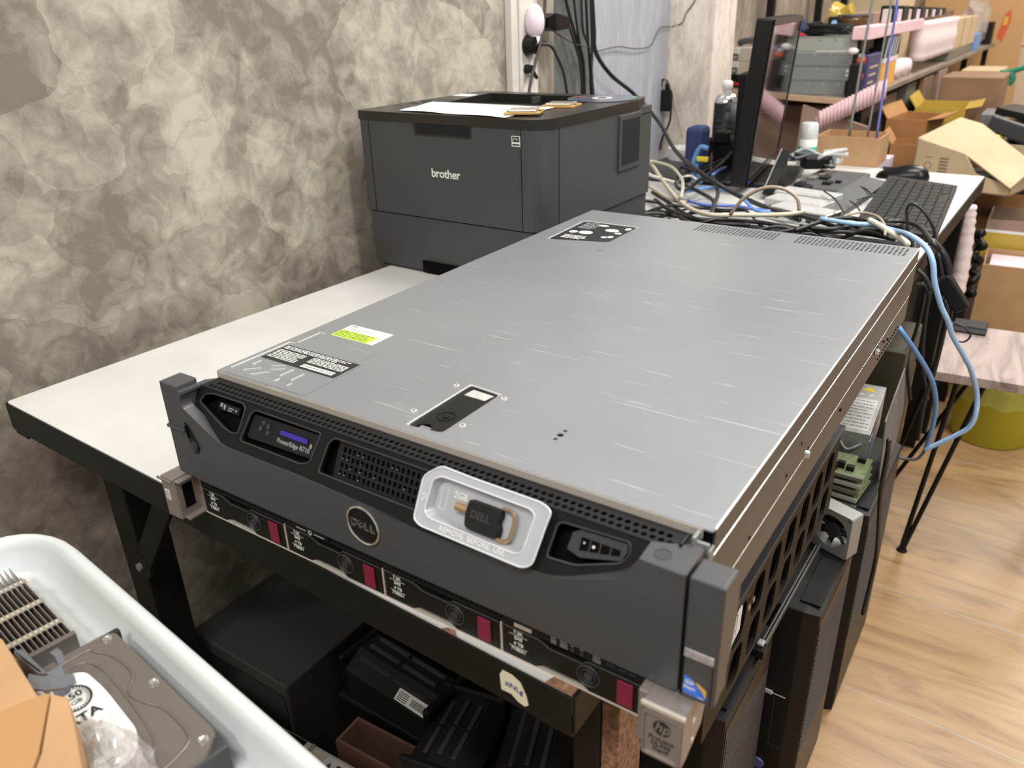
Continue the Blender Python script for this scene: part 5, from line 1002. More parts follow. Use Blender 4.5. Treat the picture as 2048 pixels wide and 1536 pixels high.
# spray can
sc = thing('spray_can', 'black aerosol spray can with white cap, left of the monitor', 'spray can', (-0.262, 1.93, ZD))
MB().lathe([(0.031, 0.0), (0.033, 0.003), (0.033, 0.150)], n=24).build('can_body', 'black', sc, smooth=True); MB().lathe([(0.033, 0.150), (0.033, 0.153), (0.026, 0.170), (0.014, 0.178)], n=24).build('can_shoulder', 'chrome', sc, smooth=True)
MB().lathe([(0.012, 0.178), (0.012, 0.186), (0.015, 0.188), (0.014, 0.205), (0.010, 0.208)], n=18).build('spray_cap', 'white_plastic', sc, smooth=True)
b = MB()
for k in range(5): b.rings([[(0.0334 * math.cos(a), 0.0334 * math.sin(a), z) for a in [R(-110 + q * 10) for q in range(9)]] for z in (0.03 + k * 0.018, 0.036 + k * 0.018)], False, False, closed=False)
b.rings([[(0.0335 * math.cos(a), 0.0335 * math.sin(a), z) for a in [R(-80 + q * 8) for q in range(5)]] for z in (0.128, 0.140)], False, False, closed=False); b.build('can_lettering', 'dark_grey', sc)
# tape roll under clear dome
b = MB(); t = thing('tape_roll', 'roll of clear tape lying at the foot of the pillar', 'tape roll', (-0.318, 1.80, ZD + 0.012)); b.lathe([(0.026, 0), (0.052, 0), (0.052, 0.03), (0.026, 0.03), (0.026, 0)], n=32, cap=False).build('tape', 'cloud_plastic', t, smooth=False)
MB().lathe([(0.020, 0.001), (0.026, 0.001), (0.026, 0.029), (0.020, 0.029), (0.020, 0.001)], n=24, cap=False).build('core', 'white_plastic', t)
MB().box((-0.38, 1.52, ZD), (-0.205, 1.88, ZD + 0.0118), 0.003).solo('grey_plate', 'dark_grey', 'flat dark grey plate lying on the desk behind the printer', 'plate')
# pliers-like tool, dark pouch
t = thing('cutting_pliers', 'pliers with blue and yellow grips standing in the clutter left of the monitor', 'pliers', (-0.165, 1.53, ZD))
MB().tube([(-0.02, 0, 0.01), (-0.024, 0, 0.05), (-0.010, 0, 0.088), (0.012, 0, 0.088)], 0.006, 8).build('grip', 'cable_blue', t); MB().box((-0.016, -0.006, 0.056), (0.014, 0.006, 0.068), 0.003).build('yellow_band', 'yellow', t); MB().tube([(-0.016, 0, 0.05), (-0.012, 0, 0.025), (0.0, 0, 0.004)], 0.005, 8).build('jaw', 'cable_blue', t)
MB().box((-0.262, 1.640, ZD + 0.012), (-0.212, 1.70, ZD + 0.120), 0.012).solo('dark_pouch', 'navy', 'dark navy pouch standing behind the blue pliers', 'pouch')
b = MB(); b.box((-0.255, 1.78, ZD + 0.012), (-0.17, 1.86, ZD + 0.075), 0.008); b.box((-0.235, 1.77, ZD + 0.06), (-0.19, 1.80, ZD + 0.095), 0.006); b.solo('power_brick', 'black', 'black power brick tangled in cables in front of the spray can', 'adapter')
# optical drives stack
for i, (x, y) in enumerate(((0.083, 1.262), (0.052, 1.335), (0.050, 1.412))):
    t = thing('slim_drive', ['nearest silver slim drive of the three beside the monitor', 'middle silver slim drive of the three beside the monitor', 'farthest silver slim drive of the three beside the monitor'][i], 'drive', (x, y, ZD), -14, 'silver slim drives behind the server')
    MB().box((0, 0, 0.0), (0.128, 0.060, 0.026 + 0.001 * i), 0.002).build('drive_case', 'chrome' if i == 0 else 'label_silver', t)
    b = MB()
    for q in range(3): b.box((0.014 + q * 0.036, -0.0005, 0.006), (0.026 + q * 0.036, 0.0005, 0.014), 0.0002)
    b.build('case_slot', 'print_black', t); MB().box((0.002, 0.004, 0.0260 + 0.001 * i), (0.126, 0.056, 0.0268 + 0.001 * i)).build('drive_label', 'label_silver', t)
# laptop base
t = thing('bare_laptop', 'dark grey bare laptop lower half lying left of the keyboard', 'laptop', (0.128, 1.335, ZD), -3)
MB().box((-0.09, 0.185, 0), (0.03, 0.42, 0.018), 0.003).build('base', 'laptop_grey', t); MB().rings([[(0.03, 0.0, 0), (0.085, 0.0, 0), (0.085, 0.0, 0.012), (0.03, 0.0, 0.022)], [(0.03, 0.36, 0), (0.085, 0.36, 0), (0.085, 0.36, 0.012), (0.03, 0.36, 0.022)]]).build('hinge_strip', 'laptop_grey', t)
b = MB(); rnd = random.Random(8)
for k in range(9): x, y = rnd.uniform(-0.08, 0.0), rnd.uniform(0.12, 0.36); MB().box((x, y, 0.018), (x + rnd.uniform(.01, .03), y + rnd.uniform(.01, .04), 0.024), 0.001).build('component', 'black_soft' if k % 3 else 'old_beige', t)

t = thing('adapter_pile', 'tangled silver and black connector cord in front of the foam bottle', 'connectors', (0.03, 1.74, ZD + 0.026))
b = MB(); rnd = random.Random(3)
b.tube([(rnd.uniform(-.06, .09), rnd.uniform(-.06, .06), rnd.uniform(.006, .03)) for _ in range(16)], 0.004, 8); b.build('cord', 'cable_grey', t); b = MB()
b.tube([(rnd.uniform(-.06, .09), rnd.uniform(-.05, .05), rnd.uniform(.01, .04)) for _ in range(10)], 0.005, 8); b.build('silver_braid', 'label_silver', t)
b = MB(); b.box((-0.02, -0.05, 0.0), (0.04, 0.0, 0.03), 0.005, Matrix.Rotation(R(30), 4, 'Z')); b.build('connector_body', 'black', t)
MB().cyl((-0.06, 0.02, 0.01), (-0.03, 0.03, 0.012), 0.004, 8).build('blue_ring', 'cable_deep_blue', t)
# foam bottle
fb = thing('foam_bottle', 'white pump foam bottle with cloudy cap and teal band on the desk', 'bottle', (-0.006, 1.86, ZD))
MB().lathe([(0.020, 0.0), (0.0235, 0.003), (0.0235, 0.074), (0.020, 0.078)], n=24).build('bottle_body', 'white_plastic', fb, smooth=True)
MB().lathe([(0.0240, 0.034), (0.0240, 0.056)], n=24, cap=False).build('teal_band', 'teal', fb, smooth=True)
MB().lathe([(0.0225, 0.075), (0.0235, 0.078), (0.0220, 0.112), (0.018, 0.116)], n=24).build('clear_cap', 'cloud_plastic', fb, smooth=True); MB().lathe([(0.011, 0.078), (0.009, 0.105)], n=14).build('pump', 'white_plastic', fb, smooth=True)
# carton on desk
cbx = thing('cardboard_box', 'low open corrugated carton on the back edge of the desk', 'cardboard box', (0.08, 1.96, ZD))
def open_box(t, x0, x1, y0, y1, z0, z1, m, th=0.004, flaps=()):
    b = MB(); b.box((x0, y0, z0), (x1, y0 + th, z1)); b.box((x0, y1 - th, z0), (x1, y1, z1)); b.box((x0, y0 + th, z0), (x0 + th, y1 - th, z1)); b.box((x1 - th, y0 + th, z0), (x1, y1 - th, z1)); b.box((x0 + th, y0 + th, z0), (x1 - th, y1 - th, z0 + th)); b.build('box_body', m, t)
    for f in flaps: MB().rings([list(f[:4]), [tuple(Vector(p) + Vector((0, 0, 0.003))) for p in f[:4]]]).build('flap', m, t)
open_box(cbx, -0.082, 0.078, -0.028, 0.10, 0.0, 0.074, 'kraft_dark' if False else 'kraft')
# mouse and keyboard
ms_ = thing('computer_mouse', 'black mouse lying beyond the keyboard', 'mouse', (0.245, 1.815, ZD), 5)
b = MB(); b.rings([[(x, 0.026 * w_ * math.cos(a), max(0.0, h * math.sin(a))) for a in [math.pi * q / 10 for q in range(11)]] for x, w_, h in ((-0.062, 0.35, 0.006), (-0.055, 0.7, 0.014), (-0.03, 0.95, 0.024), (0.005, 1.05, 0.034), (0.035, 1.0, 0.033), (0.052, 0.75, 0.022), (0.058, 0.4, 0.008))]); b.build('mouse_body', 'gloss_black', ms_, smooth=True)
MB().box((-0.05, -0.001, 0.018), (-0.028, 0.001, 0.026), 0.0005).build('scroll_wheel', 'dark_grey', ms_)
M['key_black'] = mat('key_black', (0.016, 0.0155, 0.015), 0.5, spec=0.3)
kb = thing('keyboard', 'black computer keyboard lying end-on at the far right of the desk', 'keyboard', (0.262, 1.235, ZD), 1.5)
MB().rings([[(0.000, -0.02, 0), (0.140, -0.02, 0), (0.140, -0.02, 0.012), (0.000, -0.02, 0.024)], [(-0.020, 0.475, 0), (0.126, 0.475, 0), (0.126, 0.475, 0.012), (-0.020, 0.475, 0.024)]]).build('keyboard_base', 'black_soft', kb)
kk = MB(); KX = [(0.014, 0.0228), (0.034, 0.0214), (0.0525, 0.0198), (0.071, 0.0182), (0.0895, 0.0166), (0.108, 0.0150), (0.1265, 0.0135)]
kme = None; cnt = 0
for r_, (x, z) in enumerate(KX):
    y = 0.0
    while y < 0.44:
        L_ = 0.031 if (r_ + cnt) % 5 else 0.042
        if r_ == 6 and 0.22 < y < 0.26: L_ = 0.10
        if kme is None:
            q = MB().rings([[(-0.008, 0, 0), (0.008, 0, 0), (0.008, 1, 0), (-0.008, 1, 0)], [(-0.0065, 0.08, 0.005), (0.0065, 0.08, 0.005), (0.0065, 0.92, 0.005), (-0.0065, 0.92, 0.005)]]); ko = q.build('key', 'key_black', kb); kme = ko.data
        else: ko = bpy.data.objects.new('key', kme); COL.objects.link(ko); ko.parent = kb
        fx = x - y * 0.037; ko.location = (fx, y, z - 0.0015); ko.scale = (1.0, L_ - 0.0015, 1); cnt += 1; y += L_ + 0.0012
        if cnt >= 98: break
    if cnt >= 98: break

b = MB(); rnd = random.Random(21)
for k in range(34):
    x0, y0 = rnd.uniform(-0.20, 0.36), rnd.uniform(0.74, 1.20); pts = []
    a = rnd.uniform(-0.5, 0.5); L_ = rnd.uniform(0.10, 0.32)
    for q in range(6):
        t_ = q / 5; x = x0 + L_ * (t_ - .5) * math.cos(a); y = y0 + L_ * (t_ - .5) * math.sin(a) + 0.03 * math.sin(t_ * 6 + k)
        pts.append((min(0.385, max(-0.04 if y < 1.05 else -0.22, x)), max(0.70, y), ZD + 0.006 + rnd.uniform(0, 0.030 if y < 1.2 else 0.016)))
    b.tube(pts, rnd.choice((0.0025, 0.0034, 0.0042)), 8, 5)
b.solo('cable_tangle', 'cable_black', 'dense tangle of black cables heaped on the desk behind the servers', 'cables', kind='stuff', smooth=True)
MB().box((-0.06, 0.72, ZD), (0.385, 1.19, ZD + 0.004), 0.001).solo('darkening_sheet', 'black_soft', 'thin black mat under the cable heap behind the servers', 'mat')  # added sheet that keeps the white desktop dark between the cables
# ---------------------------------------------------------------- black towers beside the desk and parts on them
def tower(loc, w_, y0, y1, h, label, btn=False):
    t = thing('tower_computer', label, 'computer', (loc, (y0 + y1) / 2, 0), 0, 'black towers under the desk edge'); hy = (y1 - y0) / 2
    MB().box((-w_, -hy, 0.0), (-0.022, hy, h), 0.003).build('case', 'tower', t)
    fr = MB(); fr.rings([[(-0.024, -hy, 0.0), (-0.024, hy, 0.0), (-0.024, hy, h), (-0.024, -hy, h)], [(0.0 - 0.004, -hy + 0.006, 0.004), (-0.004, hy - 0.006, 0.004), (-0.004, hy - 0.006, h - 0.002), (-0.004, -hy + 0.006, h - 0.002)]]); f = fr.build('front_bezel', 'tower', t)
    hs = []; n = 30
    b = MB(); b.box((-0.0045, -hy + 0.010, 0.015), (-0.003, hy - 0.010, h - 0.02)); g = b.build('front_grille', 'tower_face', f)
    b = MB()
    for k in range(n):
        z = 0.03 + k * (h * 0.62) / n + 0.10
        if z + 0.05 < h - 0.02: b.box((-0.0032, -hy + 0.014, -0.0016), (-0.0022, hy - 0.014, 0.0016), 0, Matrix.Translation((0, 0, z + 0.02)) @ Matrix.Rotation(R(-8), 4, 'X'))
    b.build('grille_slat', 'dark_grey', g)
    MB().box((-0.035, -hy + 0.02, h), (-0.008, hy * 0.3, h + 0.003), 0.001).build('top_handle', 'black_soft', f)
    if btn:
        b = MB(); m_ = frame((-0.055, -hy - 0.0008, 0.120), (1, 0, 0), (0, 0, 1), (0, -1, 0)); b.cyl((0, 0, 0), (0, 0, 0.003), 0.010, 24, 0.0092, mtx=m_); b.build('power_button', 'violet_button', t)
        b = MB(); b.box((-0.060, -hy - 0.004, 0.262), (-0.048, -hy, 0.268), 0.001); b.cyl((-0.048, -hy - 0.002, 0.265), (-0.030, -hy - 0.002, 0.2645), 0.0008, 8); b.build('lock_tab', 'label_silver', t)
        b = MB()
        for p in ((-0.045, -hy - 0.0006, 0.165, -0.044, 0.265), (-0.045, -hy - 0.0006, 0.1645, -0.022, 0.1655)): b.box((p[0], p[1], p[2]), (p[3], -hy, p[4]))
        b.build('panel_seam', 'dark_grey', t)
    return t
tower(0.388, 0.42, 0.285, 0.470, 0.420, 'black tower computer nearest the camera, under the overhanging servers')
tower(0.432, 0.45, 0.515, 0.715, 0.420, 'black tower computer with a violet round button, middle of the three', True)
tower(0.436, 0.45, 0.785, 1.060, 0.420, 'black tower computer farthest back of the three beside the desk')
# black fan frame with oblong openings
ff = thing('fan_frame', 'black plastic frame with rows of oblong openings wedged under the desk edge', 'fan frame', (0.39, 0.37, 0.4205))
oh_ = []
for i in range(7):
    for j in range(2): oh_.append(rpoly([(0.06 + i * 0.055, 0.008 + j * 0.052), (0.094 + i * 0.055, 0.006 + j * 0.052), (0.102 + i * 0.055, 0.050 + j * 0.052), (0.066 + i * 0.055, 0.052 + j * 0.052)], 0.014))
plate('perforated_panel', rect(0.0, 0.0, 0.455, 0.122), oh_, 0.003, frame((0.402, 0.150, 0.533), (0, 1, 0), (0, 0, 1), (1, 0, 0)), 'frame_black', ff)
MB().box((0.250, 0.300, 0.4205), (0.330, 0.605, 0.655)).build('rear_block', 'frame_black', ff, True); MB().box((0.330, 0.150, 0.534), (0.396, 0.605, 0.655)).build('frame_core', 'void', ff, True)
MB().box((0.345, 0.150, 0.655), (0.406, 0.605, 0.659), 0.001).build('top_edge', 'dark_grey', ff, True); MB().box((0.325, 0.200, 0.4205), (0.345, 0.230, 0.535), 0.001).build('front_foot', 'frame_black', ff, True)
lb = MB()
for k in range(5): lb.prism([(0.155 + k * 0.0135, 0.604 + k * 0.003), (0.1665 + k * 0.0135, 0.607 + k * 0.003), (0.1685 + k * 0.0135, 0.634 + k * 0.003), (0.157 + k * 0.0135, 0.632 + k * 0.003)], 0.4042, 0.4055, 'x')
lb.build('white_label', 'label_white', ff, True, label='white label in five blocks')
for k, y in enumerate((0.245, 0.258)): MB().box((0.4042, y, 0.622), (0.4052, y + 0.006, 0.627)).build('contact', 'gold', ff, True)
b = MB(); b.box((0, 0, 0), (0.26, 0.003, 0.009), 0.001); b.box((0, 0.005, 0.0), (0.26, 0.008, 0.006), 0.001)
rl = thing('rack_rail', 'long thin dark metal rack rail lying against the tower tops', 'rail', (0.386, 0.405, 0.4215), 89); me = b.build('rail', 'handset', rl); MB().box((-0.004, -0.004, 0.0), (0.014, 0.011, 0.012), 0.001).build('rail_end', 'black', rl); MB().box((0.004, 0.000, 0.0122), (0.014, 0.008, 0.0165), 0.001).build('rail_clip', 'label_silver', rl)
# small fan
fn = thing('cooling_fan', 'grey square cooling fan standing on the middle tower', 'fan', (0.404, 0.676, 0.4205), -20)
fh = plate('fan_housing', rect(-0.030, 0.0, 0.030, 0.070, 0.004), [circ(0, 0.035, 0.026, 28)], 0.026, rootmat(fn) @ frame((0, -0.012, 0), (1, 0, 0), (0, 0, 1), (0, -1, 0)), 'fan_grey', fn)
b = MB(); b.cyl((0, -0.010, 0.035), (0, 0.010, 0.035), 0.011, 18); b.build('hub', 'dark_grey', fn)
b = MB()
for k in range(7):
    a = k * 2 * math.pi / 7; b.box((0.009, -0.001, -0.006), (0.0245, 0.001, 0.006), 0, Matrix.Translation((0, 0, 0.035)) @ Matrix.Rotation(a, 4, 'Y') @ Matrix.Rotation(R(35), 4, 'X'))
b.build('blade', 'black', fn)
for k, (x, z) in enumerate(((-0.026, 0.066), (0.026, 0.066))): MB().cyl((x, -0.0125, z), (x, -0.0135, z), 0.0022, 8).build('fan_screw', 'chrome', fn)
# circuit board stack
for k in range(5):
    t = thing('circuit_board', ['lowest', 'second lowest', 'middle', 'second highest', 'topmost'][k] + ' circuit board in the stack between the power supply and the fan', 'circuit board', (0.372, 0.835, 0.4205 + k * 0.0125), -6 + k * 1.5, 'circuit boards stacked on the farthest tower')
    MB().box((-0.045, -0.040, 0.0), (0.040, 0.040, 0.0018)).build('board', 'pcb_green', t); MB().box((-0.045, -0.0415, 0.0018), (0.040, -0.036, 0.0075)).build('edge_connector', 'label_silver' if k % 2 else 'old_beige', t)
    b = MB(); rnd = random.Random(k)
    for q in range(6): x, y = rnd.uniform(-0.04, 0.025), rnd.uniform(-0.03, 0.03); b.box((x, y, 0.0018), (x + 0.012, y + 0.009, 0.0100 if q < 5 else 0.0122))
    b.build('chip', 'black', t)
# power supply with label
ps = thing('power_supply', 'silver power supply unit with a printed label and yellow triangle, on the farthest tower', 'power supply', (0.365, 0.99, 0.4205), 4)
MB().box((-0.028, -0.085, 0.0), (0.026, 0.120, 0.078), 0.0015).build('case', 'label_silver', ps)
MB().box((-0.024, -0.075, 0.078), (0.020, 0.052, 0.0786)).build('label', 'label_white', ps); dashes('label_print', -0.022, -0.070, 0.018, 0.048, 9, rootmat(ps) @ Matrix.Translation((0, 0, 0.0787)), 'print_grey', ps, 5, 0.35, 0.15)
MB().prism([(-0.012, 0.088), (0.012, 0.088), (0.0, 0.106)], 0.078, 0.0785).build('warning_triangle', 'yellow', ps)
MB().prism([(-0.014, 0.066), (-0.004, 0.066), (-0.009, 0.078)], 0.078, 0.0785).build('white_mark', 'print_white', ps); MB().prism([(0.002, 0.066), (0.012, 0.066), (0.007, 0.078)], 0.078, 0.0785).build('white_mark', 'print_white', ps)
MB().box((0.026, -0.080, 0.010), (0.0266, -0.045, 0.062)).build('side_sticker', 'cable_pale_blue', ps); b = MB().tube([(-0.02, -0.088, 0.06), (-0.005, -0.098, 0.05), (0.015, -0.088, 0.06)], 0.0022, 8); b.build('pull_handle', 'label_silver', ps)
b = MB(); b.prism([(0.957, 0.606), (1.045, 0.500), (1.040, 0.4205), (0.900, 0.4205), (0.885, 0.455), (0.842, 0.560)], 0.4215, 0.4235, 'x'); b.solo('sheet_metal', 'mid_grey', 'bent dark grey sheet metal panel standing on the farthest tower', 'panel')
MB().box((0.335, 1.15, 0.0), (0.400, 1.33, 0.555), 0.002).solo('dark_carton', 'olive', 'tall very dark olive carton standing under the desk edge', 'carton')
MB().box((0.10, 1.40, 0.0), (0.330, 1.80, 0.62), 0.006).solo('computer_case', 'black_soft', 'large black computer case standing under the rear of the desk', 'computer')  # added black block; stands for the darkness under the rear of the desk
# plug-like flat brick hanging
b = MB(); b.box((-0.010, -0.012, -0.030), (0.012, 0.012, 0.030), 0.003, Matrix.Translation((0.463, 1.0, 0.728)) @ Matrix.Rotation(R(-38), 4, 'Y')); b.solo('flat_connector', 'black', 'flat black connector block hanging beside the pale blue cable', 'connector')

# ---------------------------------------------------------------- under the desk, front
b = thing('computer_case', 'black computer case with dull flat top under the left of the desk', 'computer', (-0.23, 0.32, 0)); MB().box((-0.10, -0.23, 0), (0.10, 0.23, 0.360), 0.003).build('case', mat('dull_black', (0.022, 0.018, 0.016), 0.6), b); MB().box((-0.095, -0.2312, 0.02), (0.095, -0.23, 0.34)).build('front_panel', 'black', b)
MB().box((-0.12, 0.16, 0.0), (0.28, 0.278, 0.295), 0.004).solo('storage_crate', 'black', 'low black crate under the desk that carries the toner cartridges', 'crate')
def toner(loc, rz, L_, label, sticker):
    t = thing('toner_cartridge', label, 'toner cartridge', loc, rz, 'toner cartridges under the desk')
    MB().prism([(-0.035, 0.0), (0.045, 0.0), (0.050, 0.030), (0.030, 0.055), (-0.005, 0.058), (-0.035, 0.040)], 0.0, L_, 'x').build('cartridge_body', 'black_soft', t)
    b = MB(); 
    for y, z in ((-0.018, 0.0505), (0.002, 0.058), (0.020, 0.056)): b.box((0.012, y, z - 0.004), (L_ * 0.46, y + 0.006, z + 0.003), 0.001); b.box((L_ * 0.5, y, z - 0.004), (L_ - 0.014, y + 0.006, z + 0.003), 0.001)
    b.build('moulded_rib', 'dark_grey', t)
    b = MB(); b.box((-0.010, -0.038, 0.0), (0.0, 0.050, 0.062), 0.004); b.build('end_cap', 'black', t); MB().box((L_, -0.038, 0.0), (L_ + 0.010, 0.050, 0.062), 0.004).build('end_cap', 'black', t)
    if sticker:
        fr_ = frame((L_ * sticker[0], -0.0345, 0.0405), (1, 0, 0), (0, 0.857, 0.514)); lb = plate('barcode_label', rect(0, 0.002, 0.055, 0.018, 0.001), [], 0.0003, fr_ @ Matrix.Translation((0, 0, 0.0004)), 'label_white', t, world=False); b = MB()
        for k in range(14): b.box((0.026 + k * 0.0018, 0.005, 0.0004), (0.027 + k * 0.0018, 0.014, 0.0005), mtx=fr_)
        for k in range(5): b.box((0.003, 0.004 + k * 0.0025, 0.0004), (0.020, 0.005 + k * 0.0025, 0.0005), mtx=fr_)
        b.build('barcode', 'print_black', lb)
toner((-0.105, 0.207, 0.2955), -4, 0.150, 'black toner cartridge with a white barcode label, under the desk', (0.62,))
toner((0.075, 0.215, 0.2955), -78, 0.11, 'black cartridge lying crosswise beside the labelled one, white tag at its end', None)
toner((0.16, 0.25, 0.2955), -70, 0.20, 'long dark cartridge farther right under the desk, half lost in shadow', None)
t = thing('old_device', 'dusty beige-grey office machine with a dark window and warning label', 'office machine', (-0.06, -0.06, 0), 3)
MB().box((-0.205, -0.10, 0.0), (0.14, 0.146, 0.2925), 0.004).build('housing', 'device_beige', t); MB().box((-0.078, 0.112, 0.2925), (-0.026, 0.143, 0.2935)).build('window', 'void', t); MB().box((-0.016, -0.095, 0.2925), (-0.011, 0.144, 0.2955), 0.001).build('ridge', 'hp_metal', t)
lb = MB().box((0.014, 0.100, 0.2925), (0.100, 0.140, 0.2930)).build('warning_label', 'label_silver', t); ml = rootmat(t) @ Matrix.Translation((0, 0, 0.2931)); dashes('label_print', 0.034, 0.104, 0.095, 0.137, 5, ml, 'print_black', lb, 6, 0.5, 0.08)
MB().prism([(0.018, 0.122), (0.030, 0.122), (0.024, 0.134)], 0.2930, 0.2933).build('warning_triangle', 'print_black', lb)
t = thing('cardboard_box', 'small dark brown open cardboard box in the shadow behind the beige-grey machine', 'cardboard box', (0.03, 0.124, 0), 3); open_box(t, -0.09, 0.06, -0.020, 0.024, 0.0, 0.300, 'shaded_card')

# ---------------------------------------------------------------- side table, bucket
sd = thing('side_table', 'small side table with rosy grey wood-grain top and thin black hairpin legs', 'side table', (0.437, 1.351, 0), 4.5)
MB().box((0.0, 0.0, 0.430), (0.30, 0.315, 0.450), 0.0012).build('tabletop', 'side_wood', sd)
for x, y, dx, dy in ((0.010, 0.006, 0.035, 0.03), (0.285, 0.01, -0.03, 0.03), (-0.06, 0.235, 0.07, -0.01), (0.29, 0.29, -0.03, -0.03)):
    b = MB(); b.tube([(x + dx, y + dy * 0.2, 0.430), (x, y - 0.008, 0.006)], 0.0052, 8, 0); b.tube([(x + dx * 2.4, y + dy * 0.4, 0.430), (x + 0.004, y - 0.008, 0.006)], 0.0052, 8, 0); b.cyl((x + 0.002, y - 0.008, 0), (x + 0.002, y - 0.008, 0.007), 0.012, 16, 0.009); b.build('leg', 'desk_black', sd)
t = thing('black_wallet', 'flat black case with a glossy edge on the far edge of the side table', 'case', (0.468, 1.636, 0.4505), 2); MB().box((-0.035, -0.028, 0.0), (0.035, 0.022, 0.018), 0.003).build('case', 'black', t); MB().box((-0.034, -0.0288, 0.004), (0.034, -0.028, 0.014), 0.0003).build('glossy_edge', 'cable_grey', t)
pl_ = thing('bucket', 'lime green plastic bucket lined with a bag, under and behind the side table', 'bucket', (0.555, 2.06, 0))
MB().lathe([(0.095, 0.0), (0.100, 0.003), (0.128, 0.200), (0.133, 0.204), (0.133, 0.214), (0.126, 0.214), (0.122, 0.198), (0.098, 0.010)], n=40).build('bucket_body', 'lime', pl_, smooth=True)
b = MB(); n = 48
b.rings([[((rr_ + 0.003 * math.sin(i * 1.9) + 0.002 * math.sin(i * 4.7)) * math.cos(2 * math.pi * i / n), (rr_ + 0.003 * math.sin(i * 1.9)) * math.sin(2 * math.pi * i / n), z + 0.005 * math.sin(i * 1.3)) for i in range(n)] for rr_, z in ((0.128, 0.135), (0.136, 0.19), (0.139, 0.225), (0.126, 0.222), (0.119, 0.17))], False, False); b.build('bag_liner', 'lime_bag', pl_, smooth=True)
# ---------------------------------------------------------------- long shelf behind the desk
sh = thing('wall_shelf', 'long wooden shelf unit on black posts, running away along the left wall behind the monitor', 'shelf', (-0.3, 3.5, 0))
MB().prism([(-0.022, 2.42), (-0.62, 2.665), (-0.655, 6.2), (0.03, 6.0)], 0.8545, 0.8660).build('board', 'shelf_grey', sh, True)
b = MB(); A, B_ = Vector((-0.62, 2.665, 0)), Vector((-0.018, 2.412, 0)); d = (B_ - A).normalized(); b.box((0, -0.004, 0.848), ((B_ - A).length, 0.004, 0.8665), 0.001, frame(A, d, Vector((-d.y, d.x, 0)))); b.build('front_edge', 'shelf_edge', sh, True)
b = MB(); A, B_ = Vector((-0.018, 2.415, 0)), Vector((0.034, 6.0, 0)); d = (B_ - A).normalized(); b.box((0, -0.004, 0.850), ((B_ - A).length, 0.004, 0.8668), 0.001, frame(A, d, Vector((-d.y, d.x, 0)))); b.build('side_edge', 'shelf_grey', sh, True)
for x, y in ((-0.622, 2.700), (-0.618, 3.38), (-0.612, 4.12), (-0.612, 4.62), (-0.61, 5.6)): MB().box((x - 0.016, y - 0.016, 0), (x + 0.016, y + 0.016, 1.9), 0.002).build('post', 'desk_black', sh, True)
for x, y in ((-0.05, 2.64), (-0.03, 3.585), (-0.01, 4.98), (0.0, 5.9)): MB().box((x - 0.014, y - 0.014, 0), (x + 0.014, y + 0.014, 0.8545), 0.002).build('leg', 'desk_black', sh, True)
MB().box((-0.62, 2.70, 0.828), (-0.06, 2.73, 0.8545)).build('cross_bar', 'desk_black', sh, True)
ZS = 0.8662
SL = ['bottom grey slim server of four stacked on the shelf right of the monitor', 'second grey slim server from the bottom, with two small white squares', 'third grey slim server from the bottom of the stack on the shelf', 'topmost and palest slim server of the stack on the shelf']
for k in range(4):
    x1 = (-0.082, -0.060, -0.071, -0.062)[k]; t = thing('slim_server', SL[k], 'server', (x1, 2.53, ZS + 0.0002 + k * 0.0445), -2, 'slim servers on the shelf')
    MB().box((-0.26, 0.0, 0.0), (0.0, 0.17, 0.0438), 0.001).build('case', 'slim_grey' if k < 3 else mat('pale_zinc_case', (0.36, 0.39, 0.36), 0.45, 0.3), t)
    MB().box((-0.26, -0.0006, 0.0405), (-0.004, 0.0005, 0.0425)).build('edge_lip', 'label_silver' if k == 2 else 'mid_grey', t)
    MB().box((0.0, 0.004, 0.003), (0.010 + 0.01 * (k == 1), 0.166, 0.040), 0.001).build('rear_panel', 'black', t)
    if k == 1:
        for z in (0.013, 0.026): MB().box((-0.024, -0.0010, z), (-0.017, 0.0, z + 0.007)).build('white_square', 'print_white', t)
    b = MB()
    for q in range(3): b.cyl((-0.02 - q * 0.05, -0.0008, 0.034), (-0.02 - q * 0.05, 0, 0.034), 0.0022, 8)
    b.build('rivet', 'black' if k == 3 else 'label_silver', t)
for k in range(2):
    t = thing('white_drive_box', ['lower of two cream boxes with black badges, left of the monitor on the shelf', 'upper of two cream boxes with black badges, left of the monitor on the shelf'][k], 'box', (-0.535, 2.72, ZS + 0.0445 + k * 0.0465), -20, 'cream boxes on the shelf')
    MB().box((0.0, 0.0, 0.0), (0.165, 0.14, 0.0455), 0.002).build('box_body', 'beige_case', t); MB().box((0.0, -0.004, 0.004 + 0.02), (0.03, 0.0, 0.0455), 0.002).build('corner_clip', 'white_plastic', t)
    bb = MB().box((0.003, -0.0052, 0.005), (0.028, -0.0040, 0.022)).build('black_badge', 'print_black', t)
    b = MB()
    for q in range(4): b.prism([(0.006 + q * 0.005, 0.008), (0.008 + q * 0.005, 0.008), (0.011 + q * 0.005, 0.019), (0.009 + q * 0.005, 0.019)], -0.0056, -0.0052, 'y')
    b.build('badge_print', 'print_white', bb)
t = thing('laptop', 'dark closed laptop under the cream boxes on the shelf', 'laptop', (-0.55, 2.72, ZS), -22); MB().box((0, 0, 0.020), (0.185, 0.18, 0.044), 0.004).build('laptop_body', 'black', t)
t = thing('red_case', 'red and black flat case under the dark laptop on the shelf', 'case', (-0.53, 2.705, ZS), -22); MB().box((0, 0, 0.0), (0.175, 0.16, 0.007)).build('base', 'black', t); MB().box((0, 0, 0.007), (0.175, 0.16, 0.018), 0.002).build('lid', 'red', t)
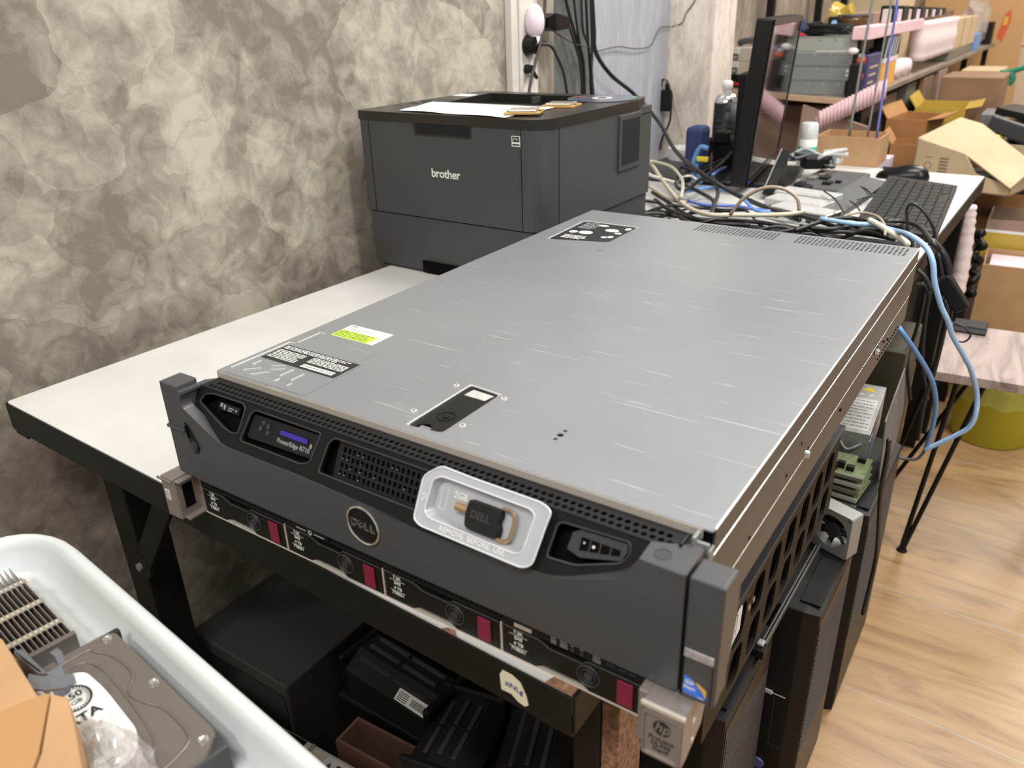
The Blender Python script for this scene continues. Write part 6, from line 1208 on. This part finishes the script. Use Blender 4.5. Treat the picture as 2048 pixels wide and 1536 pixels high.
t = thing('desk_handset', 'grey-green dark handset lying on the cream boxes', 'handset', (-0.54, 2.74, ZS + 0.1375), -20); MB().tube([(0.0, 0.03, 0.012), (0.03, 0.03, 0.02), (0.09, 0.03, 0.022), (0.12, 0.03, 0.012)], 0.012, 10).build('grip', 'cable_grey', t, smooth=True)
t = thing('white_switch', 'small white module with dark slots beside the monitor top', 'module', (-0.435, 2.70, ZS + 0.1375), -20); MB().box((0, 0, 0), (0.08, 0.06, 0.038), 0.003).build('module_body', 'white_plastic', t)
b = MB(); b.box((0.008, -0.0008, 0.004), (0.028, 0, 0.012)); b.box((0.008, -0.0008, 0.018), (0.05, 0, 0.021)); b.box((0.008, -0.0008, 0.025), (0.05, 0, 0.028)); b.build('slots', 'print_black', t)
# dark gadgets lying on the slim servers
ZG = ZS + 0.1785
def lump(loc, sc_, m, name, label, cat, rz=0, seed=0):
    b = MB(); b.sph((0, 0, 0), 1.0, (1, 1, 1), 14)
    for v in b.bm.verts:
        n_ = mn.noise(v.co * 1.7 + Vector((seed, 0, 0))); c = v.co.copy(); e = 0.55; v.co = Vector([math.copysign(abs(q) ** e, q) for q in c]) * (1 + 0.35 * n_)
    for v in b.bm.verts: v.co = Vector((v.co.x * sc_[0], v.co.y * sc_[1], v.co.z * sc_[2]))
    bmesh.ops.rotate(b.bm, verts=b.bm.verts, matrix=Matrix.Rotation(R(rz), 3, 'Z'))
    z = min(v.co.z for v in b.bm.verts); bmesh.ops.translate(b.bm, verts=b.bm.verts, vec=(loc[0], loc[1], loc[2] - z + 0.0005)); return b.solo(name, m, label, cat, smooth=False)
lump((-0.290, 2.60, ZG), (0.035, 0.04, 0.030), 'navy', 'work_glove', 'navy blue crumpled glove on the slim servers, just right of the monitor top', 'glove', 20, 1)
lump((-0.245, 2.66, ZG), (0.05, 0.03, 0.020), 'dark_grey', 'dark_gadget', 'dark grey rounded gadget behind the navy glove', 'gadget', 10, 2)
lump((-0.170, 2.60, ZG), (0.085, 0.045, 0.016), 'black', 'black_power_adapter', 'long black power adapter lying on the topmost slim server', 'adapter', -6, 3)
t = thing('web_camera', 'black camera with a pale blue lens on top of the slim servers', 'camera', (-0.185, 2.72, ZG + 0.0005), 5); MB().box((-0.022, -0.015, 0), (0.022, 0.015, 0.055), 0.006).build('camera_body', 'black', t); MB().cyl((0, -0.015, 0.035), (0, -0.022, 0.035), 0.009, 14).build('lens', 'cable_pale_blue', t)
MB().tube([(-0.30, 2.54, ZG + 0.004), (-0.27, 2.545, ZG + 0.008), (-0.235, 2.545, ZG + 0.004)], 0.005, 8).solo('red_strip', 'red', 'short red strip on the topmost slim server beside the monitor', 'strip')
lump((-0.22, 2.93, ZS), (0.05, 0.05, 0.125), 'tape_yellow', 'yellow_pouch', 'tall dark yellow pouch behind the slim servers', 'pouch', 0, 5)
t = thing('amber_jar', 'dark amber round jar with a glassy rim behind the slim servers', 'jar', (-0.145, 2.80, ZS)); MB().lathe([(0.04, 0), (0.045, 0.1), (0.052, 0.22), (0.048, 0.235), (0.045, 0.235)], n=20).build('jar_body', mat('amber', (0.10, 0.05, 0.015), 0.15), t, smooth=True); MB().lathe([(0.052, 0.232), (0.052, 0.238)], n=20).build('jar_rim', 'handset', t)
for k, z in enumerate((0.055, 0.105)):
    t = thing('red_white_jack', ['lower red and white jack poking out beside the slim servers', 'upper red and white jack poking out beside the slim servers'][k], 'jack', (-0.048, 2.56, ZS + z), 0); MB().cyl((-0.02, 0, 0), (0.012, 0, 0), 0.010, 14).build('red_sleeve', 'orange_red', t); MB().cyl((-0.01, 0, 0.013), (0.006, 0, 0.013), 0.007, 12).build('white_tip', 'white_plastic', t)
t = thing('white_knob_rod', 'thin rod with a white knob pointing right from the third slim server', 'rod', (-0.10, 2.50, ZS + 0.135), 0); MB().cyl((-0.08, 0, 0), (0.02, 0, 0.001), 0.0018, 8).build('rod', 'label_silver', t); MB().sph((0.035, 0, 0.001), 0.011, (1.6, 1, 1), 12).build('knob', 'white_plastic', t, smooth=True)
# goods along the side edge of the shelf
def onshelf(y): return -0.022 + (y - 2.42) * 0.0145
def crate(name, label, cat, x0, x1, y0, y1, z0, z1, m, group=None, r=0.003, extra=None):
    t = thing(name, label, cat, ((x0 + x1) / 2, (y0 + y1) / 2, z0), 0, group); hx, hy = (x1 - x0) / 2, (y1 - y0) / 2
    MB().box((-hx, -hy, 0), (hx, hy, z1 - z0), r).build('body', m, t)
    if extra: extra(t, hx, hy, z1 - z0)
    return t
def lines(m='print_grey', n=3):
    def f(t, hx, hy, h):
        b = MB()
        for k in range(n): b.box((hx, -hy * 0.7, h * (0.25 + 0.2 * k)), (hx + 0.0008, hy * (0.1 + 0.2 * k), h * (0.30 + 0.2 * k)))
        b.build('printed_lines', m, t)
    return f
def lidded(m):
    def f(t, hx, hy, h): MB().box((-hx - 0.001, -hy - 0.001, h * 0.86), (hx + 0.001, hy + 0.001, h + 0.001)).build('lid_band', m, t)
    return f
crate('blue_box', 'dark violet-blue printed box at the near end of the long shelf', 'box', -0.047, -0.026, 2.56, 2.765, ZS, ZS + 0.120, 'blue_box', extra=lines('kraft_pale'))
crate('black_module', 'black module under the violet-blue box front corner', 'module', -0.060, -0.030, 2.46, 2.52, ZS, ZS + 0.10, 'black')
crate('orange_box', 'bright orange box with a pale lid on the long shelf', 'box', -0.080, -0.022, 2.78, 3.02, ZS, ZS + 0.095, 'orange', extra=lidded('pink_white'))
crate('striped_radiator', 'black finned block with pale slanting stripes under the pink foam bar', 'radiator', -0.080, -0.024, 2.775, 3.05, ZS + 0.098, ZS + 0.165, 'black', extra=lambda t, hx, hy, h: [MB().box((-0.0008, -0.004, 0), (0.0008, 0.004, h * 1.1), 0, Matrix.Translation((hx + 0.0008, -hy * 0.8 + k * 0.045, 0.0)) @ Matrix.Rotation(R(-28), 4, 'X')).build('pale_stripe', 'label_silver', t) for k in range(5)])
crate('foam_bar', 'long pink foam bar lying high on the shelf goods', 'foam', -0.075, -0.020, 2.50, 3.46, ZS + 0.168, ZS + 0.207, 'pink_foam')
for k in range(7):
    y = 2.86 + k * 0.19; crate('black_cartridge_box', ['first', 'second', 'third', 'fourth', 'fifth', 'sixth', 'farthest'][k] + ' black box from the near end of the row standing on the pink foam', 'box', -0.072, -0.030, y, y + 0.085 + 0.02 * (k % 2), ZS + 0.2075, ZS + 0.262 - 0.004 * k, 'black', 'black boxes on the pink foam', 0.004, extra=(lambda kk: (lambda t, hx, hy, h: MB().box((-hx * 0.5, -hy - 0.02, 0), (hx * 0.8, -hy - 0.004, h * 0.8), 0.002).build('pale_sleeve', 'pink_white' if kk % 2 else 'beige_case', t)))(k))
for k in range(5):
    y = 3.50 + k * 0.16; b = MB(); x = onshelf(y)
    for q in range(2): b.tube([(x - 0.03, y + 0.04 + q * 0.07, ZS + 0.045), (x - 0.028, y + 0.04 + q * 0.07, ZS + 0.12), (x - 0.03, y + 0.04 + q * 0.07, ZS + 0.195)], 0.036, 10, 4, rfun=lambda s: 1 + 0.08 * math.sin(s * 40))
    b.solo('bubble_wrapped_bundle', 'pink_pale', ['nearest', 'second', 'middle', 'fourth', 'farthest'][k] + ' upright pale pink wrapped bundle on the long shelf', 'bundle', 'pink bundles on the long shelf', smooth=True)
for k in range(3):
    y = 3.06 + k * 0.13; MB().tube([(-0.12, y + 0.03, ZS + 0.034), (onshelf(y) - 0.02, y, ZS + 0.034)], 0.034, 12, 1).solo('pink_roll', 'pink_pale', ['nearest', 'middle', 'farthest'][k] + ' pink roll lying end-on below the foam bar', 'roll', 'pink rolls on the shelf', smooth=True)
for k in range(3):
    y = 4.36 + k * 0.26; crate('brown_carton', ['nearest', 'middle', 'farthest'][k] + ' upright tan carton after the pink bundles on the long shelf', 'carton', -0.13, onshelf(y) - 0.01, y, y + 0.22, ZS + 0.045, ZS + 0.185, 'kraft_pale', 'tan cartons on the long shelf')
crate('dark_tray', 'dark green-grey tray under the tan cartons', 'tray', -0.14, 0.0, 4.20, 5.10, ZS, ZS + 0.044, 'old_beige')
crate('blue_pack', 'bright blue pack near the far end of the long shelf', 'pack', -0.10, 0.010, 5.13, 5.40, ZS, ZS + 0.085, 'cable_blue')
lump((-0.06, 5.62, ZS), (0.07, 0.16, 0.12), 'clear', 'clear_bag', 'hazy plastic bag with pale tags at the far end of the long shelf', 'bag', 0, 8)
crate('black_pack', 'small black pack standing at the far end of the long shelf', 'pack', -0.05, 0.02, 5.84, 5.96, ZS, ZS + 0.13, 'black')
MB().box((-0.42, 3.9, ZS), (-0.22, 4.4, ZS + 0.30), 0.003).solo('tall_carton', 'kraft_pale', 'large pale carton standing deep on the shelf behind the pink bundles', 'carton')
MB().box((-0.35, 4.7, ZS), (-0.16, 5.4, ZS + 0.21), 0.003).solo('tall_carton', 'kraft_dark', 'large darker brown carton deep on the shelf near its far end', 'carton')
MB().box((-0.30, 3.2, ZS), (-0.16, 3.7, ZS + 0.235), 0.003).solo('tall_carton', 'kraft_rose', 'rosy brown carton deep on the shelf behind the black boxes', 'carton')

# ---------------------------------------------------------------- cartons behind the desk
MB().box((0.02, 2.50, 0.0), (0.335, 4.60, 0.520), 0.003).solo('low_bench', 'black_soft', 'low dark bench buried under the cartons behind the desk', 'bench')
BZ = 0.5205
def carton(x0, x1, y0, y1, z0, z1, m, label, rz=0, name='cardboard_box', group=None, flaps=True):
    t = thing(name, label, 'cardboard box', ((x0 + x1) / 2, (y0 + y1) / 2, z0), rz, group); hx, hy, h = (x1 - x0) / 2, (y1 - y0) / 2, z1 - z0
    open_box(t, -hx, hx, -hy, hy, 0, h, m, 0.005)
    if flaps:
        MB().rings([[(hx - 0.004, -hy, h), (hx - 0.004, hy, h), (hx, hy, h), (hx, -hy, h)], [(hx + 0.05, -hy, h + 0.01), (hx + 0.05, hy, h + 0.01), (hx + 0.052, hy, h + 0.013), (hx + 0.052, -hy, h + 0.013)]]).build('flap', m, t)
        MB().rings([[(-hx, -hy, h), (-hx, hy, h), (-hx + 0.004, hy, h), (-hx + 0.004, -hy, h)], [(-hx - 0.03, -hy, h + 0.04), (-hx - 0.03, hy, h + 0.04), (-hx - 0.026, hy, h + 0.042), (-hx - 0.026, -hy, h + 0.042)]]).build('flap', m, t)
    return t
# big pale box with torn top
bb = thing('cardboard_box', 'large pale cardboard box with printed symbols and a torn peaked lid, behind the mouse', 'cardboard box', (0.165, 2.52, BZ), -14)
Wb, Db, Hb = 0.265, 0.20, 0.222
b = MB(); b.prism([(0, 0.08), (Wb + 0.03, 0.08), (Wb + 0.03, 0.11), (0.19, 0.135), (0.15, 0.190), (0.055, Hb - 0.01), (0, Hb)], 0, 0.004, 'y'); b.box((0, 0, 0.08), (0.004, Db, Hb)); b.box((Wb + 0.026, 0, 0.08), (Wb + 0.03, Db, 0.12)); b.box((0, Db - 0.004, 0.08), (Wb + 0.03, Db, 0.20)); b.box((0, 0, 0.08), (Wb + .03, Db, 0.084)); b.build('box_body', 'kraft_pale', bb)
MB().box((0.175, 2.53, 0.5205), (0.325, 2.66, 0.5998), 0.002).solo('flat_carton', 'kraft_dark', 'flat brown carton underneath the large pale box with the torn lid', 'carton')
MB().rings([[(0.0, 0.0, Hb), (0.14, 0.02, 0.185), (0.12, Db * .9, 0.255), (0.05, Db * .9, 0.27)], [(0.0, 0.0, Hb + .004), (0.14, 0.02, 0.189), (0.12, Db * .9, 0.259), (0.05, Db * .9, 0.274)]]).build('left_lid_flap', 'kraft_pale', bb)
MB().rings([[(0.14, 0.02, 0.185), (0.30, -0.02, 0.105), (0.31, Db * .7, 0.15), (0.12, Db * .9, 0.255)], [(0.14, 0.02, 0.189), (0.30, -0.02, 0.109), (0.31, Db * .7, 0.154), (0.12, Db * .9, 0.259)]]).build('right_lid_flap', 'kraft_pale', bb)
mk = frame((0, -0.0006, 0), (1, 0, 0), (0, 0, 1), (0, -1, 0)); b = MB()
b.rings([[(0.045 + r * math.cos(t * math.pi / 10), 0.145 + r * math.sin(t * math.pi / 10), 0) for t in range(20)] for r in (0.011, 0.009)], False, False, mk)
for k in range(5): b.box((0.078, 0.128 + k * 0.010, 0), (0.105, 0.133 + k * 0.010, 0.0003), mtx=mk)
b.box((0.035, 0.170, 0), (0.055, 0.1715, 0.0003), mtx=mk); b.build('printed_marks', mat('faded_print', (0.20, 0.15, 0.10), 0.8), bb)
b = MB().box((0.15, 0.02, 0.085), (0.25, 0.15, 0.135), 0.004); b.build('boxed_contents', 'handset', bb)
carton(0.04, 0.14, 2.78, 2.92, BZ, 0.685, 'kraft_orange', 'orange-brown open box left of the large pale box', 4)
carton(-0.0, 0.14, 2.95, 3.20, BZ, 0.748, 'kraft_orange', 'orange-brown box with raised flap under the long shelf, near end', -6)
carton(0.02, 0.20, 3.30, 3.60, BZ, 0.752, 'tape_yellow', 'box with broad yellow tape under the long shelf', 3)
MB().box((-0.02, 2.62, 0.5205), (0.075, 2.70, 0.660), 0.002).solo('white_carton', 'pink_white', 'white printed carton leaning just behind the desk box', 'carton')
MB().box((0.265, 3.26, BZ), (0.35, 3.46, 0.742), 0.004).solo('clear_pack', 'mid_grey', 'greyish plastic pack among the cartons behind the large pale box', 'pack')
for k, (x0, x1, y0, y1, z1, m) in enumerate(((-0.14, -0.04, 3.05, 3.25, 0.815, 'kraft_rose'), (-0.13, -0.02, 3.35, 3.55, 0.832, 'old_beige'), (-0.12, 0.0, 3.62, 3.86, 0.838, 'kraft_dark'), (-0.10, 0.01, 3.95, 4.2, 0.842, 'kraft_rose'))):
    MB().box((x0, y0, 0.0), (x1, y1, z1), 0.003).solo('stored_pack', m, ['nearest', 'second', 'third', 'farthest'][k] + ' tall dull pack standing under the long shelf', 'pack', 'packs under the long shelf')
MB().box((0.06, 3.64, BZ), (0.29, 3.95, 0.842), 0.004).solo('tall_carton', 'kraft_dark', 'tall closed brown carton below the far half of the long shelf', 'carton')
MB().box((0.02, 4.62, 0.0), (0.21, 4.95, 0.80), 0.004).solo('tall_carton', 'kraft_pale', 'tall tan carton behind the brown one near the back wall', 'carton')
MB().box((0.345, 3.02, 0.0), (0.46, 3.25, 0.735), 0.004).solo('brown_carton', 'kraft_dark', 'dark brown carton at the right edge, beyond the large pale box', 'carton')
b = MB(); b.box((0.0, 0, 0), (0.26, 0.20, 0.025), 0.004, Matrix.Translation((0.325, 3.02, 0.770)) @ Matrix.Rotation(R(10), 4, 'Y') @ Matrix.Rotation(R(-12), 4, 'Z')); b.solo('closed_laptop', 'black', 'black closed laptop lying tilted at the right edge, on the cartons', 'laptop')
b = MB(); b.box((0.0, 0, 0), (0.30, 0.035, 0.05), 0.005, Matrix.Translation((0.330, 2.735, 0.750)) @ Matrix.Rotation(R(16), 4, 'Y') @ Matrix.Rotation(R(-8), 4, 'Z')); b.solo('dark_bar', 'dark_grey', 'dark green-grey bar sloping down behind the large pale box', 'bar')
lump((0.435, 2.86, 0.70), (0.050, 0.05, 0.030), 'chrome', 'foil_bag', 'shiny crumpled antistatic bag at the right edge', 'bag', 0, 11)
t = thing('yellow_reel', 'small yellow reel among dark parts at the right edge', 'reel', (0.365, 2.86, 0.7005)); b = MB(); b.lathe([(0.008, 0), (0.020, 0.002), (0.020, 0.006), (0.010, 0.008), (0.010, 0.014), (0.018, 0.016), (0.018, 0.020), (0.008, 0.022)], n=18).build('reel_body', 'yellow', t)
MB().box((0.35, 2.775, 0.5490), (0.62, 2.94, 0.70), 0.003).solo('black_bin', 'dark_grey', 'dark grey bin under the shiny bag at the right edge', 'bin')
b = MB(); nn = 18
for i in range(nn): b.cyl((-0.10 + i * 0.010, 2.36 + i * 0.0006, 0.785 + i * 0.0052), (-0.105 + i * 0.010, 2.36 + i * 0.0006, 0.835 + i * 0.0056), 0.0075, 8)
b.box((-0.11, 2.366, 0.782), (0.075, 2.386, 0.82), 0.004, Matrix.Translation((-0.1, 2.37, 0.785)) @ Matrix.Rotation(R(-28), 4, 'Y') @ Matrix.Translation((0.1, -2.37, -0.785)))
b.solo('pink_strip_pack', 'pink_foam', 'slanting pack of ribbed pink foam strips hanging below the shelf end', 'foam', smooth=True)
MB().prism([(-0.20, 0.5205), (0.00, 0.5205), (0.02, 0.78), (-0.19, 0.84)], 2.46, 2.475, 'y').solo('brown_card', 'kraft_rose', 'reddish brown card sheet under the shelf end, behind the foam bottle', 'panel')
MB().box((-0.24, 2.476, 0.0), (0.018, 2.60, 0.5200), 0.003).solo('brown_carton', 'kraft_dark', 'brown carton on the floor under the near end of the shelf', 'carton')
MB().box((-0.60, 2.80, 0.0), (-0.16, 3.00, 0.80), 0.003).solo('brown_carton', 'kraft_rose', 'wide dull brown carton filling the space under the shelf behind the monitor', 'carton')
# ---- column of boxes at the right edge
def contents(t, m, hx, hy, z): 
    b = MB(); rnd = random.Random(int(z * 1000))
    for k in range(7): x, y = rnd.uniform(-hx * .6, hx * .4), rnd.uniform(-hy * .7, hy * .2); b.box((x, y, z), (x + hx * .4, y + hy * .45, z + rnd.uniform(.012, .05)), 0.004)
    b.build('packed_parts', m, t)
t = carton(0.345, 0.640, 2.760, 3.00, 0.0, 0.548, 'kraft_orange', 'orange-brown open box just beyond the desk corner, topmost at the right edge', 1, flaps=False); MB().box((-0.147, -0.1215, 0.47), (0.147, -0.1200, 0.50)).build('fold_line', 'kraft_dark', t)
t = carton(0.405, 0.70, 2.535, 2.740, 0.0, 0.510, 'kraft_rose', 'brown open box bound with yellow tape, below the orange-brown one', 1, flaps=False); MB().box((-0.1485, -0.1045, 0.36), (0.1485, -0.1025, 0.470)).build('yellow_tape', 'tape_yellow', t); MB().box((-0.1485, -0.1050, 0.470), (0.1485, -0.1025, 0.478)).build('white_strip', 'print_white', t); contents(t, 'dark_grey', 0.13, 0.09, 0.46)
t = carton(0.428, 0.72, 2.315, 2.515, 0.0, 0.425, 'kraft', 'tan open box with a printed card inside, nearest of the boxes behind the side table', 2, flaps=False); MB().box((-0.13, -0.09, 0.355), (-0.02, 0.09, 0.410), 0.002).build('printed_card', 'pink_white', t); MB().box((0.0, -0.09, 0.33), (0.13, 0.09, 0.390), 0.004).build('green_sleeve', 'slim_grey', t)
b = MB(); b.tube([(0.402, 1.985, 0.40), (0.400, 1.985, 0.50), (0.392, 1.985, 0.60), (0.385, 1.985, 0.66)], 0.020, 12, 8, rfun=lambda s: 1 + 0.10 * math.sin(s * 60)); b.solo('bubble_wrap_roll', 'pink_pale', 'pale pink roll of bubble wrap standing beside the right rear corner of the desk', 'bubble wrap', smooth=True)
MB().box((0.372, 1.965, 0.0), (0.404, 2.005, 0.400), 0.003).solo('black_stand', 'black', 'black block on the floor that carries the bubble wrap roll', 'block')
b = MB(); rnd = random.Random(5)
b.tube([(0.412 + 0.016 * math.sin(k * 1.7), 2.25 + 0.02 * math.cos(k * 2.3), 0.34 + k * 0.013) for k in range(16)], 0.011, 8); b.solo('black_coil', 'black', 'tangle of thick black hose between the bubble wrap roll and the boxes', 'hose', smooth=True)
MB().box((0.375, 2.215, 0.0), (0.420, 2.30, 0.326), 0.003).solo('black_crate', 'black', 'narrow black crate on the floor under the black hose', 'crate')
# far wall
b = thing('plywood_board', 'tall golden brown board leaning against the cream back wall', 'board', (0.06, 6.15, 0)); MB().prism([(-0.50, 0.0), (0.17, 0.0), (0.085, 1.30), (-0.50, 1.30)], 0.0, 0.03, 'y').build('board', 'board', b)
st = MB().prism([(-0.035, 0.90), (0.0, 0.87), (0.03, 1.0), (0.02, 1.06), (-0.01, 1.04)], -0.003, 0.0, 'y').build('red_sticker', 'orange_red', b); MB().prism([(-0.015, 0.97), (0.010, 0.97), (0.012, 1.02), (-0.010, 1.02)], -0.005, -0.003, 'y').build('gold_print', 'badge_gold', st)
t = thing('glue_gun', 'green hand tool hanging at the right edge in front of the cream wall', 'tool', (0.255, 4.5, 0.80), 0); MB().tube([(-0.045, 0, 0.0), (0.0, 0, 0.005), (0.07, 0, 0.03)], 0.012, 8).build('tool_body', 'green', t, smooth=True); MB().tube([(0.0, 0, 0.0), (0.012, 0, -0.03), (0.0, 0, -0.055)], 0.016, 8).build('tool_grip', 'green', t, smooth=True); MB().cyl((-0.005, 0, -0.06), (-0.015, 0, -0.12), 0.006, 8).build('nozzle', 'clear', t)
